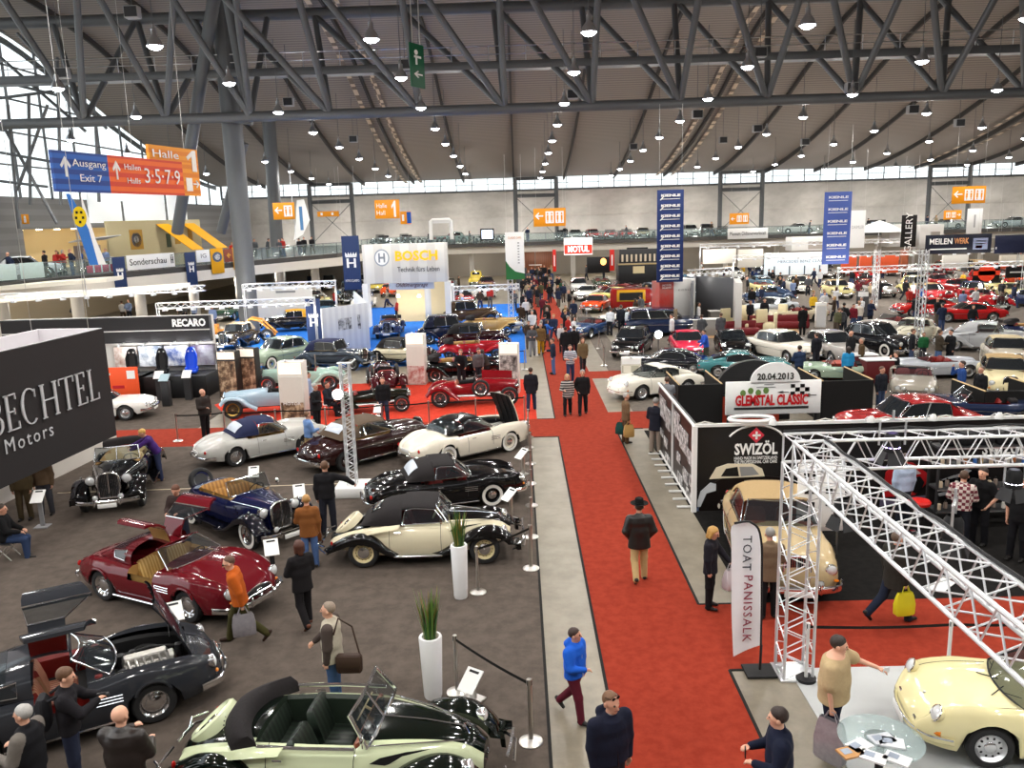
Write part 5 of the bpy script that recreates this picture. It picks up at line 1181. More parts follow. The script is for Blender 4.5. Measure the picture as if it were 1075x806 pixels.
r = hang('direction_sign', 'small orange sign hanging below the large one at far right', 'sign', 991, 221, 1009, 230, 95, ORANGE); icons(r, [-.25, .05], .24, .6); mark(r, 'arrow', WHT, [arrow(.35, .5, .2, .4, 'R')])
r = hang('direction_sign', 'tiny orange and blue sign beside the Halle Hall sign', 'sign', 420, 222, 432, 235, 98, ORANGE); mark(r, 'blue_field', BLUE_S, [rc(.3, .5, .4, .9)]); mark(r, 'symbols', WHT, [rc(-.25, .5, .2, .5)])
r = hang('direction_sign', 'low orange strip sign on the far left gallery', 'sign', 333, 222, 356, 227, 98, ORANGE); mark(r, 'symbols', WHT, [rc(-.3, .5, .1, .5), rc(.2, .5, .1, .5)])
r = hang('wall_notice', 'orange notice with white figure on the left panelled wall', 'sign', 22, 225, 31, 235, 62, ORANGE, wires=False); mark(r, 'symbols', WHT, [circ(0, .7, .15, .15), rc(0, .35, .3, .4)])
r = hang('wall_notice', 'orange notice on the panelled wall right of the lobby', 'sign', 118, 228, 125, 237, 78, ORANGE, wires=False); mark(r, 'symbols', WHT, [circ(0, .7, .15, .15), rc(0, .35, .3, .4)])
# -- the big hanging hall sign, angled away to the right
A_, B_ = PY(52, 157, 24), PY(211, 215, 31)
L_ = math.hypot(B_.x-A_.x, B_.y-A_.y); ang = math.atan2(B_.y-A_.y, B_.x-A_.x)
zb_ = PY(57, 201, 24).z; hh = A_.z-zb_
r = thing('hall_sign', 'big hanging blue, red and orange hall sign reading Ausgang Exit and Halle 1', 'sign', (A_.x, A_.y, zb_), ang)
r['_w'], r['_h'], r['_t'] = L_, hh, .1
def sg(name, x0, x1, y0, y1, m):
 b = MB(); b.box(((x0+x1)/2*L_, 0, (y0+y1)/2*hh), ((x1-x0)*L_, .1, (y1-y0)*hh)); return b.obj(name, m, r)
def bands(n, a, c, d): return pattern(n, 'wave', hexc(a), hexc(c), 1.1, .5, 'Z', hexc(d))
sg('blue_panel', 0, .32, 0, 1, bands('sign_blue_bands', '163f8f', '2462bd', '1b4fa6')); sg('red_panel', .32, .86, 0, 1, bands('sign_red_bands', 'd8401f', 'ee6a1c', 'e2521d')); sg('orange_panel', .86, 1, 0, 1, bands('sign_amber_bands', 'ef9a1e', 'e07f14', 'e88c18')); sg('halle_panel', .61, 1, 1, 1.42, bands('sign_orange_bands', 'e58415', 'ee9b1f', 'ea901a'))
mark(r, 'arrow', WHT, [arrow(.065, .62, .07, .5, 'U'), arrow(.37, .62, .06, .5, 'U'), arrow(.965, .36, .05, .28, 'R')])
put(r, 'Ausgang', .2, .72, .26, w=.2); put(r, 'Exit 7', .2, .35, .26, w=.13); put(r, 'Hallen', .475, .72, .22, w=.11); put(r, 'Halls', .475, .35, .22, w=.09); put(r, '3·5·7·9', .69, .5, .6, w=.27); put(r, 'Halle', .73, 1.17, .32, w=.2); mark(r, 'digit_one', WHT, [one(.945, .74, .09, .64)]); mark(r, 'pictogram_panel', WHT, [rc(.905, .34, .05, .4)])
for u in (.15, .5, .9): b = MB(); b.tube([(u*L_, 0, hh*(1.4 if u > .6 else 1)), (u*L_*1.02, 0, hh+8)], .007, 4); b.obj('wire', STEEL, r)
r = thing('escape_sign', 'green escape route sign hanging edge on from chains, upper centre left', 'sign', PY(439, 92, 40), R_(62)); b = MB(); hz = PY(439, 46, 40).z-PY(439, 92, 40).z; b.box((0, 0, hz/2), (1.1, .08, hz), bev=.02); b.obj('panel', plain('0f5a3a', .5), r); r['_w'], r['_h'], r['_t'] = 1.1, hz, .08
mark(r, 'arrow', WHT, [arrow(0, .3, .6, .2), rc(0, .7, .5, .05), rc(-.1, .62, .12, .2), circ(-.1, .8, .12, .06)]); b = MB(); b.tube([(-.3, 0, hz), (-.3, 0, hz+6)], .03, 5); b.tube([(.3, 0, hz), (.3, 0, hz+6)], .03, 5); b.obj('chain', STEEL, r)
# -- tall banners
def crown_h(r, y=.55, s=.5, asp=1.):
 a = r['_w']/r['_h']*s
 mark(r, 'crowned_letter', WHT, [rc(q*.24*s, y, .15*s, .62*a) for q in (-1, 1)]+[rc(0, y, .5*s, .1*a), rc(0, y+.42*a, .74*s, .07*a)]+[[(x-.1*s, y+.47*a), (x+.1*s, y+.47*a), (x*1.25, y+.72*a)] for x in (-.3*s, -.15*s, 0, .15*s, .3*s)])
r = hang('hanging_banner', 'navy banner with white crowned H hanging left of the yellow lettered stand', 'banner', 358, 248, 380, 304, 62, NAVY_S); crown_h(r, .5, .85, .42); put(r, 'RETRO CLASSICS', 0, .17, .06, w=.8)
r = hang('standing_banner', 'navy banner with white crowned H before the white partition', 'banner', 320, 314, 340, 372, 47, NAVY_S, wires=False, legs=True); crown_h(r, .58, .85, .42); put(r, 'RETRO CLASSICS', 0, .22, .06, w=.8)
K1 = plain('26376a', .6);
r = hang('hanging_banner', 'tall dark blue banner repeating white KIENLE in nine rows over the aisle', 'banner', 690, 200, 717, 296, 52, K1)
for i in range(9): put(r, 'KIENLE', 0, .055+.109*i+.012, .036, w=.72, off=.01); mark(r, 'script_underline', WHT, [rc(0, .03+.109*i, .7, .006), [(-.4, .02+.109*i), (-.25, .07+.109*i), (-.22, .06+.109*i), (-.36, .018+.109*i)]])
r = hang('hanging_banner', 'lighter blue banner repeating white KIENLE over the right stands', 'banner', 866, 202, 891, 277, 66, plain('4a5fa8', .6))
for i in range(6): put(r, 'KIENLE', 0, .09+.165*i+.01, .045, w=.72, off=.01); mark(r, 'script_underline', WHT, [rc(0, .055+.165*i, .7, .008)])
r = hang('hanging_banner', 'white banner with green swoosh foot left of the red aisle', 'banner', 530, 244, 551, 293, 56, WHT); mark(r, 'green_foot', plain('2c6a3c', .5), [[(-.5, 0), (.5, 0), (.5, .12), (0, .17), (-.3, .28), (-.5, .4)]]); mark(r, 'small_lines', plain('8a8a8a'), [rc(.2, .35+.06*i, .1, .02) for i in range(8)]); put(r, 'CLASSIC CARS', 0, .88, .06, plain('d88a3a'), w=.7)
r = hang('hanging_banner', 'white banner between the lighter blue banner and the stand lights', 'banner', 893, 221, 907, 260, 72, WHT); put(r, 'DAIMLER', 0, .55, .12, plain('bbbbbb'), w=.8)
r = hang('hanging_banner', 'black vertical banner reading GALLERY at the far right', 'banner', 947, 226, 961, 259, 74, BLK); text('GALLERY', .85, WHT, r, (0, -.05, r['_h']*.45), rot=(PI/2, -PI/2, 0))
r = hang('hanging_banner', 'white slanted banner right of the umbrella on the far gallery', 'banner', 1016, 219, 1030, 245, 92, WHT); mark(r, 'grey_line', plain('b0b0b0'), [rc(0, .5, .1, .5)])
r = hang('stand_sign', 'black banner reading MEILENWERK over the right hand stands', 'sign', 972, 247, 1040, 265, 66, plain('1a1d2b', .5)); put(r, 'MEILEN', -.27, .64, .42, w=.34, off=.012); put(r, 'WERK', .04, .64, .42, plain('d89a6a'), w=.22, off=.012); mark(r, 'small_line', WHT, [rc(-.15, .25, .55, .06)]); mark(r, 'badge', plain('8a93b0'), [rc(.33, .48, .22, .6)]); mark(r, 'badge_stripe', REDSG, [rc(.31, .32, .1, .14)]); mark(r, 'badge_lines', WHT, [rc(.33, .62, .18, .06), rc(.33, .48, .18, .05)])
r = hang('stand_sign', 'plain dark blue banner cut by the right edge of the photo', 'sign', 1045, 247, 1085, 265, 66, plain('20243a', .5)); mark(r, 'ring', WHT, [rc(-.46, .3, .02, .12)])
r = hang('stand_sign', 'long white banner with small black writing on the far gallery', 'sign', 764, 240, 806, 250, 100, WHT, wires=False); put(r, 'Museum Oldtimerwerkstatt', 0, .5, .5, BLK, w=.9)
r = hang('stand_sign', 'glowing red and white sign reading MOTUL under the far gallery', 'sign', 592, 250, 622, 267, 92, glow('fff4f0', 1.4)); mark(r, 'red_field', glow('e03020', 1.1), [rc(0, .33, .98, .55)]); put(r, 'MOTUL', 0, .33, .5, glow('ffffff', 1.5), w=.75, off=.02)
r = hang('stand_sign', 'round orange red shop sign with a crossbar among the far right stands', 'sign', 1022, 278, 1049, 295, 70, BLK, t=.05); mark(r, 'round_field', plain('e8442a', .5), [circ(0, .5, .32, .5, 28), rc(0, .5, .98, .26)], .06); put(r, 'MOTORRAD', 0, .5, .2, plain('3a1010'), w=.8)
r = hang('stand_sign', 'small black sign board under the round red sign at far right', 'sign', 1056, 280, 1085, 291, 66, BLK); mark(r, 'car_outline', plain('bbbbbb'), [rc(-.1, .5, .5, .1)])
# -- gallery edge: banners hung on the balustrade
def edge(u, z, out=.25): c = E0.lerp(E1, u); n = Vector((dE.y, -dE.x, 0)); return c+n*out+Vector((0, 0, z))
def uof(px):
 lo, hi = -.2, 1.2
 for _ in range(40):
  m = (lo+hi)/2; e = E0.lerp(E1, m)
  if pr((e.x, e.y, ZG))[0] < px: lo = m
  else: hi = m
 return lo
def drape(label, xa, xb, za, zb, m, name='gallery_banner', cat='banner', out=.2):
 a, c = edge(uof(xa), 0, out), edge(uof(xb), 0, out); w = (c-a).length
 r = thing(name, label, cat, ((a.x+c.x)/2, (a.y+c.y)/2, ZG+za), math.atan2(dE.y, dE.x)); b = MB(); b.box((0, 0, (zb-za)/2), (w, .04, zb-za), bev=.01); b.obj('cloth', m, r); r['_w'], r['_h'], r['_t'] = w, zb-za, .04; return r
r = drape('long white banner reading Sonderschau on the left gallery balustrade', 132, 182, .1, 1.15, WHT); put(r, 'Sonderschau', -.07, .5, .62, plain('2a2a2a'), w=.76); mark(r, 'crowned_letter', plain('3a3a3a'), [rc(.42, .5, .015, .5), rc(.46, .5, .015, .5), rc(.44, .5, .04, .08), rc(.44, .82, .06, .06)])
r = drape('narrow navy banner left of the Sonderschau banner', 117, 130, -1.3, 1.1, NAVY_S); crown_h(r, .45, .7, .25)
r = drape('narrow navy banner right of the Sonderschau banner', 193, 204, -1.5, 1.1, NAVY_S); crown_h(r, .5, .7, .25)
YEL = plain('e0a010', .6)
r = drape('yellow banner with round badge hung over the gallery balustrade', 220, 233, -.75, 1.25, YEL); mark(r, 'round_badge', plain('5a6478'), [circ(0, .66, .38, .2)]); mark(r, 'badge_centre', WHT, [circ(0, .66, .22, .12)])
r = drape('yellow banner nearest the main column on the gallery', 243, 251, -.6, 1.25, YEL); mark(r, 'round_badge', plain('5a6478'), [circ(0, .66, .38, .2)])
r = drape('crumpled white cloth banner with grey letters on the gallery balustrade', 205, 219, .25, 1.2, WHT); put(r, 'IG', 0, .5, .5, plain('777777'), w=.4)
r = drape('dark red banner with gold star between yellow gallery banners', 234, 243, .1, 1.15, plain('8a4a3a', .7)); mark(r, 'star', plain('d8a040'), [arrow(0, .5, .5, .4), arrow(0, .5, .5, .4, 'U')])
r = drape('strip of pink red letters behind the left balustrade', 97, 138, .1, .6, plain('d8486a', .6), 'letter_strip', 'sign', -.6); mark(r, 'letter_gaps', plain('e8eef0'), [rc(-.3, .5, .03, 1), rc(-.1, .5, .03, 1), rc(.1, .5, .03, 1), rc(.3, .5, .03, 1)])
for xa, xb, lb in ((-12, 18, 'leftmost white showcase panel on the gallery edge'), (22, 47, 'second white showcase panel on the gallery edge')): r = drape(lb, xa, xb, .12, 1.1, mat('frosted_panel', (.55, .68, .66), .2, noise=.1, tr=.25), 'showcase_panel', 'panel', .05)
# gallery booths behind the balustrade
def gbox(label, xa, xb, back, z0, z1, m, name='booth_wall', cat='booth', t=.15):
 a, c = edge(uof(xa), 0, -back), edge(uof(xb), 0, -back); w = (c-a).length; r = thing(name, label, cat, ((a.x+c.x)/2, (a.y+c.y)/2, ZG+z0), math.atan2(dE.y, dE.x)); b = MB(); b.box((0, 0, (z1-z0)/2), (w, t, z1-z0)); b.obj('panel', m, r); r['_w'], r['_h'], r['_t'] = w, z1-z0, t; return r
r = gbox('cream booth wall with round badge posters on the left gallery', 158, 252, 4, 0, 3.6, plain('cdbf96', .7)); mark(r, 'poster', plain('b98c3c'), [rc(-.22, .6, .13, .42), rc(.22, .66, .06, .4), rc(.37, .66, .05, .4)]); mark(r, 'round_badge', plain('4a5a70'), [circ(-.22, .6, .05, .16), circ(.22, .66, .022, .12)]); mark(r, 'badge_centre', WHT, [circ(-.22, .6, .025, .08)]); mark(r, 'photo', plain('5a6650'), [rc(.12, .55, .05, .3)])
for xa, xb, lb in ((158, 190, 'left white fabric screen above the cream gallery booth'), (193, 233, 'middle white fabric screen above the cream gallery booth'), (236, 254, 'right white fabric screen beside the main column')):
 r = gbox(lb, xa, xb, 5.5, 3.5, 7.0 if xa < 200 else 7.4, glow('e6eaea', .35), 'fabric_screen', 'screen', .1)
 if xa == 193: put(r, 'FOCHEREI', .1, .82, .08, BLK, w=.4)
for px, lb in ((214, 'left yellow awning panel on the cream gallery booth'), (240, 'right yellow awning panel beside the main column')):
 a = edge(uof(px), 0, -3.8); r = thing('awning', lb, 'awning', (a.x, a.y, ZG), math.atan2(dE.y, dE.x)); b = MB(); b.slab([(-.7, 0, 3.3), (.6, 0, 3.3), (1.9, -2.2, 1.2), (.6, -2.2, 1.2)], .04); b.obj('cloth', YEL, r)
r = gbox('open food stall with white roof on the left gallery', 124, 150, 4, 0, 1.9, plain('9a8a80', .7), 'food_stall', 'stall'); mark(r, 'menu_board', plain('7a2a22'), [rc(.2, .62, .45, .5)]); b = MB(); b.slab([(-1.5, 0, 2.2), (1.6, 0, 2.3), (1.9, -1.4, 2.6), (-1.7, -1.4, 2.4)], .06); b.obj('roof', WHITE, r); b = MB(); b.box((0, -.9, .5), (2.6, .6, 1.0), bev=.04); b.obj('counter', WHITE, r)
# beach flag with yellow badge
p = PY(97, 278, 40); r = thing('beach_flag', 'tall blue and white beach flag with yellow badge above the left gallery', 'flag', (p.x, p.y, p.z), R_(12)); h_ = PY(86, 203, 40).z-p.z
b = MB(); b.prism([(-.1, 0), (.62, 0), (.3, h_*.35), (.02, h_*.8), (-.12, h_)], .03, 0, Matrix.Rotation(PI/2, 4, 'X')); b.obj('white_cloth', WHT, r, smooth=0)
b = MB(); b.prism([(-.1, 0), (.28, 0), (.05, h_*.5), (-.3, h_*.8), (-.6, h_), (-.75, h_), (-.5, h_*.6)], .034, 0, TX(0, -.001, 0) @ Matrix.Rotation(PI/2, 4, 'X')); b.obj('blue_cloth', plain('3a78c8', .6), r, smooth=0)
b = MB(); b.prism([(-.28+.3*math.cos(q), h_*.68+.48*math.sin(q)) for q in (2*PI*k/24 for k in range(24))], .02, 0, TX(0, -.035, 0) @ Matrix.Rotation(PI/2, 4, 'X')); b.obj('badge', plain('e8c810'), r, smooth=0); b = MB()
for dx, dz in ((-.1, .2), (.1, .2), (-.15, -.05), (.15, -.05), (0, -.25)): b.box((-.28+dx, -.06, h_*.68+dz), (.1, .02, .12))
b.obj('badge_marks', BLK, r); b = MB(); b.tube([(-.42, .03, -2), (-.5, .03, h_*.6), (-.75, .03, h_)], .025, 6); b.obj('pole', ALU, r)
p = PY(314, 252, 95); r = thing('beach_flag', 'small white beach flag with blue edge on the far left gallery', 'flag', p); b = MB(); b.prism([(-.6, 0), (.5, .6), (1.4, 2.2), (.9, 4.5), (.1, 4.4), (-.2, 2)], .04, 0, Matrix.Rotation(PI/2, 4, 'X')); b.obj('cloth', WHT, r, smooth=0); b = MB(); b.box((.45, -.06, 2.4), (.35, .02, 2.6)); b.obj('blue_stripe', plain('5a88b8'), r); b = MB(); b.tube([(-.3, 0, -2.2), (-.5, 0, 9)], .05, 6); b.obj('pole', ALU, r)
# far gallery furniture
r = hang('arch', 'white inflatable style arch on the far gallery', 'arch', 450, 229, 476, 251, 98, WHT, wires=False, part='cross_bar');
for o_ in list(r.children): bpy.data.objects.remove(o_)
b = MB(); w_, h_ = r['_w'], r['_h']; b.tube([(-w_*.44, 0, 0), (-w_*.42, 0, h_*.85), (-w_*.36, 0, h_*.9), (w_*.36, 0, h_*.9), (w_*.42, 0, h_*.85), (w_*.44, 0, 0)], .22, 8); b.obj('frame', WHT, r); b = MB(); b.box((0, -.2, h_*.82), (w_*.7, .1, .35)); b.obj('banner_strip', plain('d8d8d8'), r)
r = hang('screen', 'bright screen on the far gallery right of the white arch', 'screen', 504, 240, 519, 252, 100, BLK, wires=False); mark(r, 'display', glow('d8e4f4', 1.2), [rc(0, .5, .8, .75)])
r = hang('screen', 'dark framed screen on the far gallery at right', 'screen', 913, 231, 929, 244, 98, BLK, wires=False); mark(r, 'display', glow('8890a0', .5), [rc(0, .5, .8, .7)])
r = thing('umbrella', 'white market umbrella on the far gallery at right', 'umbrella', PY(922, 254, 98)); b = MB(); b.lathe([(2.9, 1.2), (1.4, 2.0), (0, 2.5), (0, 2.46), (1.4, 1.94), (2.85, 1.15)], 8); b.obj('canopy', WHT, r); b = MB(); b.tube([(0, 0, -.5), (0, 0, 2.5)], .05, 6); b.obj('pole', ALU, r)
for xa, ya, xb, yb, lb in ((930, 236, 956, 258, 'white lit cabin left of the gallery banner at right'), (962, 236, 985, 260, 'white lit cabin right of the gallery banner'), (828, 249, 866, 262, 'white kiosk box under the far gallery at right')):
 r = hang('stand_cabin', lb, 'booth', xa, ya, xb, yb, 99 if xa > 900 else 90, plain('dcdad6'), wires=False, t=2, part='cabin_wall'); mark(r, 'opening', plain('9a938a'), [rc(.15, .4, .4, .6)])
r = thing('double_door', 'brown wooden double door below the far gallery at the end of the aisle', 'door', (PY(562, 280, 109.6).x, 109.6, 0)); BRN = pattern('brown_wood', 'wave', hexc('7a4424'), hexc('68371c'), 1.2, .5, 'X')
for s in (-1, 1): b = MB(); b.box((s*1.15, 0, 1.8), (2.2, .12, 3.6), bev=.02); d = b.obj('door_leaf', BRN, r); b = MB(); b.box((s*.4, -.1, 1.3), (.9, .06, .12)); b.obj('push_bar', WHT, d)
# -- white fascia with yellow letters
zt = PY(425, 256, 62).z; p = PY(425, 330, 62);
r = hang('stand_fascia', 'large white fascia with yellow BOSCH lettering and round emblem', 'booth', 381, 257, 471, 295, 60, pattern('white_fascia', 'wave', hexc('dcdad4'), hexc('cfccc6'), .25, .5, 'X'), t=1.0, wires=False)
put(r, 'BOSCH', .14, .68, .34, glow('f2a500', .7), w=.5, off=.03); put(r, 'Technik fürs Leben', .16, .34, .19, plain('3a3a3a'), w=.5)
mark(r, 'emblem_ring', plain('9aa2aa'), [circ(-.27, .66, .09, .22, 28)]); mark(r, 'emblem_ring_inner', WHT, [circ(-.27, .66, .075, .185, 28)], .03); mark(r, 'emblem_anchor', plain('8a929a'), [rc(-.3, .66, .02, .24), rc(-.24, .66, .02, .24), rc(-.27, .66, .06, .05)], .04)
W_, z_ = r['_w'], r.location.z
for x in (-.49, .49): b = MB(); b.box((x*W_, 0, -z_/2), (.4, 1., z_)); b.obj('leg', WHITE, r)
b = MB(); b.box((.12*W_, 2.5, -z_/2), (W_*.62, .2, z_)); b.obj('back_wall', plain('d9c8a0', .7), r)
r2 = hang('stand_sign', 'white strip sign with dark script below the yellow lettered fascia', 'sign', 408, 295, 456, 303, 60.3, WHT, wires=False); put(r2, 'Oldtimergarage', 0, .5, .62, plain('6a2a2a'), w=.7, shear=.3)
for px, lb in ((418, 'left warm ceiling spot inside the white garage stand'), (440, 'right warm ceiling spot inside the white garage stand')):
 p = PY(px, 312, 61.5); o = MB().lathe([(.0, 0), (.14, 0), (.1, .2)], 10).obj('stand_spotlight', glow('fff0d0', 8), loc=p); tag(o, lb, 'light'); l = bpy.data.lights.new('stand_light', 'POINT'); l.energy = 60; l.color = (1, .9, .7); l.shadow_soft_size = .2; q = bpy.data.objects.new('stand_light', l); C.objects.link(q); q.location = p-Vector((0, .6, .5))
# -- generic partition walls seen from above
def wallbox(name, label, cat, a, c, h, t, m, Yb=None, part='panel'):
 """wall standing on the floor from ground point a to c"""
 d = c-a; L = math.hypot(d.x, d.y); r = thing(name, label, cat, ((a.x+c.x)/2, (a.y+c.y)/2, 0), math.atan2(d.y, d.x)); b = MB(); b.box((0, t/2, h/2), (L, t, h), bev=.01); b.obj(part, m, r); r['_w'], r['_h'], r['_t'] = L, h, 0; return r
PW = pattern('white_partition', 'wave', hexc('c9cbce'), hexc('bfc1c6'), .7, .5, 'X')
hb = hgt(342, 372, 322)
r = wallbox('partition', 'white partition with black and white photographs behind navy banner', 'partition', G(341, 375), G(389, 366), hb, .1, PW); mark(r, 'photograph', pattern('bw_photo', 'noise', (.02, .02, .02), (.6, .6, .6), 3, .5), [rc(-.1, .62, .14, .24), rc(.05, .62, .13, .24), rc(.28, .62, .06, .3)])
r = wallbox('partition', 'plain white partition running back beside the blue carpet', 'partition', G(389, 366), G(375, 347), hb, .1, PW)
r = wallbox('partition', 'white partition box right of the garage stand', 'partition', G(447, 337), G(477, 336), 2.6, 2.5, PW)
r = wallbox('partition', 'long white stand wall behind the orange chassis, left of the navy banner', 'partition', G(262, 343), G(330, 341), 3.0, .1, plain('d5d2cc')); mark(r, 'small_print', plain('8a8a8a'), [rc(.1, .85, .3, .05)])
hg = hgt(748, 350, 296)
r = wallbox('stand_wall', 'dark grey stand wall behind the cream armchairs', 'booth', G(730, 338), G(769, 344), hg, .15, plain('55565a'))
r = wallbox('stand_wall', 'grey side wall of the cream armchair stand', 'booth', G(769, 344), G(771, 352), hg, .4, plain('c9c6c2'))
r = wallbox('stand_wall', 'grey left side wall of the cream armchair stand', 'booth', G(727, 352), G(730, 338), hg, .15, plain('6a6b6e'))
r = wallbox('display_pillar', 'white pillar with small KIENLE lettering right of the red poster', 'pillar', G(707, 349), G(729, 347), hgt(718, 348, 293), 1.6, plain('d9d7d3')); put(r, 'KIENLE', 0, .8, .05, plain('777777'), w=.6, space=1.6)
r = wallbox('display_pillar', 'red poster pillar left of the white pillar', 'pillar', G(692, 350), G(707, 349), hgt(699, 350, 296), 1.2, pattern('red_poster', 'noise', hexc('b02a20'), hexc('8a5a52'), .7, .5)); put(r, 'MOTOR', 0, .93, .05, WHT, w=.6); put(r, 'KLASSIK', 0, .88, .045, WHT, w=.6)
r = wallbox('display_pillar', 'narrow black poster board leaning at the white pillar', 'pillar', G(707, 353), G(711, 353), 1.7, .06, pattern('black_poster', 'noise', (.01, .01, .01), (.3, .2, .1), 2, .5))
# -- left wall stand of seats
a, c = G(60, 412), G(229, 408); hR = hgt(229, 409, 331)
r = wallbox('seat_stand', 'black fascia stand with white RECARO letters and four photo posters', 'booth', Vector((-24, a.y, 0)), c, hR, .3, plain('d2cfca'))
w_ = r['_w']; fx = lambda px: (PY(px, 360, c.y).x-r.location.x)/w_
b = MB(); b.box((0, -.12, hR*.83), (w_, .3, hR*.34)); b.obj('fascia', plain('2b2a2b', .4), r); b = MB(); b.box((0, -.285, hR*.82), (w_, .02, .05)); b.obj('fascia_line', plain('c8c6c2'), r)
o = text('RECARO', .46, WHT, r, (fx(203)*w_, -.3, hR*.91), off=.02, w=(fx(221)-fx(186))*w_)
for i, px in enumerate((133, 159, 187, 214)): mark(r, 'photo_poster', pattern('rally_photo_%d' % i, 'noise', hexc(('c8c4bc', 'd0d4d8', '3a4a7a', '8a8a90')[i]), hexc(('8a6a60', '4a5a70', 'c8c8c8', '4a3a50')[i]), 1.6, .5), [rc(fx(px), .48, (fx(px+12)-fx(px-12)), .27)], .32)
for i, px in enumerate((133, 159, 187, 214)):  # lamps added to brighten posters that sit in the shade of the fascia
 p = r.location+Vector((fx(px)*w_, -.9, hR*.64)); q = thing('poster_lamp', 'small lamp over the photo poster in the seat stand, %s from the left' % ORD[i], 'lamp', p, 0, 'poster lamps of the seat stand'); b = MB(); b.tube([(0, .7, .1), (0, 0, .1)], .02, 5); b.obj('arm', ALU, q); b = MB(); b.lathe([(.03, .12), (.07, 0), (.05, .0), (0, .06)], 10); b.obj('shade', ALU, q); l = bpy.data.lights.new('added_poster_light', 'POINT'); l.energy = 32; l.shadow_soft_size = .1; o = bpy.data.objects.new('added_poster_light', l); C.objects.link(o); o.location = p-Vector((0, 0, .1))
b = MB()
for i, px in enumerate((150, 178, 212)): b.box((fx(px)*w_, -1.2, .5), (1.6, 1.6, 1.0), bev=.02)
b.obj('seat_podium', BLACK, r)
def bucket(label, x, y, z, rz, m):
 q = thing('racing_seat', label, 'seat', (x, y, z), rz); b = MB(); R = []
 for u, w, xx in ((0, .44, 0), (.25, .5, -.06), (.55, .52, -.13), (.72, .4, -.17), (.86, .34, -.2), (.95, .2, -.22)): R.append([(xx+.16, -w/2, .2+u), (xx+.02, -w/4, .2+u), (xx+.02, w/4, .2+u), (xx+.16, w/2, .2+u), (xx-.05, w/2, .2+u), (xx-.05, -w/2, .2+u)])
 b.loft(R, 0, True, True, True); b.obj('backrest', m, q); b = MB(); b.box((.25, 0, .12), (.55, .5, .14), bev=.05); b.box((.25, .24, .2), (.5, .08, .2), bev=.03); b.box((.25, -.24, .2), (.5, .08, .2), bev=.03); b.obj('seat_shell', m, q)
 b = MB()
 for s in (-.1, .1): b.ell((-.12, s, .98), (.03, .05, .04), 0, 8)
 b.obj('belt_slot', WHITE, q); b = MB(); b.box((.2, 0, .03), (.4, .4, .06)); b.obj('base', DARK, q); return q
for px, m, lb in ((148, BLACK, 'black bucket seat behind the orange board'), (179, plain('1a1a1c', .5), 'black racing seat on the middle podium'), (209, plain('1f4fd0', .5), 'bright blue racing seat on the right podium')):
 p = r.location+Vector(((fx(px)*w_), -1.2, 1.0)); bucket(lb, p.x, p.y, 1.0, -PI/2+.3, m)
for px, lb in ((157, 'left small price stand before the racing seats'), (186, 'middle small price stand before the racing seats'), (214, 'right small price stand before the racing seats')):
 g = r.location+Vector((fx(px)*w_, -2.4, 0)); q = thing('price_stand', lb, 'display stand', g); b = MB(); b.box((0, 0, .5), (.3, .2, 1.0)); b.obj('pillar', DARK, q); b = MB(); b.slab([(-.2, -.15, 1.0), (.2, -.15, 1.0), (.2, .12, 1.3), (-.2, .12, 1.3)], .02); b.obj('card', PAPER, q)
q = thing('kiosk_post', 'dark slanted kiosk post in front of the blue racing seat', 'display stand', G(176, 426)); b = MB(); b.box((0, 0, .55), (.35, .3, 1.1), bev=.03); b.obj('pillar', DARK, q); b = MB(); b.slab([(-.2, -.2, 1.1), (.2, -.2, 1.1), (.2, .15, 1.35), (-.2, .15, 1.35)], .04); b.obj('display', plain('9ab0b8'), q)
r = wallbox('orange_board', 'orange display board behind the white rally car', 'board', G(118, 425), G(148, 424), hgt(133, 425, 386), .08, plain('e8562a', .5)); mark(r, 'white_label', WHT, [rc(.27, .8, .28, .22)]); mark(r, 'red_script', plain('b8202a'), [rc(-.2, .48, .4, .08)])
# -- white tower with the black sign on it
A = G(124, 470); B = G(0, 531); d = (A-B).normalized(); n_ = Vector((d.y, -d.x, 0)); L = (A-B).length+4
r = thing('stand_wall', 'long white stand wall behind the hanging black sign at the left edge', 'booth', (A.x, A.y, 0), math.atan2(d.y, d.x)); b = MB(); b.box((-L/2, .15, 1.3), (L, .3, 2.6)); b.obj('panel', plain('d9d4cc', .6), r); b = MB(); b.box((-L/2, .13, 2.62), (L, .36, .06)); b.obj('cap', WHITE, r)
Q = A+n_*2.6; r = thing('hanging_sign', 'big black hanging sign reading BECHTEL Motors at the left edge', 'sign', (Q.x, Q.y, 0), math.atan2(d.y, d.x)); xr, xl, zb_, zt_ = -4.3, -10.6, 1.6, 4.74
b = MB(); b.box(((xr+xl)/2, -.04, (zb_+zt_)/2), (xr-xl, .1, zt_-zb_)); b.obj('black_panel', plain('2b2829', .6), r)
b = MB(); b.box(((xr+xl)/2, 1.9, (zb_+zt_)/2), (xr-xl, .08, zt_-zb_)); b.box(((xr+xl)/2, .03, (zb_+zt_)/2), (xr-xl, .03, zt_-zb_)); b.box((xr, .95, (zb_+zt_)/2), (.08, 1.95, zt_-zb_+.02)); b.box((xl, .95, (zb_+zt_)/2), (.08, 1.95, zt_-zb_)); b.obj('white_fabric_box', plain('e4e0e4', .7), r)
for x, y in ((xr-.4, .1), (xr-.4, 1.8), (xl+.4, .9)): b = MB(); b.tube([(x, y, zt_), (x, y, zt_+9)], .01, 4); b.obj('wire', STEEL, r)
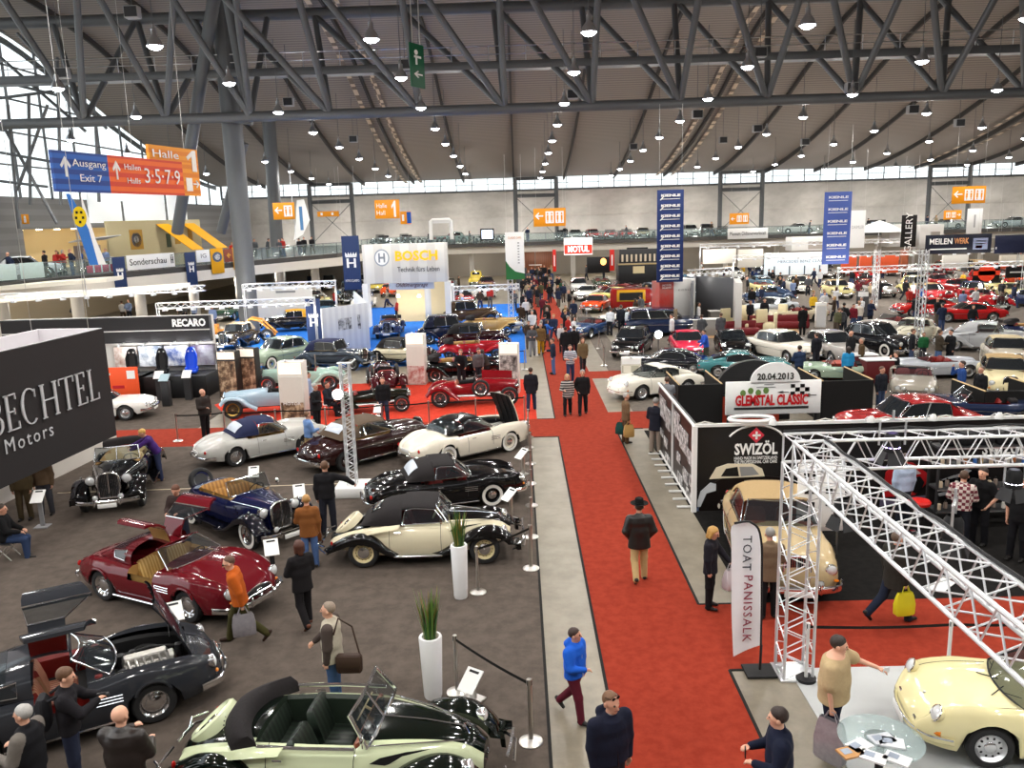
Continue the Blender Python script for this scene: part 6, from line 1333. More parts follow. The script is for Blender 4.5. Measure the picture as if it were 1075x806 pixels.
# letters placed on the panel
def onw(px, py):
 n = n_; rr = Vector(ray(px, py)); t = (Q-Vector(CAM)).dot(n)/rr.dot(n); P_ = Vector(CAM)+rr*t; return (P_-Q).dot(d), P_.z
x0, z0 = onw(99, 404); x1, z1 = onw(14, 428); GR = mat('sign_letter_metal', (.68, .7, .73), .4, .3)
cw = (x0-x1)/5
def serif(ch, x, z, w, h):                 # roman capital with thick stems, thin arms and serifs
 b = MB(); T, t = .1*h, .035*h; bx = lambda a, c, d, f: b.box((x+(a+c)/2, -.14, z+(d+f)/2), (abs(c-a), .03, abs(f-d)))
 def stem(a): bx(a, a+T, 0, h); bx(a-.05*h, a+T+.05*h, 0, t); bx(a-.05*h, a+T+.05*h, h-t, h)
 def arc(cx, cz, rx, rz, a0, a1):
  R = []
  for k in range(19):
   q = R_(lerp(a0, a1, k/18)); th = t+(T-t)*abs(math.cos(q)); R.append([(x+cx+(rx-d*th)*math.cos(q), y, z+cz+(rz-d*t)*math.sin(q)) for d, y in ((0, -.125), (0, -.155), (1, -.155), (1, -.125))])
  b.loft(R, 0, True, True, True)
 s = .06*h
 if ch in 'BEL': stem(s)
 if ch == 'B': arc(w*.45, h*.74, w*.42, h*.26, 90, -90); arc(w*.45, h*.26, w*.5, h*.26, 90, -90); bx(s, w*.46, h*.5, h*.5+t); bx(s, w*.46, 0, t); bx(s, w*.46, h-t, h)
 if ch in 'EL': bx(s, w*.92, 0, t); bx(w*.92-t, w*.92, 0, h*.2)
 if ch == 'E': bx(s, w*.85, h-t, h); bx(w*.85-t, w*.85, h*.83, h); bx(s, w*.7, h*.5, h*.5+t); bx(w*.7-t, w*.7, h*.42, h*.6)
 if ch == 'C': arc(w*.5, h*.5, w*.48, h*.52, 52, 308); bx(w*.8, w*.8+t, h*.72, h*.95)
 if ch == 'H': stem(s); stem(w-s-T); bx(s, w-s, h*.5, h*.5+t)
 if ch == 'T': stem(w/2-T/2); bx(0, w, h-t, h); bx(0, t, h*.8, h); bx(w-t, w, h*.8, h)
 b.obj('letter', GR, r)
hL = abs(onw(90, 385)[1]-onw(90, 419)[1]); xx = x0; zl0 = onw(92, 421)[1]
for ch, k in zip('LETHCEB', (.62, .62, .8, .88, .85, .62, .66)): k *= .9; xx -= k*hL; serif(ch, xx, zl0, k*hL, hL); xx -= .08*hL
x2, z2 = onw(52, 452); x3, z3 = onw(4, 467)
o = text('Motors', abs(onw(30, 448)[1]-onw(30, 470)[1])*1.0, GR, r, (x2, -.12, (z2+z3)/2), align='RIGHT', space=1.25)
# -- poster stands
def poster(label, xa, xb, yb, yt, m, head=.18, name='poster_stand', lit=True, dark=True, low=None, title=None):
 a, c = G(xa, yb), G(xb, yb); h = hgt((xa+xb)/2, yb, yt); r = wallbox(name, label, 'poster stand', a, c, h, .5, plain('2a2826') if dark else plain('d8d4cc'), part='case'); mark(r, 'poster', m, [rc(0, .5*(1-head)+.0, .9, 1-head-.06)], .012)
 mark(r, 'header', glow('f4ead8', .6) if lit else WHT, [rc(0, 1-head/2, .9, head*.9)], .014)
 if low: mark(r, 'photo', low, [rc(0, .2, .9, .36)], .02)
 if title: put(r, title, 0, .36, .06, WHT, w=.7)
 b = MB(); b.tube([(0, -.05, h), (0, -.35, h+.12)], .02, 5); b.ell((0, -.36, h+.1), (.06, .06, .06), 0, 8); b.obj('spot_lamp', ALU, r); return r
SEP = pattern('sepia_engine_photo', 'noise', hexc('2e2018'), hexc('c8b090'), 3.2, .5, c3=hexc('7a6048')); MONO = pattern('mono_engine_photo', 'noise', hexc('2a2624'), hexc('d0ccc6'), 3, .5, c3=hexc('8a8480')); REDP_ = pattern('red_drawing', 'noise', hexc('d8d0c8'), hexc('a85850'), 3.5, .6)
poster('left poster case with sepia engine photo near the pale blue racer', 231, 251, 417, 369, SEP); poster('right poster case with sepia engine photo near the pale blue racer', 252, 271, 414, 366, SEP)
poster('tall white pillar with MOTOR photo foot among the red stand', 296, 322, 448, 380, plain('d8d2c8'), .2, dark=False, low=SEP, title='MOTOR')
poster('white pillar with red car drawings left of the red racer', 428, 447, 404, 351, plain('d8d2c8'), .2, dark=False, low=REDP_)
poster('white pillar with engine photographs right of the red racer', 525, 545, 413, 361, MONO, .2, dark=False)
poster('cream notice board of cards beside the red aisle', 652, 673, 407, 376, pattern('card_rows', 'checker', hexc('e8e4d4'), hexc('b8b4a0'), 3, .6), .2, lit=False, dark=False)
poster('grey panel stand among the right hand saloons', 856, 867, 344, 318, plain('c9c9c9'), .1, lit=False, dark=False); poster('dark framed board with yellow heading in the right stands', 899, 911, 333, 306, plain('4a4a4c'), .2, lit=False)
# -- navy racks, bar and other far stands beyond the middle cars
def far(name, label, x0, y0, x1, y1, Y, m, t=.4, cat='booth'): return hang(name, label, cat, x0, y0, x1, y1, Y, m, t=t, wires=False)
r = far('bar_stand', 'black bar stand with bottle shelf below the far gallery', 648, 277, 690, 300, 84, BLACK, 2.); mark(r, 'bar_top', plain('b09a70'), [rc(0, 1, 1.02, .06)]); mark(r, 'cream_sign', plain('c8b890'), [rc(0, .75, .28, .3)])
r = far('shelf_wall', 'dark back shelf with small cream goods behind the bar stand', 650, 262, 690, 276, 88, DARK); mark(r, 'goods', plain('c8b8a0'), [rc(-.42+.12*i, .4, .05, .5) for i in range(8)])
r = far('stand_wall', 'black stand wall with round orange lamp under the far gallery', 616, 270, 640, 286, 92, BLACK); mark(r, 'round_lamp', glow('ffb060', 2.5), [circ(.22, .7, .13, .22)])
r = far('pennant', 'narrow red pennant left of the aisle end stand', 580, 262, 584, 285, 90, REDSG, .05, 'flag'); mark(r, 'white_mark', WHT, [rc(0, .5, .3, .5)])
r = far('pennant', 'narrow red pennant right of the black stand wall', 640, 262, 645, 284, 90, REDSG, .05, 'flag'); mark(r, 'white_mark', WHT, [rc(0, .5, .3, .5)])
r = far('sign_panel', 'dark sign panel on the far stand above the bar', 658, 260, 680, 266, 96, BLK); put(r, 'BRABUS CLASSIC', 0, .5, .6, WHT, w=.8)
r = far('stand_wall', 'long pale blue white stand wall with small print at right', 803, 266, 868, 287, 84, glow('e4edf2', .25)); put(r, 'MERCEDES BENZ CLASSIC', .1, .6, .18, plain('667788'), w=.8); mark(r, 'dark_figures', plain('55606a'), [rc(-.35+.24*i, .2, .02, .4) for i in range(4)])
for i, (xa, xb) in enumerate(((884, 898), (903, 914), (921, 942))): far('stand_wall', '%s red stand wall below the lighter blue banner' % ('left', 'middle', 'right')[i], xa, 268, xb, 286, 82, plain('c8502a', .6))
for i, (xa, xb, y0, y1, c_) in enumerate(((946, 952, 262, 283, '8a4a30'), (836, 862, 290, 296, 'e0dcd4'), (990, 1015, 268, 280, 'd8d4cc'), (1050, 1075, 268, 278, 'c8c0b0'), (738, 772, 262, 276, 'd8d2c8'), (775, 800, 262, 280, 'c8c2b8'))): far('stand_wall', ['rust brown stand post below the black GALLERY banner', 'low white stand front under the pale blue stand wall', 'white stand wall left of the round red sign', 'beige stand wall at the far right edge', 'cream stand wall behind the grey armchair stand', 'grey cream stand wall right of the dark blue banner'][i], xa, y0, xb, y1, 86, plain(c_, .6))
# lighting trusses over far stands
def ltruss(label, p, q, n=14, s=.3, lamps=0, legs=True, em=14, lg='stand lamps on lighting trusses'):
 r = thing('lighting_truss', label, 'truss', (0, 0, 0)); b = MB(); d = (q-p).normalized(); sd = Vector((-d.y, d.x, 0))*s/2; up = Vector((0, 0, s/2)); cs = [sd+up, sd-up, -sd-up, -sd+up]
 for c in cs: b.tube([p+c, q+c], .03, 5)
 b.obj('chords', ALUP, r); b = MB()
 for k in range(n):
  u, v = p.lerp(q, k/n), p.lerp(q, (k+1)/n)
  for i in range(4): b.tube([u+cs[i], v+cs[(i+1) % 4]], .016, 4)
 b.obj('lattice', ALUP, r)
 if legs:
  for e in (p, q): b = MB(); [b.tube([e+c, (e+c).xy.to_3d()], .03, 5) for c in cs]; b.obj('leg', ALUP, r)
 for k in range(0, lamps, 4): l = bpy.data.lights.new('stand_light', 'POINT'); l.energy = 260; l.color = (1, .95, .87); l.shadow_soft_size = .2; o = bpy.data.objects.new('stand_light', l); C.objects.link(o); o.location = p.lerp(q, (k+.5)/lamps)-Vector((0, 0, .9))
 for k in range(lamps):
  c = p.lerp(q, (k+.5)/lamps)-Vector((0, 0, s/2+.15)); o = LP(c); o['label'] = 'stand lamp under the '+label.replace(' in front of', ' before').replace('lighting truss', 'truss'); o['group'] = 'lamps under the '+label
 return r
SL0 = [None]
def LP(c):
 if SL0[0] is None:
  r = thing('stand_lamp', 'x', 'lamp', c); b = MB(); b.lathe([(.05, .2), (.13, .15), (.16, 0), (.14, 0), (0, .12)], 10); b.obj('housing', ALU, r); b = MB(); b.lathe([(0, .02), (.14, .02)], 10); b.obj('lens', glow('fff6e8', 45), r, norm=False); SL0[0] = r; return r
 return dup(SL0[0], c, label='x')
T3 = lambda px, py, Y: PY(px, py, Y)
ltruss('lighting truss in front of the left gallery', T3(0, 312, 42), T3(215, 302, 48), 26, lamps=9, legs=False); ltruss('lower lighting truss left of the main column', T3(165, 321, 46), T3(330, 315, 46), 20, lamps=11)
ltruss('lighting truss right of the main column', T3(255, 301, 52), T3(352, 297, 52), 14, lamps=8); ltruss('lighting truss above the far right stands', T3(770, 270, 74), T3(1070, 262, 74), 40, lamps=20)
ltruss('second lighting truss above the right stands', T3(735, 258, 84), T3(960, 252, 84), 32, lamps=14); ltruss('nearer lighting truss of the right stands', T3(880, 283, 64), T3(1075, 276, 64), 28, lamps=10); ltruss('lighting truss over the cream armchair stand', T3(722, 286, 56), T3(768, 283, 56), 8, lamps=6, legs=False)
ltruss('lighting truss left of the far aisle', T3(470, 303, 64), T3(545, 300, 64), 10, lamps=8)
for px, pf, pt, lb in ((963, 372, 262, 'tall truss leg in the far right crowd'), (918, 322, 262, 'truss leg left of the tall one in the right stands'), (537, 345, 290, 'truss leg left of the red aisle')):
 g = G(px, pf); h = hgt(px, pf, pt); r = thing('truss_tower', lb, 'truss', g); b = MB(); cs = [(s*.16, t*.16) for s, t in ((1, 1), (-1, 1), (-1, -1), (1, -1))]
 for c in cs: b.tube([(c[0], c[1], 0), (c[0], c[1], h)], .03, 5)
 b.obj('chords', ALUP, r); b = MB(); n = int(h/.35)
 for k in range(n):
  for i in range(4): b.tube([(*cs[i], k*h/n), (*cs[(i+1) % 4], (k+1)*h/n)], .014, 4)
 b.obj('lattice', ALUP, r)
# -- white canopy bands of the stand roofs under the left gallery
for i, (xa, ya, xb, yb, Y) in enumerate(((0, 318, 185, 304, 46), (0, 305, 112, 296, 50))):
 p, q = PY(xa, ya, Y), PY(xb, yb, Y+3); r = thing('stand_canopy', ('lower white stand canopy under the left gallery', 'upper white stand canopy under the left gallery')[i], 'canopy', (0, 0, 0)); b = MB(); b.slab([p, q, q+Vector((0, 2.2, .0)), p+Vector((-1, 2.2, 0))], .25); b.obj('fabric', plain('e8e2d4', .7), r)
# ---------------------------------------------------------------- right foreground: aluminium frame, black stand walls
TB = G(833, 706); HT = hgt(833, 706, 474); TW = .46
def btruss(label, p, q, name='truss_beam', s=TW, vert=False, st=None):
 r = thing(name, label, 'truss', (0, 0, 0)); d = (q-p).normalized(); up = Vector((0, 0, 1)) if not vert else Vector((0, 1, 0)); sd = d.cross(up).normalized()*s/2; up = sd.cross(d).normalized()*s/2; cs = [sd+up, sd-up, -sd-up, -sd+up]
 b = MB()
 for c in cs: b.tube([p+c, q+c], .026, 8)
 b.obj('chords', ALUP, r); n = max(2, round((q-p).length/(s*1.02)))
 for i in range(4):
  b = MB(); a, c = cs[i], cs[(i+1) % 4]
  for k in range(n):
   u, v = p.lerp(q, k/n), p.lerp(q, (k+1)/n); m_ = p.lerp(q, (k+.5)/n)
   b.tube([u+a, m_+c, v+a], .012, 5)
  b.obj('lattice', ALUP, r)
 b = MB()
 for e in (p, q): b.tube([e+cs[0], e+cs[1], e+cs[2], e+cs[3]], .018, 5, closed=True)
 b.obj('end_plate', ALUP, r)
 if not vert: b = MB(); b.tube([p.lerp(q, k/20)+cs[3]+Vector((.02*math.sin(k*2.1), .02*math.sin(k*1.7), .05+.015*math.sin(k*2.9))) for k in range(21)], .022, 5); b.obj('cable', BLACK, r)
 return r
r = btruss('upright aluminium truss tower beside the tan convertible', Vector((TB.x, TB.y, .02)), Vector((TB.x, TB.y, HT-TW/2)), 'truss_tower', vert=True); b = MB(); b.box((TB.x, TB.y, .012), (.6, .6, .024)); b.obj('base_plate', ALU, r)
btruss('long horizontal truss beam in front of the black stand wall', Vector((TB.x-.23, TB.y, HT)), Vector((TB.x+7.5, TB.y, HT)))
btruss('truss beam running from the tower toward the viewer', Vector((TB.x, TB.y-.25, HT)), Vector((TB.x, TB.y-8, HT)))
# ---------------------------------------------------------------- black care-products stand
g = G(728, 537); hW = hgt(728, 537, 447); YW = g.y
r = thing('stand_wall', 'long black stand wall with white SWIZÖL lettering and printed cars', 'booth', (g.x, YW, 0)); WL = 15.
r['_w'], r['_h'], r['_t'] = WL, hW, 0
BW = plain('1b1919', .35)
b = MB(); b.box((WL/2, .1, hW/2), (WL, .12, hW)); b.obj('panel', BW, r)
b = MB(); b.box((0, 0, hW/2), (.12, .14, hW)); b.box((WL/2, .03, hW), (WL, .1, .07)); b.obj('white_post', WHITE, r)
def wx(px): return PY(px, 500, YW).x-g.x
def wz(px, py): return PY(px, py, YW).z
for px, i in ((793, 0), (1052, 1)):
 x = wx(px); z = wz(px, 472); o = text('SWIZÖL', .4, WHT, r, (x, .02, z), off=.012, w=wx(px+23)-wx(px-22))
 for k, zz in enumerate((481, 485)): o = text(('HAND MADE IN SWITZERLAND', 'THE PROFESSIONAL CAR CARE')[k], .12, WHT, r, (x, .02, wz(px, zz)), w=wx(px+23)-wx(px-22))
 b = MB(); z2 = wz(px, 457); s_ = .2; b.prism([(0, s_), (s_, 0), (0, -s_), (-s_, 0)], .02, 0, TX(x, .03, z2) @ Matrix.Rotation(PI/2, 4, 'X')); b.obj('red_diamond', plain('d23a4a'), r, smooth=0)
 b = MB(); b.box((x, .005, z2), (.05, .02, .2)); b.box((x, .005, z2), (.2, .02, .05)); b.obj('white_cross', WHT, r)
 b = MB(); b.tube([(x+.75*math.sin(a), .03, z2-.25+.5*math.cos(a)) for a in (-1.1+.2*k for k in range(12))], .025, 4); b.obj('arc_lettering', WHT, r)
def printed(poly, m, name, d=.02, y=.035):
 b = MB(); b.prism([(wx(px), wz(px, py)) for px, py in poly], d, 0, TX(0, y, 0) @ Matrix.Rotation(PI/2, 4, 'X')); return b.obj(name, m, r, smooth=0)
PCR = plain('d8cdb4'); PRB = plain('4a1410', .3);
printed([(734, 536), (738, 520), (748, 508), (762, 500), (800, 499), (826, 502), (832, 512), (832, 540), (760, 542)], plain('16100f', .3), 'printed_car_body'); printed([(745, 503), (752, 491), (764, 487), (790, 487), (800, 492), (803, 500), (762, 502)], PCR, 'printed_car_roof', .024); printed([(757, 500), (762, 492), (774, 490), (776, 500)], BLK, 'printed_car_window', .03)
printed([(778, 500), (776, 490), (790, 490), (797, 498)], plain('8a8a8a'), 'printed_car_screen', .03); printed([(731, 532), (736, 516), (746, 507), (752, 508), (752, 515), (742, 518), (736, 532)], plain('b8bcc0'), 'printed_wing', .028); printed([(728, 546), (728, 531), (755, 535), (756, 546)], plain('5a6a88'), 'printed_floor', .012)
printed([(928, 522), (930, 496), (942, 484), (958, 486), (974, 497), (973, 508), (962, 520)], plain('a81c20', .3), 'printed_car_body'); printed([(944, 494), (948, 487), (956, 488), (967, 497), (950, 501)], plain('b8a8a8'), 'printed_car_window', .028); printed([(957, 514), (958, 502), (966, 500), (971, 506), (968, 515), (962, 518)], BLK, 'printed_wheel', .03); printed([(925, 550), (926, 525), (975, 520), (976, 550)], plain('5a5468'), 'printed_floor', .01)
printed([(985, 512), (990, 504), (1010, 496), (1014, 492), (1026, 494), (1032, 504), (1040, 512), (1040, 520), (986, 520)], plain('08080a', .2), 'printed_car_body'); printed([(986, 505), (1008, 497), (1014, 492), (1020, 494), (1010, 500)], plain('9a9a9e'), 'printed_highlight', .028); printed([(986, 518), (1006, 514), (1006, 517), (988, 521)], plain('8a8a8e'), 'printed_highlight', .028)
b = MB();
for k in range(30): x0 = k*.5; b.tube([(x0, .03, hW+.03), (x0+.25, .0, hW+.1*(k % 3 == 0)), (x0+.5, .03, hW+.03)], .018, 4)
b.obj('cable', plain('c8c4bc'), r)
for i, px in enumerate((805, 905, 968, 1035)):
 x = wx(px); q = thing('clip_spotlight', '%s small clip spotlight on top of the black stand wall' % ORD[i], 'lamp', (g.x+x, YW, hW+.05), 0, 'clip spotlights on the black stand wall'); b = MB(); b.tube([(0, 0, 0), (0, -.15, .1), (0, -.3, .1)], .02, 6); b.obj('arm', ALU, q); b = MB(); b.lathe([(.04, -.1), (.1, 0), (.1, .06), (0, .05)], 12, T=TX(0, -.35, .08) @ Matrix.Rotation(PI, 4, 'X')); b.obj('housing', WHITE, q)
q = thing('light_ring', 'white oval hoop lying on top of the black stand wall', 'hoop', (g.x+wx(788), YW+.1, hW+.12)); b = MB(); b.tube([(.55*math.cos(2*PI*k/24), .3*math.sin(2*PI*k/24), 0) for k in range(24)], .05, 6, closed=True); b.obj('ring', WHITE, q)
# photo walls along the aisle side
gb = G(691, 474); dd = (g-gb); Ls = dd.length; q = thing('photo_wall', 'black side wall with white photo prints facing the red aisle', 'booth', (gb.x, gb.y, 0), math.atan2(dd.y, dd.x)); q['_w'], q['_h'], q['_t'] = Ls, hW, 0
hS = hgt(691, 474, 418)
b = MB(); b.box((Ls/2, .06, hW/2+.05), (Ls, .08, hW-.1)); b.obj('panel', BW, q); b = MB(); b.box((Ls/2, .0, .12), (Ls, .06, .05)); b.box((Ls*.5, 0, hW-.02), (Ls, .06, .05)); b.box((Ls*.45, 0, hW/2), (.06, .06, hW)); b.obj('frame', WHITE, q)
BWP = pattern('bw_race_photo', 'noise', (.015, .015, .015), (.75, .75, .75), 5, .5); b = MB()
for x, z, w, h in ((.14, .72, .2, .36), (.3, .66, .16, .34), (.1, .35, .1, .12), (.24, .3, .1, .16), (.3, .12, .14, .12), (.56, .74, .16, .4), (.74, .66, .2, .34), (.9, .56, .12, .2), (.62, .36, .1, .14), (.8, .26, .12, .2), (.93, .3, .08, .16), (.66, .12, .12, .16), (.88, .1, .12, .14)): b.box((x*Ls, .005, z*hW), (w*Ls, .02, h*hW*.8))
b.obj('photo_print', BWP, q); b = MB()
for k in range(9): b.box(((k+.5)*Ls/9, -.18, .03), (.07, .36, .04))
b.obj('foot', WHITE, q)
b = MB(); b.box((0, 0, .55), (.7, 1.3, 1.1), bev=.03); q = b.obj('counter', BLACK, loc=(G(686, 470).x+.35, G(686, 470).y+.2, 0)); tag(q, 'low black counter behind the two men with shopping bags', 'counter')
# second stand: black cubicles and the white arched rally sign
gy = G(713, 447).y
def cube(label, a, c, back, h, cutl=0):
 w = c.x-a.x; q = thing('stand_cubicle', label, 'booth', (a.x, a.y, 0)); b = MB(); b.box((w/2, 0, h/2), (w, .08, h)); b.box((0, back/2, h/2), (.08, back, h)); b.box((w, back/2, h/2), (.08, back, h)); b.obj('black_panel', plain('161515', .8), q);
 for x in (0, w): b = MB(); b.tube([(x, 0, h), (x, back, h)], .035, 4); b.obj('wood_edge', plain('b59a70'), q)
 return q
a, c = PY(713, 447, gy), PY(757, 447, gy); hC = hgt(735, 447, 404); cube('black open cubicle left of the white rally sign', Vector((a.x, gy, 0)), Vector((c.x, gy, 0)), 2.6, hC)
a, c = PY(862, 445, gy), PY(914, 440, gy); cube('black cubicle with sloping wooden edge right of the white rally sign', Vector((a.x, gy, 0)), Vector((c.x, gy, 0)), 2.6, hC)
a, c = G(1032, 446), G(1085, 440); cube('black cubicle at the right edge below the cream convertible', Vector((a.x, a.y, 0)), Vector((c.x, a.y, 0)), 2.2, hgt(1040, 445, 410))
YG = gy-.6
r = hang('rally_sign', 'white arched sign reading 20.04.2013 and GLEMSTAL CLASSIC', 'sign', 762, 401, 861, 433, YG, WHT, t=.08, wires=False)
mark(r, 'arch', WHT, [[(-.24, .98)]+[(.01+.26*math.cos(PI*k/20), .98+.58*math.sin(PI*k/20)) for k in range(20, -1, -1)]], .07)
put(r, '20.04.2013', .01, 1.14, .27, plain('33332f'), w=.38, off=.008, dy=.09); put(r, 'GLEMSTAL CLASSIC', -.02, .42, .42, plain('c01820'), w=.76, off=.02)
mark(r, 'rule', plain('2a2a2a'), [rc(-.02, .19, .78, .07)]); mark(r, 'leaf', plain('6a8a4a'), [circ(-.32+.08*i, .66+.06*(i % 2), .03, .1, 8) for i in range(4)]); mark(r, 'flag_checks', BLK, [rc(.2+.05*i, .62+.1*((i+j) % 2)+.12*j, .045, .1) for i in range(4) for j in range(2)]+[arrow(.1, .66, .12, .08), arrow(.38, .55, .14, .12)]); mark(r, 'car_sketch', plain('9a9a9a'), [rc(-.08, .82, .2, .02), rc(-.05, .9, .1, .02)])
b = MB(); z0 = r.location.z
for s in (-.46, .46): b.box((s*r['_w'], .08, -z0/2), (.1, .08, z0))
b.obj('post', BLACK, r)
q = thing('arch_backdrop', 'big black arch backdrop behind the white rally sign', 'booth', (PY(788, 440, YG+1.4).x, YG+1.4, 0)); hA_ = hgt(788, G and 446, 378)
b = MB(); R_o = PY(822, 430, YG+1.4).x-PY(760, 430, YG+1.4).x; zt = PY(788, 377, YG+1.4).z; b.prism([(R_o*.62*math.cos(PI*k/24)-.0, zt-R_o*.5+R_o*.5*math.sin(PI*k/24)) for k in range(25)]+[(-R_o*.62, 0), (R_o*.62, 0)], .25, 0, Matrix.Rotation(PI/2, 4, 'X')); b.obj('panel', BLACK, q, smooth=0)
q = thing('red_partition', 'low red wall strip behind the black stand wall', 'partition', (PY(780, 440, YG-.4).x, YG+.8, 0)); b = MB(); b.box((0, 0, .5), (3.2, .1, 1.0)); b.obj('panel', plain('b8442e', .8), q); b = MB(); b.box((0, 0, 1.02), (3.2, .14, .04)); b.obj('top_rail', BLACK, q)
# product display inside the stand
q = thing('product_shelf', 'black shelf rack of small bottles beside the black stand wall', 'shelf', G(1030, 560)+Vector((0, .6, 0))); b = MB()
for z in (.4, .95, 1.5, 1.95): b.box((.3, 0, z), (2.4, .5, .04))
for x in (-.9, 1.5): b.box((x, .22, 1.0), (.05, .05, 2.0)); b.box((x, -.22, 1.0), (.05, .05, 2.0))
b.obj('rack', DARK, q); b = MB(); [b.box((.3, -.255, z), (2.4, .02, .03)) for z in (.4, .95, 1.5, 1.95)]; b.obj('shelf_edge', ALU, q); qs = q
bt = None; BC = ['c8b49a', '8a7a70', 'd8d4cc', 'a8643a', '3a6ab0', 'b89a6a']
for k in range(36):
 z = (.42, .97, 1.52)[k//12]; p = q.location+Vector((-.75+.19*(k % 12), -.08+.08*(k % 2), z)); lb = 'small care product bottle on the %s shelf, %s from the left' % (('lower', 'middle', 'top')[k//12], ORD[k % 12])
 if bt is None: bt = thing('bottle', lb, 'bottle', p, 0, 'bottles on the product shelf'); b = MB(); b.lathe([(0, 0), (.045, 0), (.045, .13), (.02, .16), (0, .16)], 10); b.obj('flask', plain('c8b49a', .3), bt); b = MB(); b.lathe([(.022, .155), (.022, .2), (0, .2)], 8); b.obj('cap', BLACK, bt)
 else: dup(bt, p, label=lb, group='bottles on the product shelf', recol={'plain_c8b49a': plain(BC[k % 6], .3)})
bgx = None
for k in range(6):
 p = q.location+Vector((-.6+.42*(k % 6), 0, 1.97)); lb = 'black sports bag on top of the product shelf, %s from the left' % ORD[k]
 if bgx is None: bgx = thing('sports_bag', lb, 'bag', p, 0, 'black bags on the product shelf'); b = MB(); b.box((0, 0, .16), (.38, .34, .3), bev=.08); b.obj('pouch', plain('17171a', .7), bgx); b = MB(); b.tube([(-.1, -.18, .2), (-.08, -.2, .36), (.08, -.2, .36), (.1, -.18, .2)], .015, 5); b.obj('handle', BLACK, bgx)
 else: dup(bgx, p, label=lb, group='black bags on the product shelf')
q = thing('bar_stool', 'red topped round stool in front of the printed red car', 'stool', G(963, 560)+Vector((0, 0, 0))); b = MB(); b.lathe([(0, .72), (.24, .72), (.25, .78), (.22, .82), (0, .82)], 20); b.obj('seat', plain('c8201c', .4), q); b = MB(); b.lathe([(.22, 0), (.2, .03), (.04, .06), (.035, .72)], 16); b.obj('pedestal', CHROME, q)
q = thing('wall_chart', 'white wall chart with small black product pictures beside the tan convertible', 'sign', PY(860, 557, G(866, 590).y)); b = MB(); b.box((0, 0, .75), (1.0, .05, 1.5), bev=.01); b.obj('panel', WHT, q); q['_w'], q['_h'], q['_t'] = 1., 1.5, .05; mark(q, 'product_pictures', BLK, [circ(-.25, .85, .14, .08), circ(.2, .86, .1, .06), rc(-.25, .6, .22, .07), rc(.2, .6, .22, .07), rc(.2, .42, .2, .08), rc(-.22, .4, .16, .08), rc(-.3, .16, .04, .1), rc(-.2, .16, .04, .1)])
b = MB(); [b.tube([(x, .04, .1), (x, .04, -.55)], .02, 5) for x in (-.4, .4)]; b.obj('leg', ALU, q)
# stage lamps hung from the near truss
def stage(label, p, yaw, on=False, col='c8b0ff'):
 q = thing('stage_lamp', label, 'lamp', p, yaw); b = MB(); b.lathe([(.08, .24), (.12, .17), (.13, -.05), (.11, -.05), (0, .08)], 16); b.obj('housing', BLACK, q); b = MB()
 for k in range(4): b.slab([Matrix.Rotation(k*PI/2, 3, 'Z') @ Vector(v) for v in ((.12, -.1, -.05), (.12, .1, -.05), (.2, .14, -.25), (.2, -.14, -.25))], .01)
 b.obj('barn_door', DARK, q); b = MB(); b.tube([(-.2, 0, .05), (-.2, 0, .42), (0, 0, .46), (.2, 0, .42), (.2, 0, .05)], .018, 5); b.obj('yoke', ALU, q)
 if on: b = MB(); b.ell((0, 0, .02), (.13, .13, .05), 0, 12); b.obj('lens', glow(col, 14), q)
 b = MB(); b.tube([(0, 0, .46), (0, 0, max(.6, HT-p[2]-.2))], .02, 5); b.obj('clamp_rod', ALU, q); return q
stage('black stage lamp with open flaps in front of the black wall, near the tower', PY(884, 538, TB.y-.0), .4); stage('black stage lamp with violet glow under the horizontal truss', PY(936, 470, TB.y), 0, True); stage('grey stage lamp glowing white at the right edge', PY(1064, 508, TB.y), .3, True, 'f0f0ff'); stage('cluster stage lamp on the sloping near truss', PY(1000, 560, TB.y-2.6), 1.0)
# ---------------------------------------------------------------- barriers
def post(label, g, h=1.0, group=None, st=STEEL, dome=True):
 q = thing('barrier_post', label, 'barrier post', (g.x, g.y, .01), 0, group); b = MB(); b.lathe([(.17, 0), (.17, .015), (.12, .035), (.03, .05), (0, .05)] if dome else [(.16, 0), (.16, .05), (0, .06)], 24); b.obj('base', st if dome else BLACK, q); b = MB(); b.lathe([(.028, .03), (.028, h-.1), (.035, h-.1), (.035, h), (0, h)], 12); b.obj('pole', st, q); b = MB(); b.box((0, 0, h-.05), (.06, .06, .09), bev=.01); b.obj('belt_head', BLACK, q); return q
def belt(label, qs, z=.94, name='barrier_belt', m=None):
 b = MB();
 for p, q in zip(qs, qs[1:]): b.loft([[(c.x, c.y, z+dz-.03*math.sin(PI*t)) for dz in (-.025, .025)] for t, c in ((k/8, p.lerp(q, k/8)) for k in range(9))], 0, False)
 o = b.obj(name, m or plain('131313', .7), norm=False); tag(o, label, 'barrier belt'); return o
def row(px, desc, blabel, h=1.0, st=STEEL, dome=True):
 gs = [G(*p) for p in px]; P0_ = None
 for i, g_ in enumerate(gs):
  lb = desc % (ORD[i] if i < 20 else str(i))
  if P0_ is None: P0_ = post(lb, g_, h, None, st, dome)
  else: dup(P0_, (g_.x, g_.y, .01), label=lb, cat='barrier post')
 belt(blabel, gs, h-.06)
row([(558, 779), (557, 597), (558, 564), (558, 531), (557, 508), (557, 487), (555, 470), (555, 459)], 'steel barrier post along the red aisle edge, %s from the viewer', 'black belt strung along the posts beside the red aisle')
row([(502, 622), (558, 597)], 'steel barrier post behind the white planters, %s from the left', 'black belt from the white planter to the aisle post'); row([(480, 727), (557, 779)], 'steel post of the front right barrier beside the near planter, %s from the left', 'black belt sloping down beside the near planter')
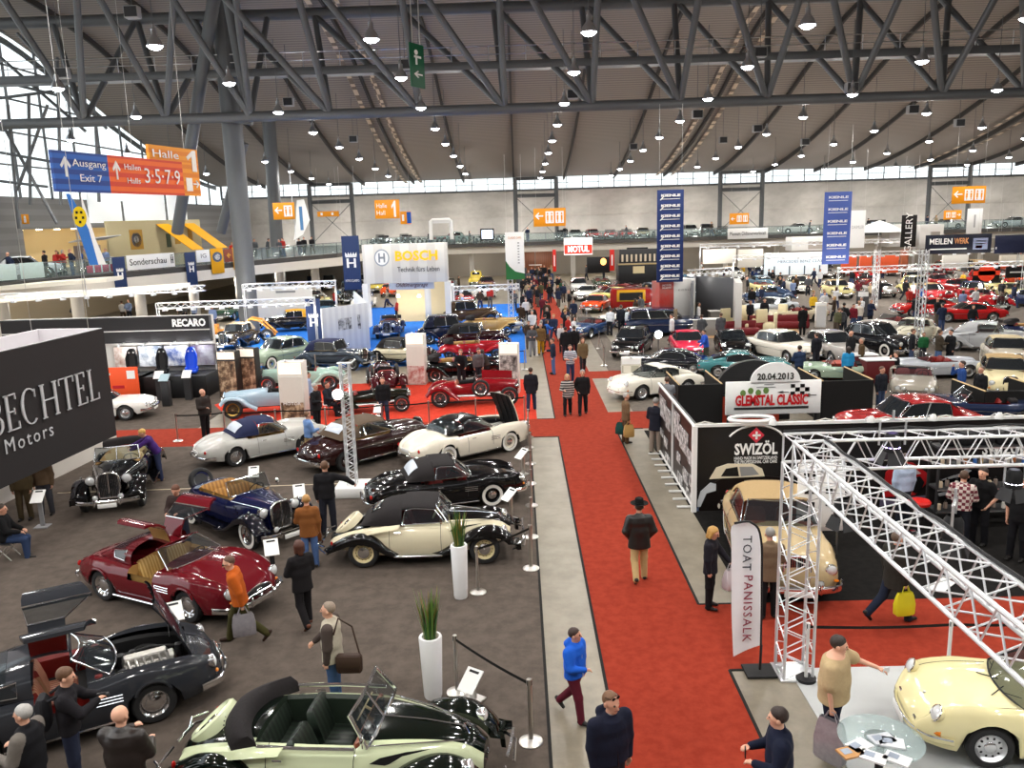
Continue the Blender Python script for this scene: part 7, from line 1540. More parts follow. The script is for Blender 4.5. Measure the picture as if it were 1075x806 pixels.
row([(187, 463), (237, 460), (291, 458), (343, 456), (402, 452), (451, 449), (500, 446), (551, 443)], 'steel post of the barrier before the red stand, %s from the left', 'black belt along the front of the red stand')
row([(332, 393), (397, 391), (448, 390), (551, 388)], 'thin steel post at the front of the blue carpet, %s from the left', 'belt along the front edge of the blue carpet')
row([(846, 714), (994, 712), (1115, 709)], 'white barrier post behind the pale yellow coupe, %s from the left', 'black printed belt behind the pale yellow coupe', 1.0, WHITE, False)
row([(634, 384), (629, 366), (622, 352), (616, 340), (611, 331)], 'steel post on the right side of the aisle beyond the crossing, %s from the viewer', 'black belt on the right side of the aisle beyond the crossing')
# white planters with upright plants
def planter(label, g, h, wt, wb, ph, lean):
 q = thing('planter', label, 'planter', (g.x, g.y, .01)); b = MB(); b.lathe([(0, .0), (wb, 0), (wb+.01, .03), (wt, h-.02), (wt-.01, h), (wt-.045, h), (wt-.06, h-.09)], 32); b.obj('pot', mat('planter_white', (.78, .78, .79), .3, noise=.01), q); b = MB(); b.lathe([(0, h-.06), (wt-.05, h-.075)], 20);
 for k in range(60): a, d_ = rnd.random()*6.3, rnd.random()**.5*(wt-.08); b.ell((d_*math.cos(a), d_*math.sin(a), h-.06), (.02, .022, .014), 0, 6)
 b.obj('pebbles', mat('pebbles', (.06, .045, .035), .6, noise=.6, nscale=50), q)
 b = MB()
 for k in range(85):
  a, d_ = rnd.random()*6.3, rnd.random()**.6*.1; l = ph*(.55+.45*rnd.random()); sp_ = .03+.1*rnd.random(); p = Vector((d_*math.cos(a), d_*math.sin(a), h-.07)); t = p+Vector((math.cos(a)*sp_*1.3, math.sin(a)*sp_*1.3, l)); m_ = p.lerp(t, .55)+Vector((-math.cos(a)*.02, -math.sin(a)*.02, 0)); s_ = Vector((-math.sin(a), math.cos(a), 0))*(.008+.006*rnd.random())
  b.loft([[p-s_, p+s_], [m_-s_*1.2, m_+s_*1.2], [t-s_*.2, t+s_*.2]], k % 3, False)
 o = b.obj('leaves', [mat('leaf_green', hexc('35602a'), .5, noise=.3), mat('leaf_light', hexc('5d7f35'), .5, noise=.3), mat('leaf_yellow', hexc('8a7a35'), .5, noise=.3)], q, norm=False); o['kind'] = 'stuff'; return q
g = G(455, 731); planter('near white conical planter with grassy plant beside the dark green convertible', g, hgt(455, 731, 668), .185, .135, .85, 0); g = G(484, 627); planter('far white conical planter with upright plant before the black and cream coupe', g, hgt(484, 627, 572), .17, .13, .8, 0)
# information plates
def plate_stand(label, px, pf, pt, yaw=-.3, col=STEEL, w=.3, hh=.4, tilt=.9, onfloor=True):
 g = G(px, pf); h = hgt(px, pf, pt); q = thing('information_stand', label, 'information stand', (g.x, g.y, .01), yaw); b = MB(); b.box((0, 0, .012), (.34, .3, .024)); b.box((0, .02, h/2-.1), (.1, .05, h-.2)); b.obj('stand', col, q); b = MB(); T = TX(0, 0, h-.14) @ Matrix.Rotation(tilt-PI/2, 4, 'X').inverted(); b.box((0, 0, 0), (w, .02, hh), T=TX(0, -.03, h-.18) @ Matrix.Rotation(-tilt, 4, 'X')); b.obj('card', PAPER, q); b = MB(); b.box((0, -.013, hh*.36), (w*.6, .006, hh*.1), T=TX(0, -.03, h-.18) @ Matrix.Rotation(-tilt, 4, 'X')); b.obj('card_heading', BLACK, q); return q
plate_stand('information plate on grey post at the maroon gullwing nose', 288, 610, 566, .35, DARK); plate_stand('information plate on post at the left edge near the two legs behind the black sign', 45, 553, 514, .1, plain('8a8a8c')); plate_stand('information plate beside the navy roadster bonnet', 316, 540, 508, .3, DARK); plate_stand('information plate tilted beside the black roadster front wheel', 536, 545, 512, -.9, STEEL); plate_stand('information plate beside the white roadster with open bonnet', 549, 498, 470, -.9, STEEL)
plate_stand('information plate behind the dark green convertible front wing', 496, 735, 703, -.6, STEEL); plate_stand('low information plate at the maroon gullwing front wheel', 186, 668, 632, .5, DARK); plate_stand('white plate at the windscreen of the navy roadster', 268, 512, 489, .2, STEEL); plate_stand('tall white price card at the black chassis car', 398, 448, 424, 0, WHITE); plate_stand('white card stand at the nose of the red racer', 532, 440, 421, -.5, WHITE)
# truss lamp tower with white foot
g = G(371, 518); h_ = hgt(371, 518, 381); q = thing('truss_tower', 'slim truss tower with bright lamp and white block foot among the parked cars', 'truss', (g.x, g.y, 0)); b = MB(); b.box((0, 0, .15), (.9, .9, .28), bev=.02); b.obj('block_foot', WHITE, q); cs = [(s*.12, t*.12) for s, t in ((1, 1), (-1, 1), (-1, -1), (1, -1))]; b = MB()
for c in cs: b.tube([(*c, .28), (*c, h_)], .024, 8)
b.obj('chords', ALUP, q); b = MB(); n = int(h_/.26)
for k in range(n):
 for i in range(4): z0, z1 = .28+k*(h_-.28)/n, .28+(k+1)*(h_-.28)/n; b.tube([(*cs[i], z0), (*cs[(i+1) % 4], (z0+z1)/2), (*cs[i], z1)], .01, 4)
b.obj('lattice', ALUP, q); b = MB(); b.tube([(-.2, 0, h_), (.2, 0, h_), (.3, 0, h_+.1)], .03, 6); b.obj('top_bracket', ALUP, q); zl_ = hgt(368, 518, 412)
b = MB(); b.lathe([(.05, -.2), (.14, -.1), (.16, 0), (.13, 0), (0, -.08)], 14, T=TX(-.2, -.2, zl_) @ Matrix.Rotation(PI/2-.3, 4, 'X')); hs = b.obj('lamp_head', ALU, q); b = MB(); b.ell((-.2, -.24, zl_), (.12, .05, .12), 0, 12); b.obj('lamp_lens', glow('ffffff', 30), hs)
q = thing('floor_spotlight', 'bright lamp on short stand behind the dark saloon, right of the aisle', 'lamp', G(691, 378)); b = MB(); b.tube([(0, 0, 0), (0, 0, 1.2)], .03, 6); b.lathe([(.3, 0), (.05, .03)], 12); b.obj('stand', DARK, q); b = MB(); b.ell((0, -.05, 1.35), (.2, .08, .2), 0, 14); b.obj('lamp_head', glow('ffffff', 12), q)
# feather flag on the aisle corner
g = G(797, 706); q = thing('feather_flag', 'tall white feather flag with vertical dark and red letters at the aisle corner', 'flag', (g.x, g.y, .012)); hF = hgt(797, 706, 549)
b = MB(); b.box((0, 0, .02), (.5, .42, .035), bev=.01); b.obj('base', BLACK, q); YFg = g.y
b = MB(); R = []
L1 = [(PY(x, y, YFg).x-g.x, PY(x, y, YFg).z) for x, y in ((780, 549.5), (768, 554), (768, 575), (768, 600), (768, 640), (769, 670), (770, 690))]; L2 = [(PY(x, y, YFg).x-g.x, PY(x, y, YFg).z) for x, y in ((786, 549), (795, 556), (798.5, 575), (798.6, 600), (798.4, 640), (798, 660), (797.6, 678))]
L1, L2 = [[tuple(p) for p in catmull(L, 19)] for L in (L1, L2)]; b.loft([[(lerp(a[0], c[0], u), .03*math.sin(u*PI)*math.sin(i*.45), lerp(a[1], c[1], u)) for u in (0, .2, .4, .6, .8, 1)] for i, (a, c) in enumerate(zip(L1, L2))], 0, False); b.loft([[(lerp(a[0], c[0], u), .012+.03*math.sin(u*PI)*math.sin(i*.45), lerp(a[1], c[1], u)) for u in (0, .2, .4, .6, .8, 1)] for i, (a, c) in enumerate(zip(L1, L2))], 0, False); b.obj('cloth', plain('f2f1f6', .7), q, norm=False)
b = MB(); b.tube([(L2[-1][0]+.02, .02, .02), (L2[-1][0]+.03, .02, L2[-1][1])]+[(x+.02, .02, z) for x, z in L2[::-1]]+[(L1[0][0], .02, L1[0][1]+.01), (L1[1][0], .02, L1[1][1]+.01), (L1[2][0], .02, L1[2][1]+.01)], .022, 6); b.obj('pole', BLACK, q)
for s, m, (xa, ya), (xb, yb) in (('TOAT', plain('3a3a44'), (783, 562), (783, 598)), ('PANISSALK', plain('8a3a4a'), (783.5, 603), (783.5, 672))):
 p0, p1 = PY(xa, ya, YFg), PY(xb, yb, YFg); o = text(s, .2, m, q, ((p0.x+p1.x)/2-g.x, -.05, (p0.z+p1.z)/2), rot=(PI/2, PI/2, 0), space=1.2, w=p0.z-p1.z)
# glass table with brochures beside the pale yellow coupe
g = G(921, 828); q = thing('glass_table', 'round glass table of brochures in front of the pale yellow coupe', 'table', (g.x, g.y, .014)); zt = .74
b = MB(); b.lathe([(0, zt), (.52, zt), (.53, zt-.006), (.52, zt-.012), (0, zt-.012)], 40); b.obj('glass_top', mat('table_glass', (.55, .65, .65), .05, noise=0, tr=.7), q); b = MB(); b.lathe([(.27, 0), (.27, .02), (.05, .05), (.05, zt-.1), (.2, zt-.014), (0, zt-.014)], 24); b.obj('pedestal', BLACK, q)
for i, (px, py, rz, c) in enumerate(((902, 783, .5, 'dfe0e2'), (917, 795, -.6, 'e4e4e6'), (936, 780, -.3, 'd8dade'), (942, 797, -.7, 'e4e6e8'), (926, 776, .2, 'c8ccd2'), (893, 790, .3, 'b88a5a'))):
 p = G(px, py, zt+.02); bb = thing('brochure_stack', ['white brochure stack at the upper left of the glass table', 'large white leaflet at the front of the glass table', 'pale brochure stack on the right of the glass table', 'white leaflet at the right edge of the glass table', 'grey brochure at the back of the glass table', 'brown brochure at the left rim of the glass table'][i], 'brochures', (p.x, p.y, zt+.015), rz); b = MB(); b.box((0, 0, .012), (.3, .21, .024)); b.obj('pages', plain(c), bb); b = MB(); b.box((-.05, .02, .026), (.12, .1, .004)); b.obj('cover_picture', plain('9aa4b4'), bb)
q = tag(MB().slab([G(972, 617, .02), G(990, 622, .02), G(1003, 612, .02), G(990, 606, .02)], .01).obj('leaflet', PAPER), 'white leaflet lying on the black carpet below the sloping truss', 'paper')
# furniture on the mid-right stand: armchairs, red sofas, desks
ac = None
for i, (px, pf) in enumerate(((764, 345), (779, 350), (784, 340), (797, 345), (808, 350), (818, 340))):
 p = G(px, pf)
 lb = 'cream high backed armchair in the lounge stand, %s from the left' % ORD[i]
 if ac is None:
  ac = thing('armchair', lb, 'chair', p, .3, 'cream armchairs in the lounge stand'); CRM = plain('d8cda8', .7); b = MB(); b.box((0, 0, .25), (.75, .75, .42), bev=.06); b.obj('seat', CRM, ac); b = MB(); b.box((0, .32, .75), (.75, .16, 1.1), bev=.06); b.obj('backrest', CRM, ac)
  for s in (-1, 1): b = MB(); b.box((s*.36, -.02, .42), (.12, .7, .5), bev=.05); b.obj('armrest', CRM, ac)
 else: dup(ac, p, .3+i, label=lb, group='cream armchairs in the lounge stand')
for (px, pf, rz, lb) in ((776, 352, .1, 'left dark red sofa in front of the cream armchairs'), (818, 345, -.05, 'right dark red sofa with raised end beside the white saloon')):
 q = thing('sofa', lb, 'sofa', G(px, pf), rz); RS = plain('6a1c22', .5); L_ = 2.4 if 'left' in lb else 3.6; b = MB(); b.box((0, 0, .25), (L_, .85, .4), bev=.07); b.obj('seat', RS, q); b = MB(); b.box((0, .38, .55), (L_, .2, .6), bev=.07); b.obj('backrest', RS, q); b = MB(); b.box((-L_/2+.12 if 'left' in lb else L_/2-.15, 0, .6), (.24, .85, .7), bev=.08); b.obj('armrest', RS, q)
for (px, pf, w, lb) in ((742, 352, 1.8, 'grey desk in the lounge stand behind the navy estate'), (757, 342, 1.6, 'pale counter at the back of the lounge stand'), (920, 401, 1.2, 'dark red counter with white top right of the red wall'), (905, 395, 1.0, 'grey white cabinet left of the dark red counter')):
 q = thing('desk', lb, 'desk', G(px, pf)); b = MB(); b.box((0, 0, .5), (w, .7, 1.0), bev=.02); b.obj('front', plain('5a1a1c' if 'dark red' in lb else '8a8884'), q); b = MB(); b.box((0, 0, 1.02), (w+.12, .8, .05), bev=.01); b.obj('top', WHITE, q)
floor_poly('floor_lounge', [(G(727, 356).x, G(727, 356).y), (G(840, 350).x, G(840, 350).y), (G(830, 335).x, G(830, 335).y), (G(727, 340).x, G(727, 340).y)], plain('a9835c', .5), .014)
q = thing('plinth', 'low red plinth under the sports racer at right', 'plinth', G(893, 396)); b = MB(); b.box((0, 0, .35), (2.2, .8, .7)); b.obj('block', plain('b0442e', .8), q); b = MB(); b.box((0, 0, .71), (2.3, .9, .03)); b.obj('top', plain('9a3a28'), q)
# orange bare chassis and motorcycle on the blue carpet
q = thing('bare_chassis', 'orange painted bare vehicle chassis with arched frame on the blue carpet', 'vehicle frame', G(258, 358), .15); OR = plain('d08a3a', .4); b = MB()
for s in (-.5, .5): b.tube([(-2.2, s, .5), (-.5, s, .55), (0, s, 1.2), (.5, s, 1.5), (1.1, s, 1.35), (1.7, s, .7), (2.0, s, .4)], .07, 8); b.tube([(-2.0, s, .7), (.2, s, 1.0)], .05, 6)
for x, z in ((-2, .5), (-.8, .55), (.2, 1.35), (1.2, 1.3)): b.tube([(x, -.5, z), (x, .5, z)], .06, 6)
b.obj('frame', OR, q); b = MB(); b.box((-1.9, 0, .9), (.5, .8, .6), bev=.05); b.obj('gearbox', OR, q); [wheel(q, x, y, .42, .18, .24) for x in (-1.3, 1.5) for y in (-.7, .7)]
# ---------------------------------------------------------------- cars in the front stand
def at(px, py, dx=0): g = G(px, py); return (g.x+dx, g.y, .012)
def sc(r, k): r.scale = (k, k, k); return r
Z0 = .012
gullwing(car('maroon gullwing coupe with both doors raised and tan seats', (-7.26, 16.0, Z0), R_(334)), '5e1019', TAN_L, CREAM_L)
gullwing(car('dark grey gullwing coupe with bonnet open and red seats at lower left', (-7.2, 11.6, Z0), R_(29.5)), '2d2f34', RED_L, RED_P, hood=R_(58))
sc(sl_r := car('silver roadster with closed navy soft top beside the red cross aisle', (-8.6, 26.5, Z0), R_(37.5)), .97); sl_roadster(sl_r, 'b4b3ae', NAVY_T, TAN_L, hub=CHROME, ww=False)
sc(br_ := car('dark brown cabriolet with taupe soft top behind the slim truss tower', (-5.02, 25.8, Z0), R_(45)), .95); cabrio50(br_, '27100f', TAUPE_T, TAN_L, ww=False)
sl_roadster(car('cream white roadster with black hardtop and open bonnet', (-1.85, 26.0, Z0), R_(38)), 'ddd6c6', paint('0a0a0c'), RED_L, hard=True, hood=R_(62))
sc(bk_ := car('black roadster with black soft top and red seats, second from the aisle post', (-2.14, 21.3, Z0), R_(16.5)), .95); sl_roadster(bk_, '09090b', BLK_T, RED_L)
sc(cr_ := car('black and cream coupe with closed black soft top and cream wheels', (-2.27, 17.88, Z0), R_(1)), .97); two_tone(cr_, 'dcd3b6', '09090a', 'soft', BLK_T, RED_L, RED_L, CREAMP)
two_tone(car('open dark green and cream convertible with green seats, bottom centre', (-2.57, 10.05, Z0), R_(353)), 'cfd8b2', '08100b', 'open', BLK_T, GREEN_L, GREEN_P, CREAMP)
prewar(car('navy open roadster with tan seats, white wall tyres and rear spare', (-7.11, 19.83, Z0), R_(318.7)), '11163a', '0a0b16', 'open', None, seatm=TANP, ww=True, tailspare=True)
sc(bp_ := car('black pre-war open tourer facing the viewer beside the black sign', (-11.6, 22.95, Z0), R_(285.5)), 1.05); prewar(bp_, '08080a', '08080a', 'open', BLK_T, split=True, seatm=CREAMP)
sc(tn_ := car('tan convertible with tan soft top beside the truss tower', (5.4, 17.06, Z0), R_(263.5)), 1.04); cabrio50(tn_, 'b39e78', TAN_T, mat('rust_leather', hexc('8a4020'), .5))
sc(po_ := car('pale yellow fastback coupe on the pale floor at lower right', (7.38, 10.5, .018), R_(170)), .98); nine(po_, 'e6dcaa')
# ---------------------------------------------------------------- cars of the middle distance
PM = {}
def proto_(key):
 if key in PM: return PM[key]
 r = car('prototype', (0, -300, 0), 0)
 if key in ('saloon', 'estate', 'coupe', 'gt', 'open', 'spyder'): modern(r, '101112', key, n=14)
 elif key == 'ponton': cabrio50(r, '101112', None, TAN_L, sed=True, glass=DGLASS, n=14)
 elif key == 'cab50': cabrio50(r, '101112', TAN_T, RED_L, glass=DGLASS, n=14)
 elif key == 'presoft': prewar(r, '101112', '131415', 'soft', NAVY_T, glass=DGLASS, n=14)
 elif key == 'preopen': prewar(r, '101112', '131415', 'open', BLK_T, seatm=RED_L, n=14)
 elif key == 'presedan': prewar(r, '101112', '131415', 'sedan', glass=DGLASS, n=14)
 elif key == 'nine': nine(r, '101112')
 elif key == 'racer': racer(r, '101112', 'racer', cyc=False)
 elif key == 'streamer': two_tone(r, '101112', '131415', 'soft', paint('101112'), RED_L, RED_L, ALU)
 PM[key] = r; return r
def place(key, c, px, py, rz, label, c2=None, top=None, group=None, k=1., z=Z0, pos=None):
 p = proto_(key); rc_ = {'paint_101112': paint(c), 'paint_131415': paint(c2 or c)}
 if top:
  for n in ('fabric_252a48', 'fabric_a38a63'): rc_[n] = cloth(top)
 g = pos or at(px, py)
 o = dup(p, (g[0], g[1], z), R_(rz), label=label, group=group, recol=rc_); o.scale = (k, k, k); return o
racer(car('red pre-war racing car with side spare wheel on the red stand', at(498, 423), R_(1)), '7a0d16', 'open', spare=True, hoodup=True, cyc=False, seatm=mat('rust_leather', hexc('8a4020'), .5))
racer(car('pale blue pre-war racer with brass spoked wheels on the red stand', at(286, 433), R_(194)), '9ab0bf', 'open', wcol=mat('brass', hexc('b0904a'), .35, 1.))
place('racer', '9db8ac', 318, 408, 184, 'pale mint green racer behind the white MOTOR pillar')
place('racer', '17170f', 390, 431, 8, 'black racing chassis car facing right on the red stand', k=.85); racer(car('dark maroon racing car with rear spare wheel seen behind the black chassis car', at(405, 408), R_(105)), '3c0c12', spare=True, cyc=False)
place('preopen', '0c0c0e', 487, 398, 2, 'black open tourer behind the red racing car')
place('presoft', '39424e', 352, 386, -18, 'grey blue cabriolet with navy soft top on the blue carpet'); place('ponton', '93a491', 296, 383, 238, 'pale green saloon on the blue carpet'); place('presoft', '2a241e', 250, 364, 262, 'dark car with beige soft top behind the poster cases', top='a8977a')
place('presoft', 'd2c8ac', 423, 382, -28, 'cream cabriolet with black wings and black top on the blue carpet', '0c0c0e', '1c1a1a', k=.92); place('preopen', '1c2748', 410, 352, 272, 'navy open car facing the viewer before the garage stand'); place('presedan', '141a2e', 474, 359, 8, 'long navy limousine at the back of the blue carpet', k=1.08)
place('presoft', '26090d', 497, 366, 4, 'dark maroon cabriolet with black top on the blue carpet', top='1c1a1a'); place('preopen', '9c1420', 496, 376, 4, 'bright red open tourer on the blue carpet', k=.92); place('presedan', '4a3826', 494, 339, 2, 'brown limousine behind the navy limousine', k=1.05); place('preopen', 'b89a68', 516, 350, 3, 'gold beige open car behind the maroon cabriolet')
place('coupe', 'b08a4a', 437, 329, 255, 'gold coupe inside the white garage stand'); place('coupe', 'dcdad4', 105, 439, 6, 'white rally coupe with orange lamps cut by the black sign', k=.95)
place('presoft', '1a1a1c', 306, 347, 200, 'dark vehicle with yellow top behind the navy banner', top='c8942a')
place('saloon', '0a0b0d', 664, 371, 252, 'black saloon facing the viewer right of the aisle'); place('estate', '16233f', 700, 351, -6, 'long navy estate car right of the aisle', k=1.15); place('coupe', 'd02a48', 722, 372, 266, 'bright pink red coupe facing the viewer'); place('nine', '0b0b0d', 768, 371, 262, 'shiny black coupe between the pink red coupe and white saloon')
place('saloon', 'd8d2c6', 820, 376, 292, 'white saloon facing right in front of the red sofa'); place('saloon', '9a9590', 872, 377, 280, 'grey beige saloon second right of the white saloon'); place('ponton', '15161a', 918, 370, 292, 'black saloon with silver front at centre right', k=1.05)
place('gt', '3c7276', 780, 394, -6, 'teal fastback coupe behind the black arch', k=.92); place('gt', '10131c', 700, 391, 168, 'dark blue black fastback left of the teal coupe', k=.92); place('nine', 'e0dccf', 688, 414, 204, 'white fastback coupe left of the black cubicle'); place('open', '9db09a', 880, 398, 166, 'pale green open car behind the right black cubicle', k=.82)
place('open', '8d877c', 957, 413, 247, 'grey open roadster with red seats at right'); place('spyder', 'a9adb4', 978, 395, 178, 'low silver open sports racer at right', k=.92); place('cab50', 'd6c9a0', 1052, 411, 246, 'cream convertible with beige top at the right edge'); place('saloon', '8f1a1c', 952, 462, 184, 'dark red saloon behind the black stand wall'); place('open', '1d2740', 1024, 443, 164, 'dark blue open sports car behind the black stand wall')
place('streamer', 'a8a9ab', 1036, 368, 330, 'silver pre-war streamlined coupe at right', k=1.1); place('streamer', 'd8d2bc', 958, 360, 222, 'cream pre-war coupe left of the silver streamliner'); place('gt', 'b3201c', 972, 331, 182, 'red coupe in the right stands, left of the pair'); place('gt', 'a81a1c', 1014, 337, 170, 'red coupe in the right stands, right of the pair'); place('preopen', '151c3a', 1090, 360, 320, 'navy open tourer at the right edge')
place('open', 'd8d4cc', 938, 350, 195, 'white open car with red seats behind the black and silver saloon'); place('cab50', 'c8bfae', 1055, 386, 250, 'beige soft top car behind the cream convertible', top='b8a888')
place('gt', 'd4481a', 626, 326, 250, 'orange red coupe facing the viewer right of the aisle'); place('coupe', 'cfc66a', 645, 317, 200, 'pale yellow coupe behind the orange red coupe'); place('gt', 'd8d6d0', 616, 314, 252, 'white coupe behind the orange red coupe'); place('gt', 'd6d4ce', 664, 342, 194, 'white coupe in front of the navy estate'); place('open', '26406a', 619, 352, 238, 'blue open car at the aisle barrier')
place('gt', '6a7886', 681, 311, 200, 'blue grey coupe below the tall dark blue banner'); place('open', '4a1418', 652, 308, 190, 'dark red open car behind the pale yellow coupe'); place('streamer', '3a4a66', 806, 318, 190, 'blue pre-war coupe right of the grey stand wall'); place('gt', 'b8bcc0', 808, 330, 210, 'silver coupe right of the grey stand wall'); place('open', 'c0b49a', 832, 338, 190, 'beige open car behind the cream armchairs')
q = thing('fairground_van', 'small red van with yellow framed hatch right of the aisle', 'van', at(662, 326), R_(175)); b = MB(); b.box((0, 0, 1.0), (3.2, 1.6, 1.5), bev=.15); b.obj('body', paint('8a1c18'), q); b = MB(); b.box((0, .82, 1.25), (2.2, .08, .9), bev=.04); b.obj('hatch_frame', paint('c8982a'), q); b = MB(); b.box((0, .86, 1.2), (1.8, .06, .6)); b.obj('hatch', BLACK, q); [wheel(q, x, y, .32, .16, .2, n=14) for x in (-1, 1) for y in (-.7, .7)]
# motorcycle beside the blue carpet
q = thing('motorcycle', 'pale motorcycle at the right end of the blue carpet', 'motorcycle', at(543, 352), R_(20)); [wheel(q, x, .01, .33, .1, .25, 'wire', n=16) for x in (-.7, .7)]; b = MB(); b.ell((.1, 0, .75), (.35, .13, .14), 0, 12); b.obj('fuel_tank', paint('c8ccd0'), q); b = MB(); b.box((-.35, 0, .75), (.5, .22, .1), bev=.04); b.obj('saddle', BLACK, q); b = MB(); b.tube([(.7, 0, .33), (.5, 0, .95), (.42, .3, 1.05)], .025, 6); b.tube([(.5, 0, .95), (.42, -.3, 1.05)], .02, 6); b.tube([(.5, 0, .85), (0, 0, .4), (-.7, 0, .33)], .03, 6); b.box((0, 0, .42), (.35, .25, .3), bev=.04); b.obj('frame', STEEL, q)
q_mc = q
# ---------------------------------------------------------------- far cars: one merged mesh each, too small to show parts
def lod(root, name):
 b = MB(); ms = []; inv = None
 def walk(o):
  for k in kids(o):
   if k.type == 'MESH' and not k.name.startswith(('door_handle', 'door_gap', 'chrome_trim', 'rim_', 'wiper', 'bonnet_louv', 'steering')):
    me = k.data; mi = []
    for m in me.materials:
     if m not in ms: ms.append(m)
     mi.append(ms.index(m))
    o_ = len(b.v); b.v += [tuple(v.co) for v in me.vertices]; b.f += [tuple(i+o_ for i in p.vertices) for p in me.polygons]; b.m += [mi[p.material_index] for p in me.polygons]
   walk(k)
 walk(root); o = b.obj(name, ms, norm=False, smooth=50); return o
FAR = {}
def far_car(key, c, x, y, rz, base, z=.012, k=1., group=None, top=None):
 if key not in FAR: FAR[key] = lod(proto_(key), 'car'); FAR[key].location = (0, -300, 0); FAR[key]['category'] = 'car'; FAR[key]['label'] = 'x'
 rc_ = {'paint_101112': paint(c), 'paint_131415': paint(c)}
 if top: rc_['fabric_252a48'] = rc_['fabric_a38a63'] = cloth(top)
 o = dup(FAR[key], (x, y, z), R_(rz), label=base, cat='car', group=group, recol=rc_); o.scale = (k, k, k); AUTO.append(o); return o
AUTO = []
CN = [('c9c9c6', 'silver'), ('d9d6cc', 'white'), ('0d0e10', 'black'), ('9a1a1e', 'red'), ('1c2c50', 'navy'), ('5a1418', 'dark red'), ('cfc48a', 'cream'), ('4a6a80', 'blue'), ('2e4a38', 'green'), ('8a8680', 'grey'), ('c8b24a', 'yellow'), ('c04a24', 'orange')]
KN = {'saloon': 'saloon', 'coupe': 'coupe', 'gt': 'fastback coupe', 'nine': 'rounded coupe', 'open': 'open car', 'ponton': 'rounded saloon', 'presoft': 'pre-war cabriolet', 'presedan': 'pre-war saloon', 'preopen': 'pre-war tourer', 'cab50': 'soft top car', 'spyder': 'low sports racer'}
taken = [o.location.xy.copy() for o in THINGS if o.get('category') in ('car', 'van', 'sofa', 'chair', 'desk', 'pillar', 'counter', 'poster stand', 'booth', 'partition', 'truss') and o.location.y > 30]
NT0 = len(taken)
def fill(x0, x1, y0, y1, dx, dy, zone, p=.85, keys=None, wt=None):
 rows = int((y1-y0)/dy)+1
 for j in range(rows):
  y = y0+j*dy
  n = int((x1-x0)/dx)+1
  for i in range(n):
   x = x0+i*dx+rnd.uniform(-.45, .45)+(j % 2)*dx/2; yy = y+rnd.uniform(-.3, .3)
   if x > x1 or rnd.random() > p: continue
   if any((t-Vector((x, yy))).length < 3.7 if q < NT0 else (abs(t.x-x) < 2.3 and abs(t.y-yy) < 4.8) for q, t in enumerate(taken)): continue
   pp = pr((x, yy, 0))
   if pp[0] > 1110 or pp[0] < -30: continue
   key = rnd.choice(keys or list(KN)); c, cn = CN[rnd.choices(range(12), wt or [5, 6, 6, 5, 3, 3, 3, 3, 1, 3, 2, 1])[0]]
   far_car(key, c, x, yy, rnd.choice((262, 270, 278, 90, 268)), '%s %s %s' % (cn, KN[key], zone), group=None); taken.append(Vector((x, yy)))
fill(8.5, 60, 55, 98, 3.4, 5.4, 'in the far right stands', .96)
fill(5.6, 9.5, 62, 97, 3.3, 5.2, 'in the row right of the far aisle', .95)
fill(-8, -2.2, 56, 66, 3.2, 5.2, 'left of the far aisle', .9, ['saloon', 'ponton', 'coupe', 'open'], [2, 3, 3, 2, 1, 1, 3, 1, 1, 1, 8, 2])
fill(-24, -3, 68, 96, 4.2, 5.6, 'in the far left stands', .8)
# cars on the galleries
for i, (px, c, cn, key) in enumerate(((590, '2a2a30', 'black', 'coupe'), (604, 'b8b8b4', 'silver', 'coupe'), (622, 'c01c20', 'red', 'coupe'), (640, 'c81c22', 'red', 'spyder'), (657, 'b01a1c', 'red', 'open'), (675, 'b8a888', 'beige', 'coupe'), (741, '3a1a1a', 'maroon', 'presoft'), (758, '26262a', 'black', 'open'), (724, 'd8d6d0', 'white', 'estate'), (836, 'd0d0cc', 'white', 'coupe'), (880, 'c8c8c8', 'silver', 'gt'), (990, 'd4d2cc', 'white', 'coupe'), (1062, 'b8bcc0', 'silver', 'coupe'), (476, '8aa09a', 'pale green', 'saloon'), (400, '2a2a2c', 'black', 'preopen'), (425, '3a3a3c', 'dark grey', 'preopen'))):
 x = PY(px, 250, 105.5).x; far_car(key, c, x, 105.5, 270+rnd.uniform(-10, 10) if px < 800 and px != 476 else 180+rnd.uniform(-8, 8), '%s %s on the far gallery' % (cn, KN.get(key, 'estate car')), ZG)
for px, bk, c, key, rz, lb in ((66, 3.4, 'd8dadc', 'saloon', 25, 'white saloon on the left gallery behind the glass balustrade'), (3, 2.6, 'c8b830', 'coupe', 30, 'yellow car on the left gallery at the photo edge')):
 e = edge(uof(px), 0, -bk); place(key, c, 0, 0, rz, lb, pos=(e.x, e.y), z=ZG)
mc = lod(q_mc, 'motorcycle')
for i in range(24):
 px = 430+5.2*i if i < 20 else 686+7*(i-20); x = PY(px, 250, 103.6).x; o = dup(mc, (x, 103.6, ZG), R_(80+rnd.uniform(-15, 15)), label='motorcycle in the row on the far gallery', cat='motorcycle', recol={'paint_c8ccd0': paint(rnd.choice(('141416', '7a1418', '1c2a4a', '8a8a8a', '20382a')))}); AUTO.append(o)
bpy.data.objects.remove(mc)
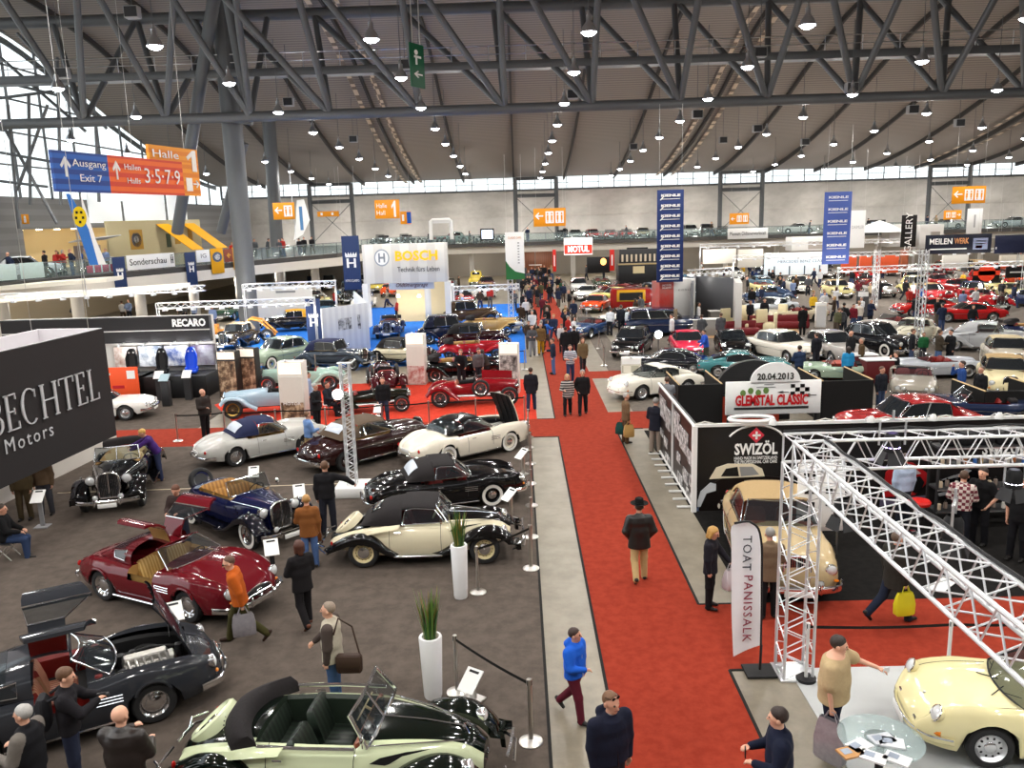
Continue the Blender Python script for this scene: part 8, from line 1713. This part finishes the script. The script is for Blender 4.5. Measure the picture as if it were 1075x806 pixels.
# ---------------------------------------------------------------- people
def top_at(px, py, h): g = G(px, py, h); return (g.x, g.y, .012)
def pp(label, px, pf, face, h=1.76, head=None, **k):
 g = top_at(px, head, h) if head else at(px, pf); k.setdefault('vox', .012 if g[1] < 25 else .018); return person(label, g, face, h, **k)
PLAID = pattern('plaid_shirt', 'checker', hexc('6a2432'), hexc('c8bcb4'), 14, .9, c3=hexc('3a1820')); STRIPE = pattern('striped_shirt', 'wave', hexc('20263c'), hexc('c8ccd4'), 4.2, .9, 'Z'); ZEB = pattern('zebra_cardigan', 'wave', hexc('1a1a1c'), hexc('a8a4a0'), 3.5, .9, 'Z')
pp('man in black leather jacket and wide black hat walking away up the red aisle', 671, 609, 92, 1.72, coat=.13, top='1f1c1b', legs='b39a6c', hat='151413', arms=('pocket', 'pocket'), pose='walk', stride=.14, build=1.15, topm=mat('black_leather', hexc('1c1918'), .35, bump=.3, bscale=14))
boy = pp('boy in bright blue hooded jacket and maroon trousers walking on the concrete strip', 604, 754, -34, 1.5, top='1f5cc8', legs='5a1c2b', hair='33201a', hood=True, zip_='d8dade', pose='walk', stride=.3, arms=((.3, .2, 1.15, .7), 'down'), build=1.25, look=(20, 2))
hood_ = pp('bearded man in navy hooded jacket with sunglasses on his head, bottom centre', 640, 0, -62, 1.8, head=727, top='171a2b', legs='22252f', hair='6a4a30', style='thin', hood=True, glasses='up', build=1.28, look=(10, -4), collar='8a8a90', zip_='0c0e18')
polo = pp('heavy man in beige polo shirt pointing with a white card beside the yellow coupe', 872, 792, -32, 1.8, top='b7a07a', legs='171c30', hair='2e221c', short=True, build=1.6, arms=('down', (1.0, .5, .35, -.1)), look=(12, -8), shoes='151313', skin=SKIN2, collar='a8926c')
lad = pp('young man in navy jacket with a phone at the bottom edge, right of the aisle', 820, 0, 172, 1.78, head=744, top='161b2e', legs='1c1e26', hair='2a1a14', arms=('bent', 'bent'), build=1.2, look=(-14, -6), skin=SKIN2, collar='161b2e', zip_='2c3148')
wmn = pp('woman with blonde bob in black jacket holding a white plastic bag beside the feather flag', 745, 638, -28, 1.66, top='1d1b22', legs='121114', hair='b48a48', style='bob', coat=.1, arms=('down', 'low'), look=(0, -18))
pp('grey haired man in brown jacket seen from behind between flag and tan convertible', 806, 648, 84, 1.76, top='6d5a47', legs='141315', hair='8e8c88', coat=.12, look=(0, -20), arms=('bent', 'bent'))
yb = pp('balding man in dark jacket striding with a yellow shopping bag on the black carpet', 936, 652, 18, 1.78, top='2b2823', legs='1c2334', hair='5a4a3c', style='thin', coat=.16, pose='walk', arms=('down', 'down'), build=1.12)
pp('man in plaid shirt talking to the young man beside the shelf of bottles', 1006, 574, 60, 1.76, topm=PLAID, legs='1a1c24', hair='4a3322', arms=('bent', 'bent'))
pp('young man in black short sleeved shirt facing the man in plaid', 1026, 572, 212, 1.8, top='121214', legs='141418', hair='2a1c14', short=True, arms=('bent', 'pocket'), skin=SKIN2)
pp('man in black printed shirt standing at the right edge by the shelf', 1066, 588, 220, 1.8, top='121214', legs='131317', hair='6a4a38', style='thin', short=True)
pp('man in pale blue shirt with back to the viewer under the horizontal truss', 946, 552, 100, 1.78, top='a8b8d0', legs='20242e', hair='4a3a2e')
br = pp('man in brown jacket with two shopping bags beside the black photo wall', 657, 465, 10, 1.7, top='6c553e', legs='55402e', hair='a8a4a0', style='thin', arms=('down', 'down'), coat=.05)
pp('grey haired man in dark suit jacket leaning over the black counter', 688, 476, 62, 1.8, top='1f212c', legs='877b70', hair='8a8884', coat=.14, arms=('bent', 'bent'), look=(0, -15))
pp('man in grey shirt and jeans leaning behind the photo wall', 700, 446, 80, 1.76, head=None, top='7b7d82', legs='32435f', hair='4a3526', short=True, arms=('bent', 'bent'))
pp('man in long dark coat and jeans standing on the concrete strip by the red racer', 558, 431, 84, 1.74, top='1b1c23', legs='263048', hair='3a281c', coat=.16, pose='step')
pp('blonde woman in striped cardigan walking beside the man in black leather', 596, 436, -92, 1.62, topm=ZEB, legs='151518', hair='c0a070', style='bob', coat=.12, arms=('bent', 'down'), pose='step')
pp('grey haired man in black leather jacket walking beside the blonde woman', 612, 435, -94, 1.76, top='171719', legs='16171b', hair='9a9894', coat=.08, pose='step', arms=('pocket', 'down'))
pp('man in dark striped polo shirt and jeans on the red aisle', 599, 402, -86, 1.78, topm=STRIPE, legs='2a3758', hair='4a3020', short=True, arms=('bent', 'bent'), pose='step')
pp('woman with long brown hair in olive coat right of the striped shirt man', 612, 390, -80, 1.66, top='66563c', legs='26262a', hair='6a4426', style='long', coat=.18, pose='step')
pp('man in navy jacket and blue jeans standing sideways on the red aisle', 581, 393, 176, 1.76, top='1e2638', legs='48608c', hair='4a3628', arms=('bent', 'down'))
pp('grey haired man in brown blazer and mustard trousers on the concrete strip', 568, 372, -90, 1.74, top='6a5232', legs='b3841e', hair='9a9894', coat=.12, pose='step')
pp('person in grey top and grey trousers left of the mustard trousers man', 559, 374, -88, 1.74, top='4a4a4e', legs='7a7a7c', hair='2a2018', arms=('bent', 'bent'), pose='step')
pp('man in black jacket walking away, left of the black clad pair', 594, 378, 95, 1.78, top='161619', legs='1a1c26', coat=.1, pose='step', hair='2a211c'); pp('man in black jacket walking away, right of the black clad pair', 603, 376, 92, 1.76, top='19181a', legs='1c1e28', coat=.1, pose='step', hair='3a2a20')
pp('blonde woman in purple pullover leaning over the black tourer', 168, 504, 205, 1.72, top='3c2162', legs='2b324e', hair='c49a4e', lean=28, arms=('reach', 'reach'), look=(0, -15), shoes='8a6a50')
pp('man in black clothes standing by the white truss foot with arm stretched to the right', 346, 560, 96, 1.84, top='18171a', legs='1e1f28', hair='5a3c26', arms=('side', 'down'))
lb_ = pp('woman in tan brown jacket and jeans beside the navy roadster', 321, 0, 104, 1.68, head=520, top='7d4d26', legs='49628f', hair='a87e46', coat=.1, arms=('down', 'bent'))
pp('woman with dark red brown bob in black suit walking between the cars', 321, 657, 132, 1.72, top='1b191b', legs='191719', hair='4a2516', style='bob', coat=.12, arms=('bent', 'bent'), pose='walk', stride=.16, shoes='5a3020')
og = pp('balding man in orange cardigan and olive trousers striding with a silver bag', 256, 674, 192, 1.74, top='b4561a', legs='3c391d', hair='5a4030', style='thin', glasses=True, pose='walk', lean=7, arms=('down', 'back'), look=(8, -14), coat=.04, shoes='2e1c14', collar='d8d8dc', build=1.1, skin=SKIN2)
vs = pp('balding man in pale vest over brown sleeves with a shoulder bag behind the green convertible', 345, 0, 176, 1.74, head=633, top='b2aa99', vest='473d39', legs='3a5274', hair='8a7a6a', style='thin', coat=.06, arms=('low', 'down'), build=1.18, skin=SKIN2)
cm = pp('young man with backpack holding a camera at the dark grey gullwing', 64, 0, 22, 1.8, head=702, top='1d1b1f', legs='262b3e', hair='5d3f28', arms=('phone', 'phone'), look=(0, -12), skin=SKIN2)
pp('grey haired man in black vest with grey sleeves at the bottom left corner', 24, 0, 178, 1.74, head=741, top='17171b', vest='6e6862', legs='22242c', hair='b0aeaa', arms=('bent', 'bent'), build=1.15, skin=SKIN2)
pp('bald man in brown black leather jacket seen from behind, bottom left', 124, 0, 84, 1.8, head=743, top='221c1a', legs='20222a', style='bald', arms=('bent', 'phone'), build=1.25, topm=mat('brown_leather', hexc('211a18'), .38, bump=.35, bscale=12), skin=SKIN2)
pp('man in brown jacket and white shirt standing behind the maroon gullwing', 185, 0, -96, 1.72, head=508, top='382c2a', legs='1e2230', hair='5a3420', collar='c8c8c8', look=(0, -25), arms=('bent', 'bent'))
pp('person in brown jacket with legs below the black sign, nearer the post', 50, 541, -75, 1.76, top='5c4a38', legs='3a3a40', hair='3a2a20', collar='c8c4c0'); pp('person in olive brown suit with legs below the black sign, left', 28, 546, -80, 1.74, top='564a34', legs='4a3f2c', hair='6a5a48')
st = pp('seated person in black shirt and jeans at the left edge', 9, 586, 15, 1.74, top='141416', legs='2b3a58', pose='sit', arms=('lap', 'lap'), hair='3a2a20', sit=.5)
q = thing('folding_stool', 'black folding stool under the seated person at the left edge', 'stool', st.location); b = MB(); b.box((0, 0, .4), (.4, .4, .03), bev=.01); b.obj('seat', BLACK, q); b = MB(); [b.tube([(s*.18, t*.18, .4), (-s*.18, t*.18, 0)], .012, 5) for s in (1, -1) for t in (1, -1)]; b.obj('leg_frame', STEEL, q)
pp('bald man in brown black shirt standing at the red cross aisle barrier', 217, 459, -28, 1.78, top='2e2826', legs='131315', style='bald', build=1.2, arms=('bent', 'down'))
pp('man in light blue shirt and khaki trousers beside the brown cabriolet', 322, 0, 38, 1.66, head=432, top='6a8abc', legs='ab946a', hair='6a4a30', arms=('bent', 'low'), pose='step')
pp('grey haired man in black suit on the red stand before the white pillar', 334, 452, -24, 1.76, top='1a1a1d', legs='17171b', hair='9a9894', coat=.12, arms=('bent', 'down')); pp('man in pale blue shirt behind the grey haired man in black suit', 326, 436, 10, 1.76, top='93a7c8', legs='2a2c38', hair='3a2a20');
sm_ = pp('man in dark shirt seated on the red stand left of the black chassis car', 345, 436, -20, 1.76, top='20232c', legs='16171d', pose='sit', sit=.52, arms=('lap', 'lap'), hair='4a3a2e'); q = thing('stool', 'small white stool under the man seated on the red stand', 'stool', sm_.location); b = MB(); b.lathe([(.2, .43), (.2, .47), (0, .48)], 16); b.obj('seat', WHITE, q); b = MB(); b.tube([(0, 0, 0), (0, 0, .44)], .03, 6); b.obj('pedestal', ALU, q)
pp('man in black pullover and jeans standing before the black chassis car', 404, 444, -84, 1.76, top='16171a', legs='2c3448', hair='5a4030')
pp('man in black shirt behind the red racing car, facing the viewer', 485, 406, -84, 1.76, top='16161a', legs='1a1b20', hair='6a4a34', arms=('bent', 'low'), lean=12); pp('man in grey jacket behind the red racing car bonnet', 502, 404, -60, 1.74, top='5a5c60', legs='22242c', hair='3a2a20', lean=14); pp('person in dark brown top crouching beside the grey jacket man', 512, 402, 150, 1.6, top='2e2420', legs='1c1a1c', hair='2e1e16', style='bob', lean=25)
pp('man in dark jacket and jeans beside the grey open roadster', 926, 0, -64, 1.76, head=385, top='1e2028', legs='36445f', hair='4a2e1e', arms=('down', 'down')); pp('man in blue pullover with hand at his ear beside the cream convertible', 1011, 0, 172, 1.8, head=379, top='24427c', legs='262e44', hair='2e2018', arms=('ear', 'down')); pp('man in black pullover and brown trousers beside the blue pullover man', 1031, 0, 196, 1.76, head=385, top='17171a', legs='6a4a2a', hair='6a5a4a', style='thin', collar='c8c8cc')
pp('man in bright blue jacket leaning at the pink red coupe', 741, 382, 190, 1.74, top='2a52b4', legs='3a3c34', hair='3a2c22', lean=10, arms=('bent', 'low')); pp('man in navy jacket with pale stripe seen from behind at the white saloon', 838, 405, 95, 1.76, top='25334e', legs='1e2636', hair='2a2018', arms=('bent', 'bent'))
pp('dark clad man at the front of the grey beige saloon', 856, 388, 110, 1.76, top='1c1d24', legs='22242c', hair='3a2a20'); pp('bald man in black jacket left of the long haired woman', 892, 386, 200, 1.76, top='1a1a1c', legs='1c1c20', style='bald', coat=.1); pp('woman with long dark hair and blue backpack seen from behind', 889, 404, 92, 1.66, top='2a8ac0', legs='1c2030', hair='2a1c16', style='long'); pp('man in brown jacket beside the woman with blue backpack', 903, 396, 170, 1.78, top='4a3a26', legs='3a3020', hair='8a7a6a', style='thin', coat=.12)
ss = pp('man in dark suit seated at the white table right of the red wall', 940, 401, 150, 1.76, top='17181e', legs='17181e', pose='sit', sit=.5, arms=('bent', 'ear'), hair='4a3828'); pp('man in black jacket standing right of the seated suit man', 956, 384, -20, 1.78, top='1a1b20', legs='3a4660', hair='5a4434', coat=.1); pp('boy in green shirt among the cars at right', 968, 380, -100, 1.45, top='1f5a34', legs='26282e', hair='2a2018'); pp('man in brown jacket and blue jeans facing the black suited man', 984, 386, 0, 1.8, top='3c342a', legs='4c628a', hair='4a3a2c', coat=.08, arms=('bent', 'down')); pp('man in black suit and white shirt facing the brown jacket man', 996, 386, 195, 1.8, top='17171a', legs='191a1e', hair='2a2220', coat=.12, collar='d8d8da', arms=('bent', 'down'))
q = thing('stool', 'dark stool under the seated suit man at right', 'stool', ss.location); b = MB(); b.lathe([(.2, .42), (.2, .45), (0, .46)], 16); b.obj('seat', BLACK, q); b = MB(); b.tube([(0, 0, 0), (0, 0, .43)], .03, 6); b.obj('pedestal', ALU, q)
pp('tall person in long black coat standing before the right hand panel stand', 842, 352, 90, 1.8, top='121113', legs='121113', hair='2a1e16', coat=.4); pp('man in yellow shirt behind the panel stand', 853, 334, -80, 1.76, top='d0a82a', legs='26282e', hair='4a3a2c'); pp('person in maroon hooded top at the right hand cars', 895, 348, -80, 1.7, top='6a1a26', legs='3a4a6a', hair='3a2a20', hood=True); pp('person in cream jacket beside the maroon hooded person', 901, 346, 100, 1.72, top='cfc6ba', legs='3a4a68', hair='8a6a4a')
pp('man in white shirt leaning at the blue open car, left of the dark suited man', 640, 352, 60, 1.74, top='c8cdd4', legs='22242c', hair='4a3a2c', lean=15); pp('man in dark suit between the two white shirted men', 652, 350, 90, 1.82, top='22262e', legs='22262e', hair='3a2c22', coat=.12); pp('man in white shirt right of the dark suited man', 661, 352, 100, 1.74, top='ccd2da', legs='20222a', hair='5a4a3a', lean=10)
pp('waiter in white shirt and black trousers at the lounge desk', 733, 346, -20, 1.76, top='d8d8da', legs='121215', hair='3a2a20'); pp('man in black jacket and jeans right of the grey stand wall', 789, 327, 80, 1.8, top='141416', legs='3a4e78', hair='2a2018'); pp('man in white shirt among the cream armchairs', 771, 342, 160, 1.74, top='d4d4d6', legs='2a2c34', hair='3a2c22'); pp('dark suited man among the cream armchairs, left', 787, 343, -70, 1.74, top='1c1d24', legs='1c1d24', hair='3a2c22'); pp('dark suited man among the cream armchairs, right', 802, 341, -100, 1.74, top='1a1b20', legs='1a1b20', hair='5a4a3a')
for i, (px, pf, f, c) in enumerate(((282, 340, -60, '4a4438'), (302, 337, 80, '17171a'), (738, 327, -90, '7a8aa8'), (736, 336, -90, 'c83a24'), (742, 338, 180, '2a2428'), (748, 340, 170, '8a5a3a'))): pp(['man in olive jacket before the long white stand wall', 'man in black before the long white stand wall', 'person in grey blue shirt at the back of the lounge', 'person in red top at the back of the lounge', 'person in dark top seated at the lounge table', 'person in brown top at the lounge table'][i], px, pf, f, 1.76, top=c, legs='2a2c34')
# ---- bags and small held things
def bag(label, p, w, h, d, c, yaw=0, m=None, soft=True, name='shopping_bag'):
 p = Vector(p); q = thing(name, label, 'bag', (p.x, p.y, p.z-h-.1), yaw); R = []
 for u, k in ((0, .86), (.06, 1), (.5, 1.02), (.85, .9), (1, .74)): R.append([(x*w/2*k, y*d/2*(k if u < .6 else k*.6), u*h) for x, y in ((-1, -.8), (-.4, -1), (.4, -1), (1, -.8), (1, .8), (.4, 1), (-.4, 1), (-1, .8))])
 b = MB(); b.loft(R, 0, True, True, False); b.obj('pouch', m or plain(c, .45), q, smooth=60, norm=False)
 for s in (-1, 1): b = MB(); b.tube([(-w*.22, s*d*.2, h), (-w*.1, s*d*.1, h+.12), (w*.1, s*d*.1, h+.12), (w*.22, s*d*.2, h)], .008, 5); b.obj('handle', m or plain(c, .45), q)
 return q
FOIL = mat('silver_foil', (.34, .32, .35), .35, .4, noise=.3, nscale=12, bump=.5, bscale=8)
bag('silver grey carrier bag held by the man in beige polo shirt', hand(polo, 0), .42, .62, .16, '', R_(-50), FOIL); bag('silver bag carried by the man in the orange cardigan', hand(og, 1), .4, .42, .16, '', R_(20), FOIL)
bag('yellow shopping bag carried by the striding man in dark jacket', hand(yb, 0), .36, .44, .14, 'd8d02a', R_(10)); bag('white plastic bag held by the blonde woman in black', hand(wmn, 1), .34, .4, .2, 'd6d0d4', R_(30)); bag('dark green shopping bag in the left hand of the brown jacket man', hand(br, 1)+Vector((-.1, -.1, 0)), .45, .4, .16, '12423e', R_(-20)); bag('tan paper bag in the right hand of the brown jacket man', hand(br, 0), .34, .42, .16, 'b8945a', R_(10))
bag('brown leather handbag of the woman in tan brown jacket', hand(lb_, 0)+Vector((-.12, 0, .2)), .34, .28, .14, '5e3214', R_(10), name='handbag')
def satchel(label, o, c, off, name='shoulder_bag'):
 v = o.location; q = thing(name, label, 'bag', v+Vector(off)); b = MB(); b.box((0, 0, 0), (.4, .14, .3), bev=.04); b.obj('pouch', plain(c, .6), q); b = MB(); b.box((0, -.075, .05), (.38, .02, .2), bev=.005); b.obj('flap', plain(c, .6), q); b = MB(); b.tube([(.16, .03, .13), (.05, .12, .55), (-.14, .06, .72), (-.2, -.05, .5)], .015, 5); b.obj('strap', plain(c, .6), q)
satchel('brown messenger bag of the man in pale vest', vs, '3a2a22', (.3, -.2, .82))
def backpack(label, o, c):
 f = Matrix.Rotation(o.rotation_euler.z, 3, 'Z'); q = thing('backpack', label, 'bag', o.location+f @ Vector((0, -.27, 1.02)), o.rotation_euler.z); b = MB(); b.box((0, 0, .2), (.32, .17, .46), bev=.07); b.obj('pouch', plain(c, .7), q); b = MB(); b.box((0, -.1, .1), (.24, .06, .2), bev=.03); b.obj('pocket', plain(c, .7), q)
 for s in (-1, 1): b = MB(); b.tube([(s*.1, .08, .4), (s*.13, .2, .46), (s*.14, .34, .36)], .022, 5); b.obj('strap', plain(c, .7), q)
backpack('black backpack of the young man with the camera', cm, '1a1a1e')
p = (hand(cm, 0)+hand(cm, 1))/2; q = thing('camera', 'small black camera held by the young man with backpack', 'camera', p, R_(22)); b = MB(); b.box((0, 0, 0), (.12, .06, .08), bev=.015); b.obj('camera_body', BLACK, q); b = MB(); b.lathe([(.03, 0), (.035, .06), (.028, .065), (0, .055)], 14, T=Matrix.Rotation(PI/2, 4, 'Y') @ TX(0, 0, .03)); b.obj('lens_barrel', DARK, q)
def card(name, label, p, m, yaw, d=(.07, .012, .13)): q = thing(name, label, 'phone' if name == 'phone' else 'card', p, yaw); b = MB(); b.box((0, 0, 0), d, bev=.004); b.obj('case', m, q); b = MB(); b.box((0, -.007, 0), (d[0]*.86, .002, d[2]*.86)); b.obj('face', m if name != 'phone' else plain('0a0a0c', .1), q)
card('phone', 'dark phone in the hands of the young man in navy jacket', (hand(lad, 0)+hand(lad, 1))/2+Vector((-.03, 0, .03)), BLACK, R_(80)); card('card', 'small white card in the outstretched hand of the man in beige polo', hand(polo, 1)+Vector((.04, -.02, 0)), PAPER, R_(20), (.1, .01, .08))
# ---------------------------------------------------------------- the crowd: shared figures in many colours
CP = []
for i, k in enumerate((dict(pose='step', arms=('down', 'bent')), dict(pose='walk', arms=('back', 'fwd')), dict(pose='stand', arms=('bent', 'bent'), coat=.12), dict(pose='stand', arms=('pocket', 'down'), coat=.06), dict(pose='walk', arms=('fwd', 'down'), coat=.1, stride=.25), dict(pose='step', arms=('phone', 'down'), style='bob', h=1.66), dict(pose='stand', arms=('down', 'down'), lean=12, look=(0, -20)), dict(pose='step', arms=('bent', 'down'), style='long', h=1.66, coat=.14), dict(pose='stand', arms=('behind', 'behind'), style='bald'), dict(pose='step', arms=('pocket', 'pocket'), hood=True))):
 h = k.pop('h', 1.77); k.setdefault('style', 'short'); r = person('x', (0, -300, 0), 90, h, top='2a2a2e', legs='23262e', hair='3a2a1e', far=True, vox=.026, **k); CP.append((r, lod(r, 'person'), k)); CP[-1][1].location = (0, -310, 0)
 CP[-1][1]['label'] = 'x'; CP[-1][1]['category'] = 'person'
TC = [('1a1a1d', 'black', 9), ('20283e', 'navy', 6), ('3a2e24', 'brown', 4), ('4a4c50', 'grey', 4), ('c6c6c8', 'white', 2.5), ('7a8cb0', 'pale blue', 1.5), ('a02a24', 'red', 1.3), ('2f5fae', 'bright blue', .9), ('4a4a34', 'olive', 2), ('9a8a70', 'beige', 2), ('5a1c26', 'maroon', 1), ('2a4a34', 'dark green', .6), ('c8a030', 'yellow', .3)]
LC = ['1a1b20', '2a3450', '3a4a6e', '23262e', '4a4038', '5a5248']
HC_ = ['2a1e16', '3a2a1e', '5a4030', '8a8884', '9a7a4a', '1c1612']
def crowd(x, y, face, zone, z=.012, merged=None):
 r, m, k = rnd.choice(CP); merged = y > 60 if merged is None else merged; c, cn, _ = rnd.choices(TC, [t[2] for t in TC])[0]; lg_, hr_ = rnd.choice(LC), rnd.choice(HC_)
 rc_ = {'fabric_2a2a2e': cloth(c), 'fabric_23262e': cloth(lg_), 'hair_3a2a1e': mat('hair_'+hr_, hexc(hr_), .6, noise=.25, nscale=60, bump=.3, bscale=70)}
 fd = ((face+180) % 360)-180; way = 'facing the viewer' if -135 < fd < -45 else ('seen from behind' if 45 < fd < 135 else 'seen from the side')
 hs = {'bob': 'bob haired ', 'long': 'long haired ', 'bald': 'bald '}.get(k['style'], '')
 s_ = rnd.uniform(.93, 1.05); o = dup(m if merged else r, (x, y, z), R_(face)+PI-PI/2 if 0 else R_(face)-PI/2, label='%sperson in %s %s %s' % (hs, cn, 'coat' if k.get('coat') else 'top', zone), cat='person', recol=rc_); o.scale = (s_, s_, s_); AUTO.append(o); return o
spots = [o.location.xy.copy() for o in THINGS if o.get('category') == 'person' and o.location.y > 0]
def scatter(n, x0, x1, y0, y1, zone, faces, bias=1., gap=.75, cars=True, z=.012):
 k = t = 0
 while k < n and t < n*30:
  t += 1; u = rnd.random()**bias; y = y0+(y1-y0)*u; xa, xb = (x0(y) if callable(x0) else x0), (x1(y) if callable(x1) else x1); x = rnd.uniform(xa, xb); v = Vector((x, y))
  q = pr((x, y, z))
  if not -15 < q[0] < 1090 or any((v-s).length < gap for s in spots): continue
  if cars and any(abs(v.x-s.x) < 1.15 and abs(v.y-s.y) < 2.5 if k_ >= NT0 else (v-s).length < 2.5 for k_, s in enumerate(taken)): continue
  spots.append(v); crowd(x, y, rnd.choice(faces)+rnd.uniform(-30, 30), zone, z); k += 1
scatter(16, .2, 3.4, 44, 56, 'in the aisle crowd before the banner', (90, 90, -90, -90, 0), cars=False, gap=.8)
scatter(58, -1.0, 4.2, 56, 104, 'in the far aisle crowd', (90, -90, -90, 90, 180), cars=False, gap=.62)
scatter(22, 8, lambda y: .56*y, 46, 60, 'among the right hand cars', (90, -90, 0, 180)); scatter(62, 8, lambda y: .6*y, 60, 99, 'in the far right stands', (90, -90, 0, 180))
scatter(8, -10, -1.5, 56, 72, 'among the cars left of the far aisle', (90, -90, 0, 180)); scatter(12, -26, -2, 70, 99, 'in the far left stands', (90, -90, 0, 180))
scatter(14, lambda y: -17, 64, 102.4, 102.8, 'on the far gallery', (-90, 0, 180), cars=False, z=ZG)
for i, (px, bk) in enumerate(((14, 5.5), (26, 1.2), (60, .9), (90, 2.5), (93, 2.2), (96, 3), (88, 1), (116, 2.2), (120, 2.6), (139, 2.4), (260, 1.5), (266, 2), (272, 2.6), (278, 1.6), (292, 2.5), (300, 2), (308, 1.5), (316, 2), (322, 2.6), (330, 1.6), (338, 2), (346, 2))):
 e = edge(uof(px), 0, -bk); crowd(e.x, e.y, rnd.choice((-90, 0, 180, -60)), 'on the left gallery', ZG, True)
for i, (px, pf) in enumerate(((45, 334), (80, 334), (130, 330), (137, 330), (190, 330), (195, 331), (205, 332), (225, 338))): g = G(px, pf+8); crowd(g.x, g.y, rnd.choice((90, -90)), 'below the left gallery behind the black fascia', .012, True)
# ---------------------------------------------------------------- light, sky, clean-up
for r, m, k in CP: kill(r); THINGS.remove(m) if m in THINGS else None; bpy.data.objects.remove(m)
for r in PM.values(): kill(r)
for m in FAR.values(): bpy.data.objects.remove(m)
def numbered(items):
 by = {}
 for o in items: by.setdefault(o['label'], []).append(o)
 for lb, v in by.items():
  if len(v) == 1: continue
  v.sort(key=lambda o: pr(o.matrix_basis.translation)[0])
  if len(v) <= 20:
   for i, o in enumerate(v): o['label'] = '%s, %s from the left' % (lb, ORD[i])
  else:
   v.sort(key=lambda o: o.location.y); n = (len(v)+19)//20
   for j in range(n):
    s = sorted(v[j*len(v)//n:(j+1)*len(v)//n], key=lambda o: pr(o.location)[0])
    for i, o in enumerate(s): o['label'] = '%s, %s row back, %s from left' % (lb, ORD[j], ORD[i])
  for o in v: o['group'] = lb.replace(' person in', ' people in').replace('person in', 'people in')
numbered(AUTO)
numbered([o for o in THINGS if str(o.get('label', '')).startswith('stand lamp under')])
bpy.context.view_layer.update()
sc_ = bpy.context.scene
w = bpy.data.worlds.new('sky'); sc_.world = w; w.use_nodes = True; n = w.node_tree
bg = n.nodes['Background']; bg.inputs[1].default_value = 2.2
tc = n.nodes.new('ShaderNodeTexCoord'); sp_ = n.nodes.new('ShaderNodeSeparateXYZ'); rp = n.nodes.new('ShaderNodeValToRGB')
rp.color_ramp.elements[0].color = (.78, .8, .82, 1); rp.color_ramp.elements[1].color = (.9, .95, 1, 1); rp.color_ramp.elements[1].position = .6
n.links.new(tc.outputs['Generated'], sp_.inputs[0]); n.links.new(sp_.outputs['Z'], rp.inputs[0]); n.links.new(rp.outputs[0], bg.inputs[0])
vs_ = sc_.view_settings; vs_.view_transform = 'Standard'; vs_.look = 'None'; vs_.gamma = 1; vs_.exposure = .1; vs_.use_curve_mapping = False
cy = sc_.cycles; cy.use_denoising = True; cy.max_bounces = 6; cy.diffuse_bounces = 3; cy.glossy_bounces = 3; cy.transmission_bounces = 3; cy.transparent_max_bounces = 8; cy.sample_clamp_indirect = 4; cy.caustics_reflective = False; cy.caustics_refractive = False; cy.use_light_tree = True
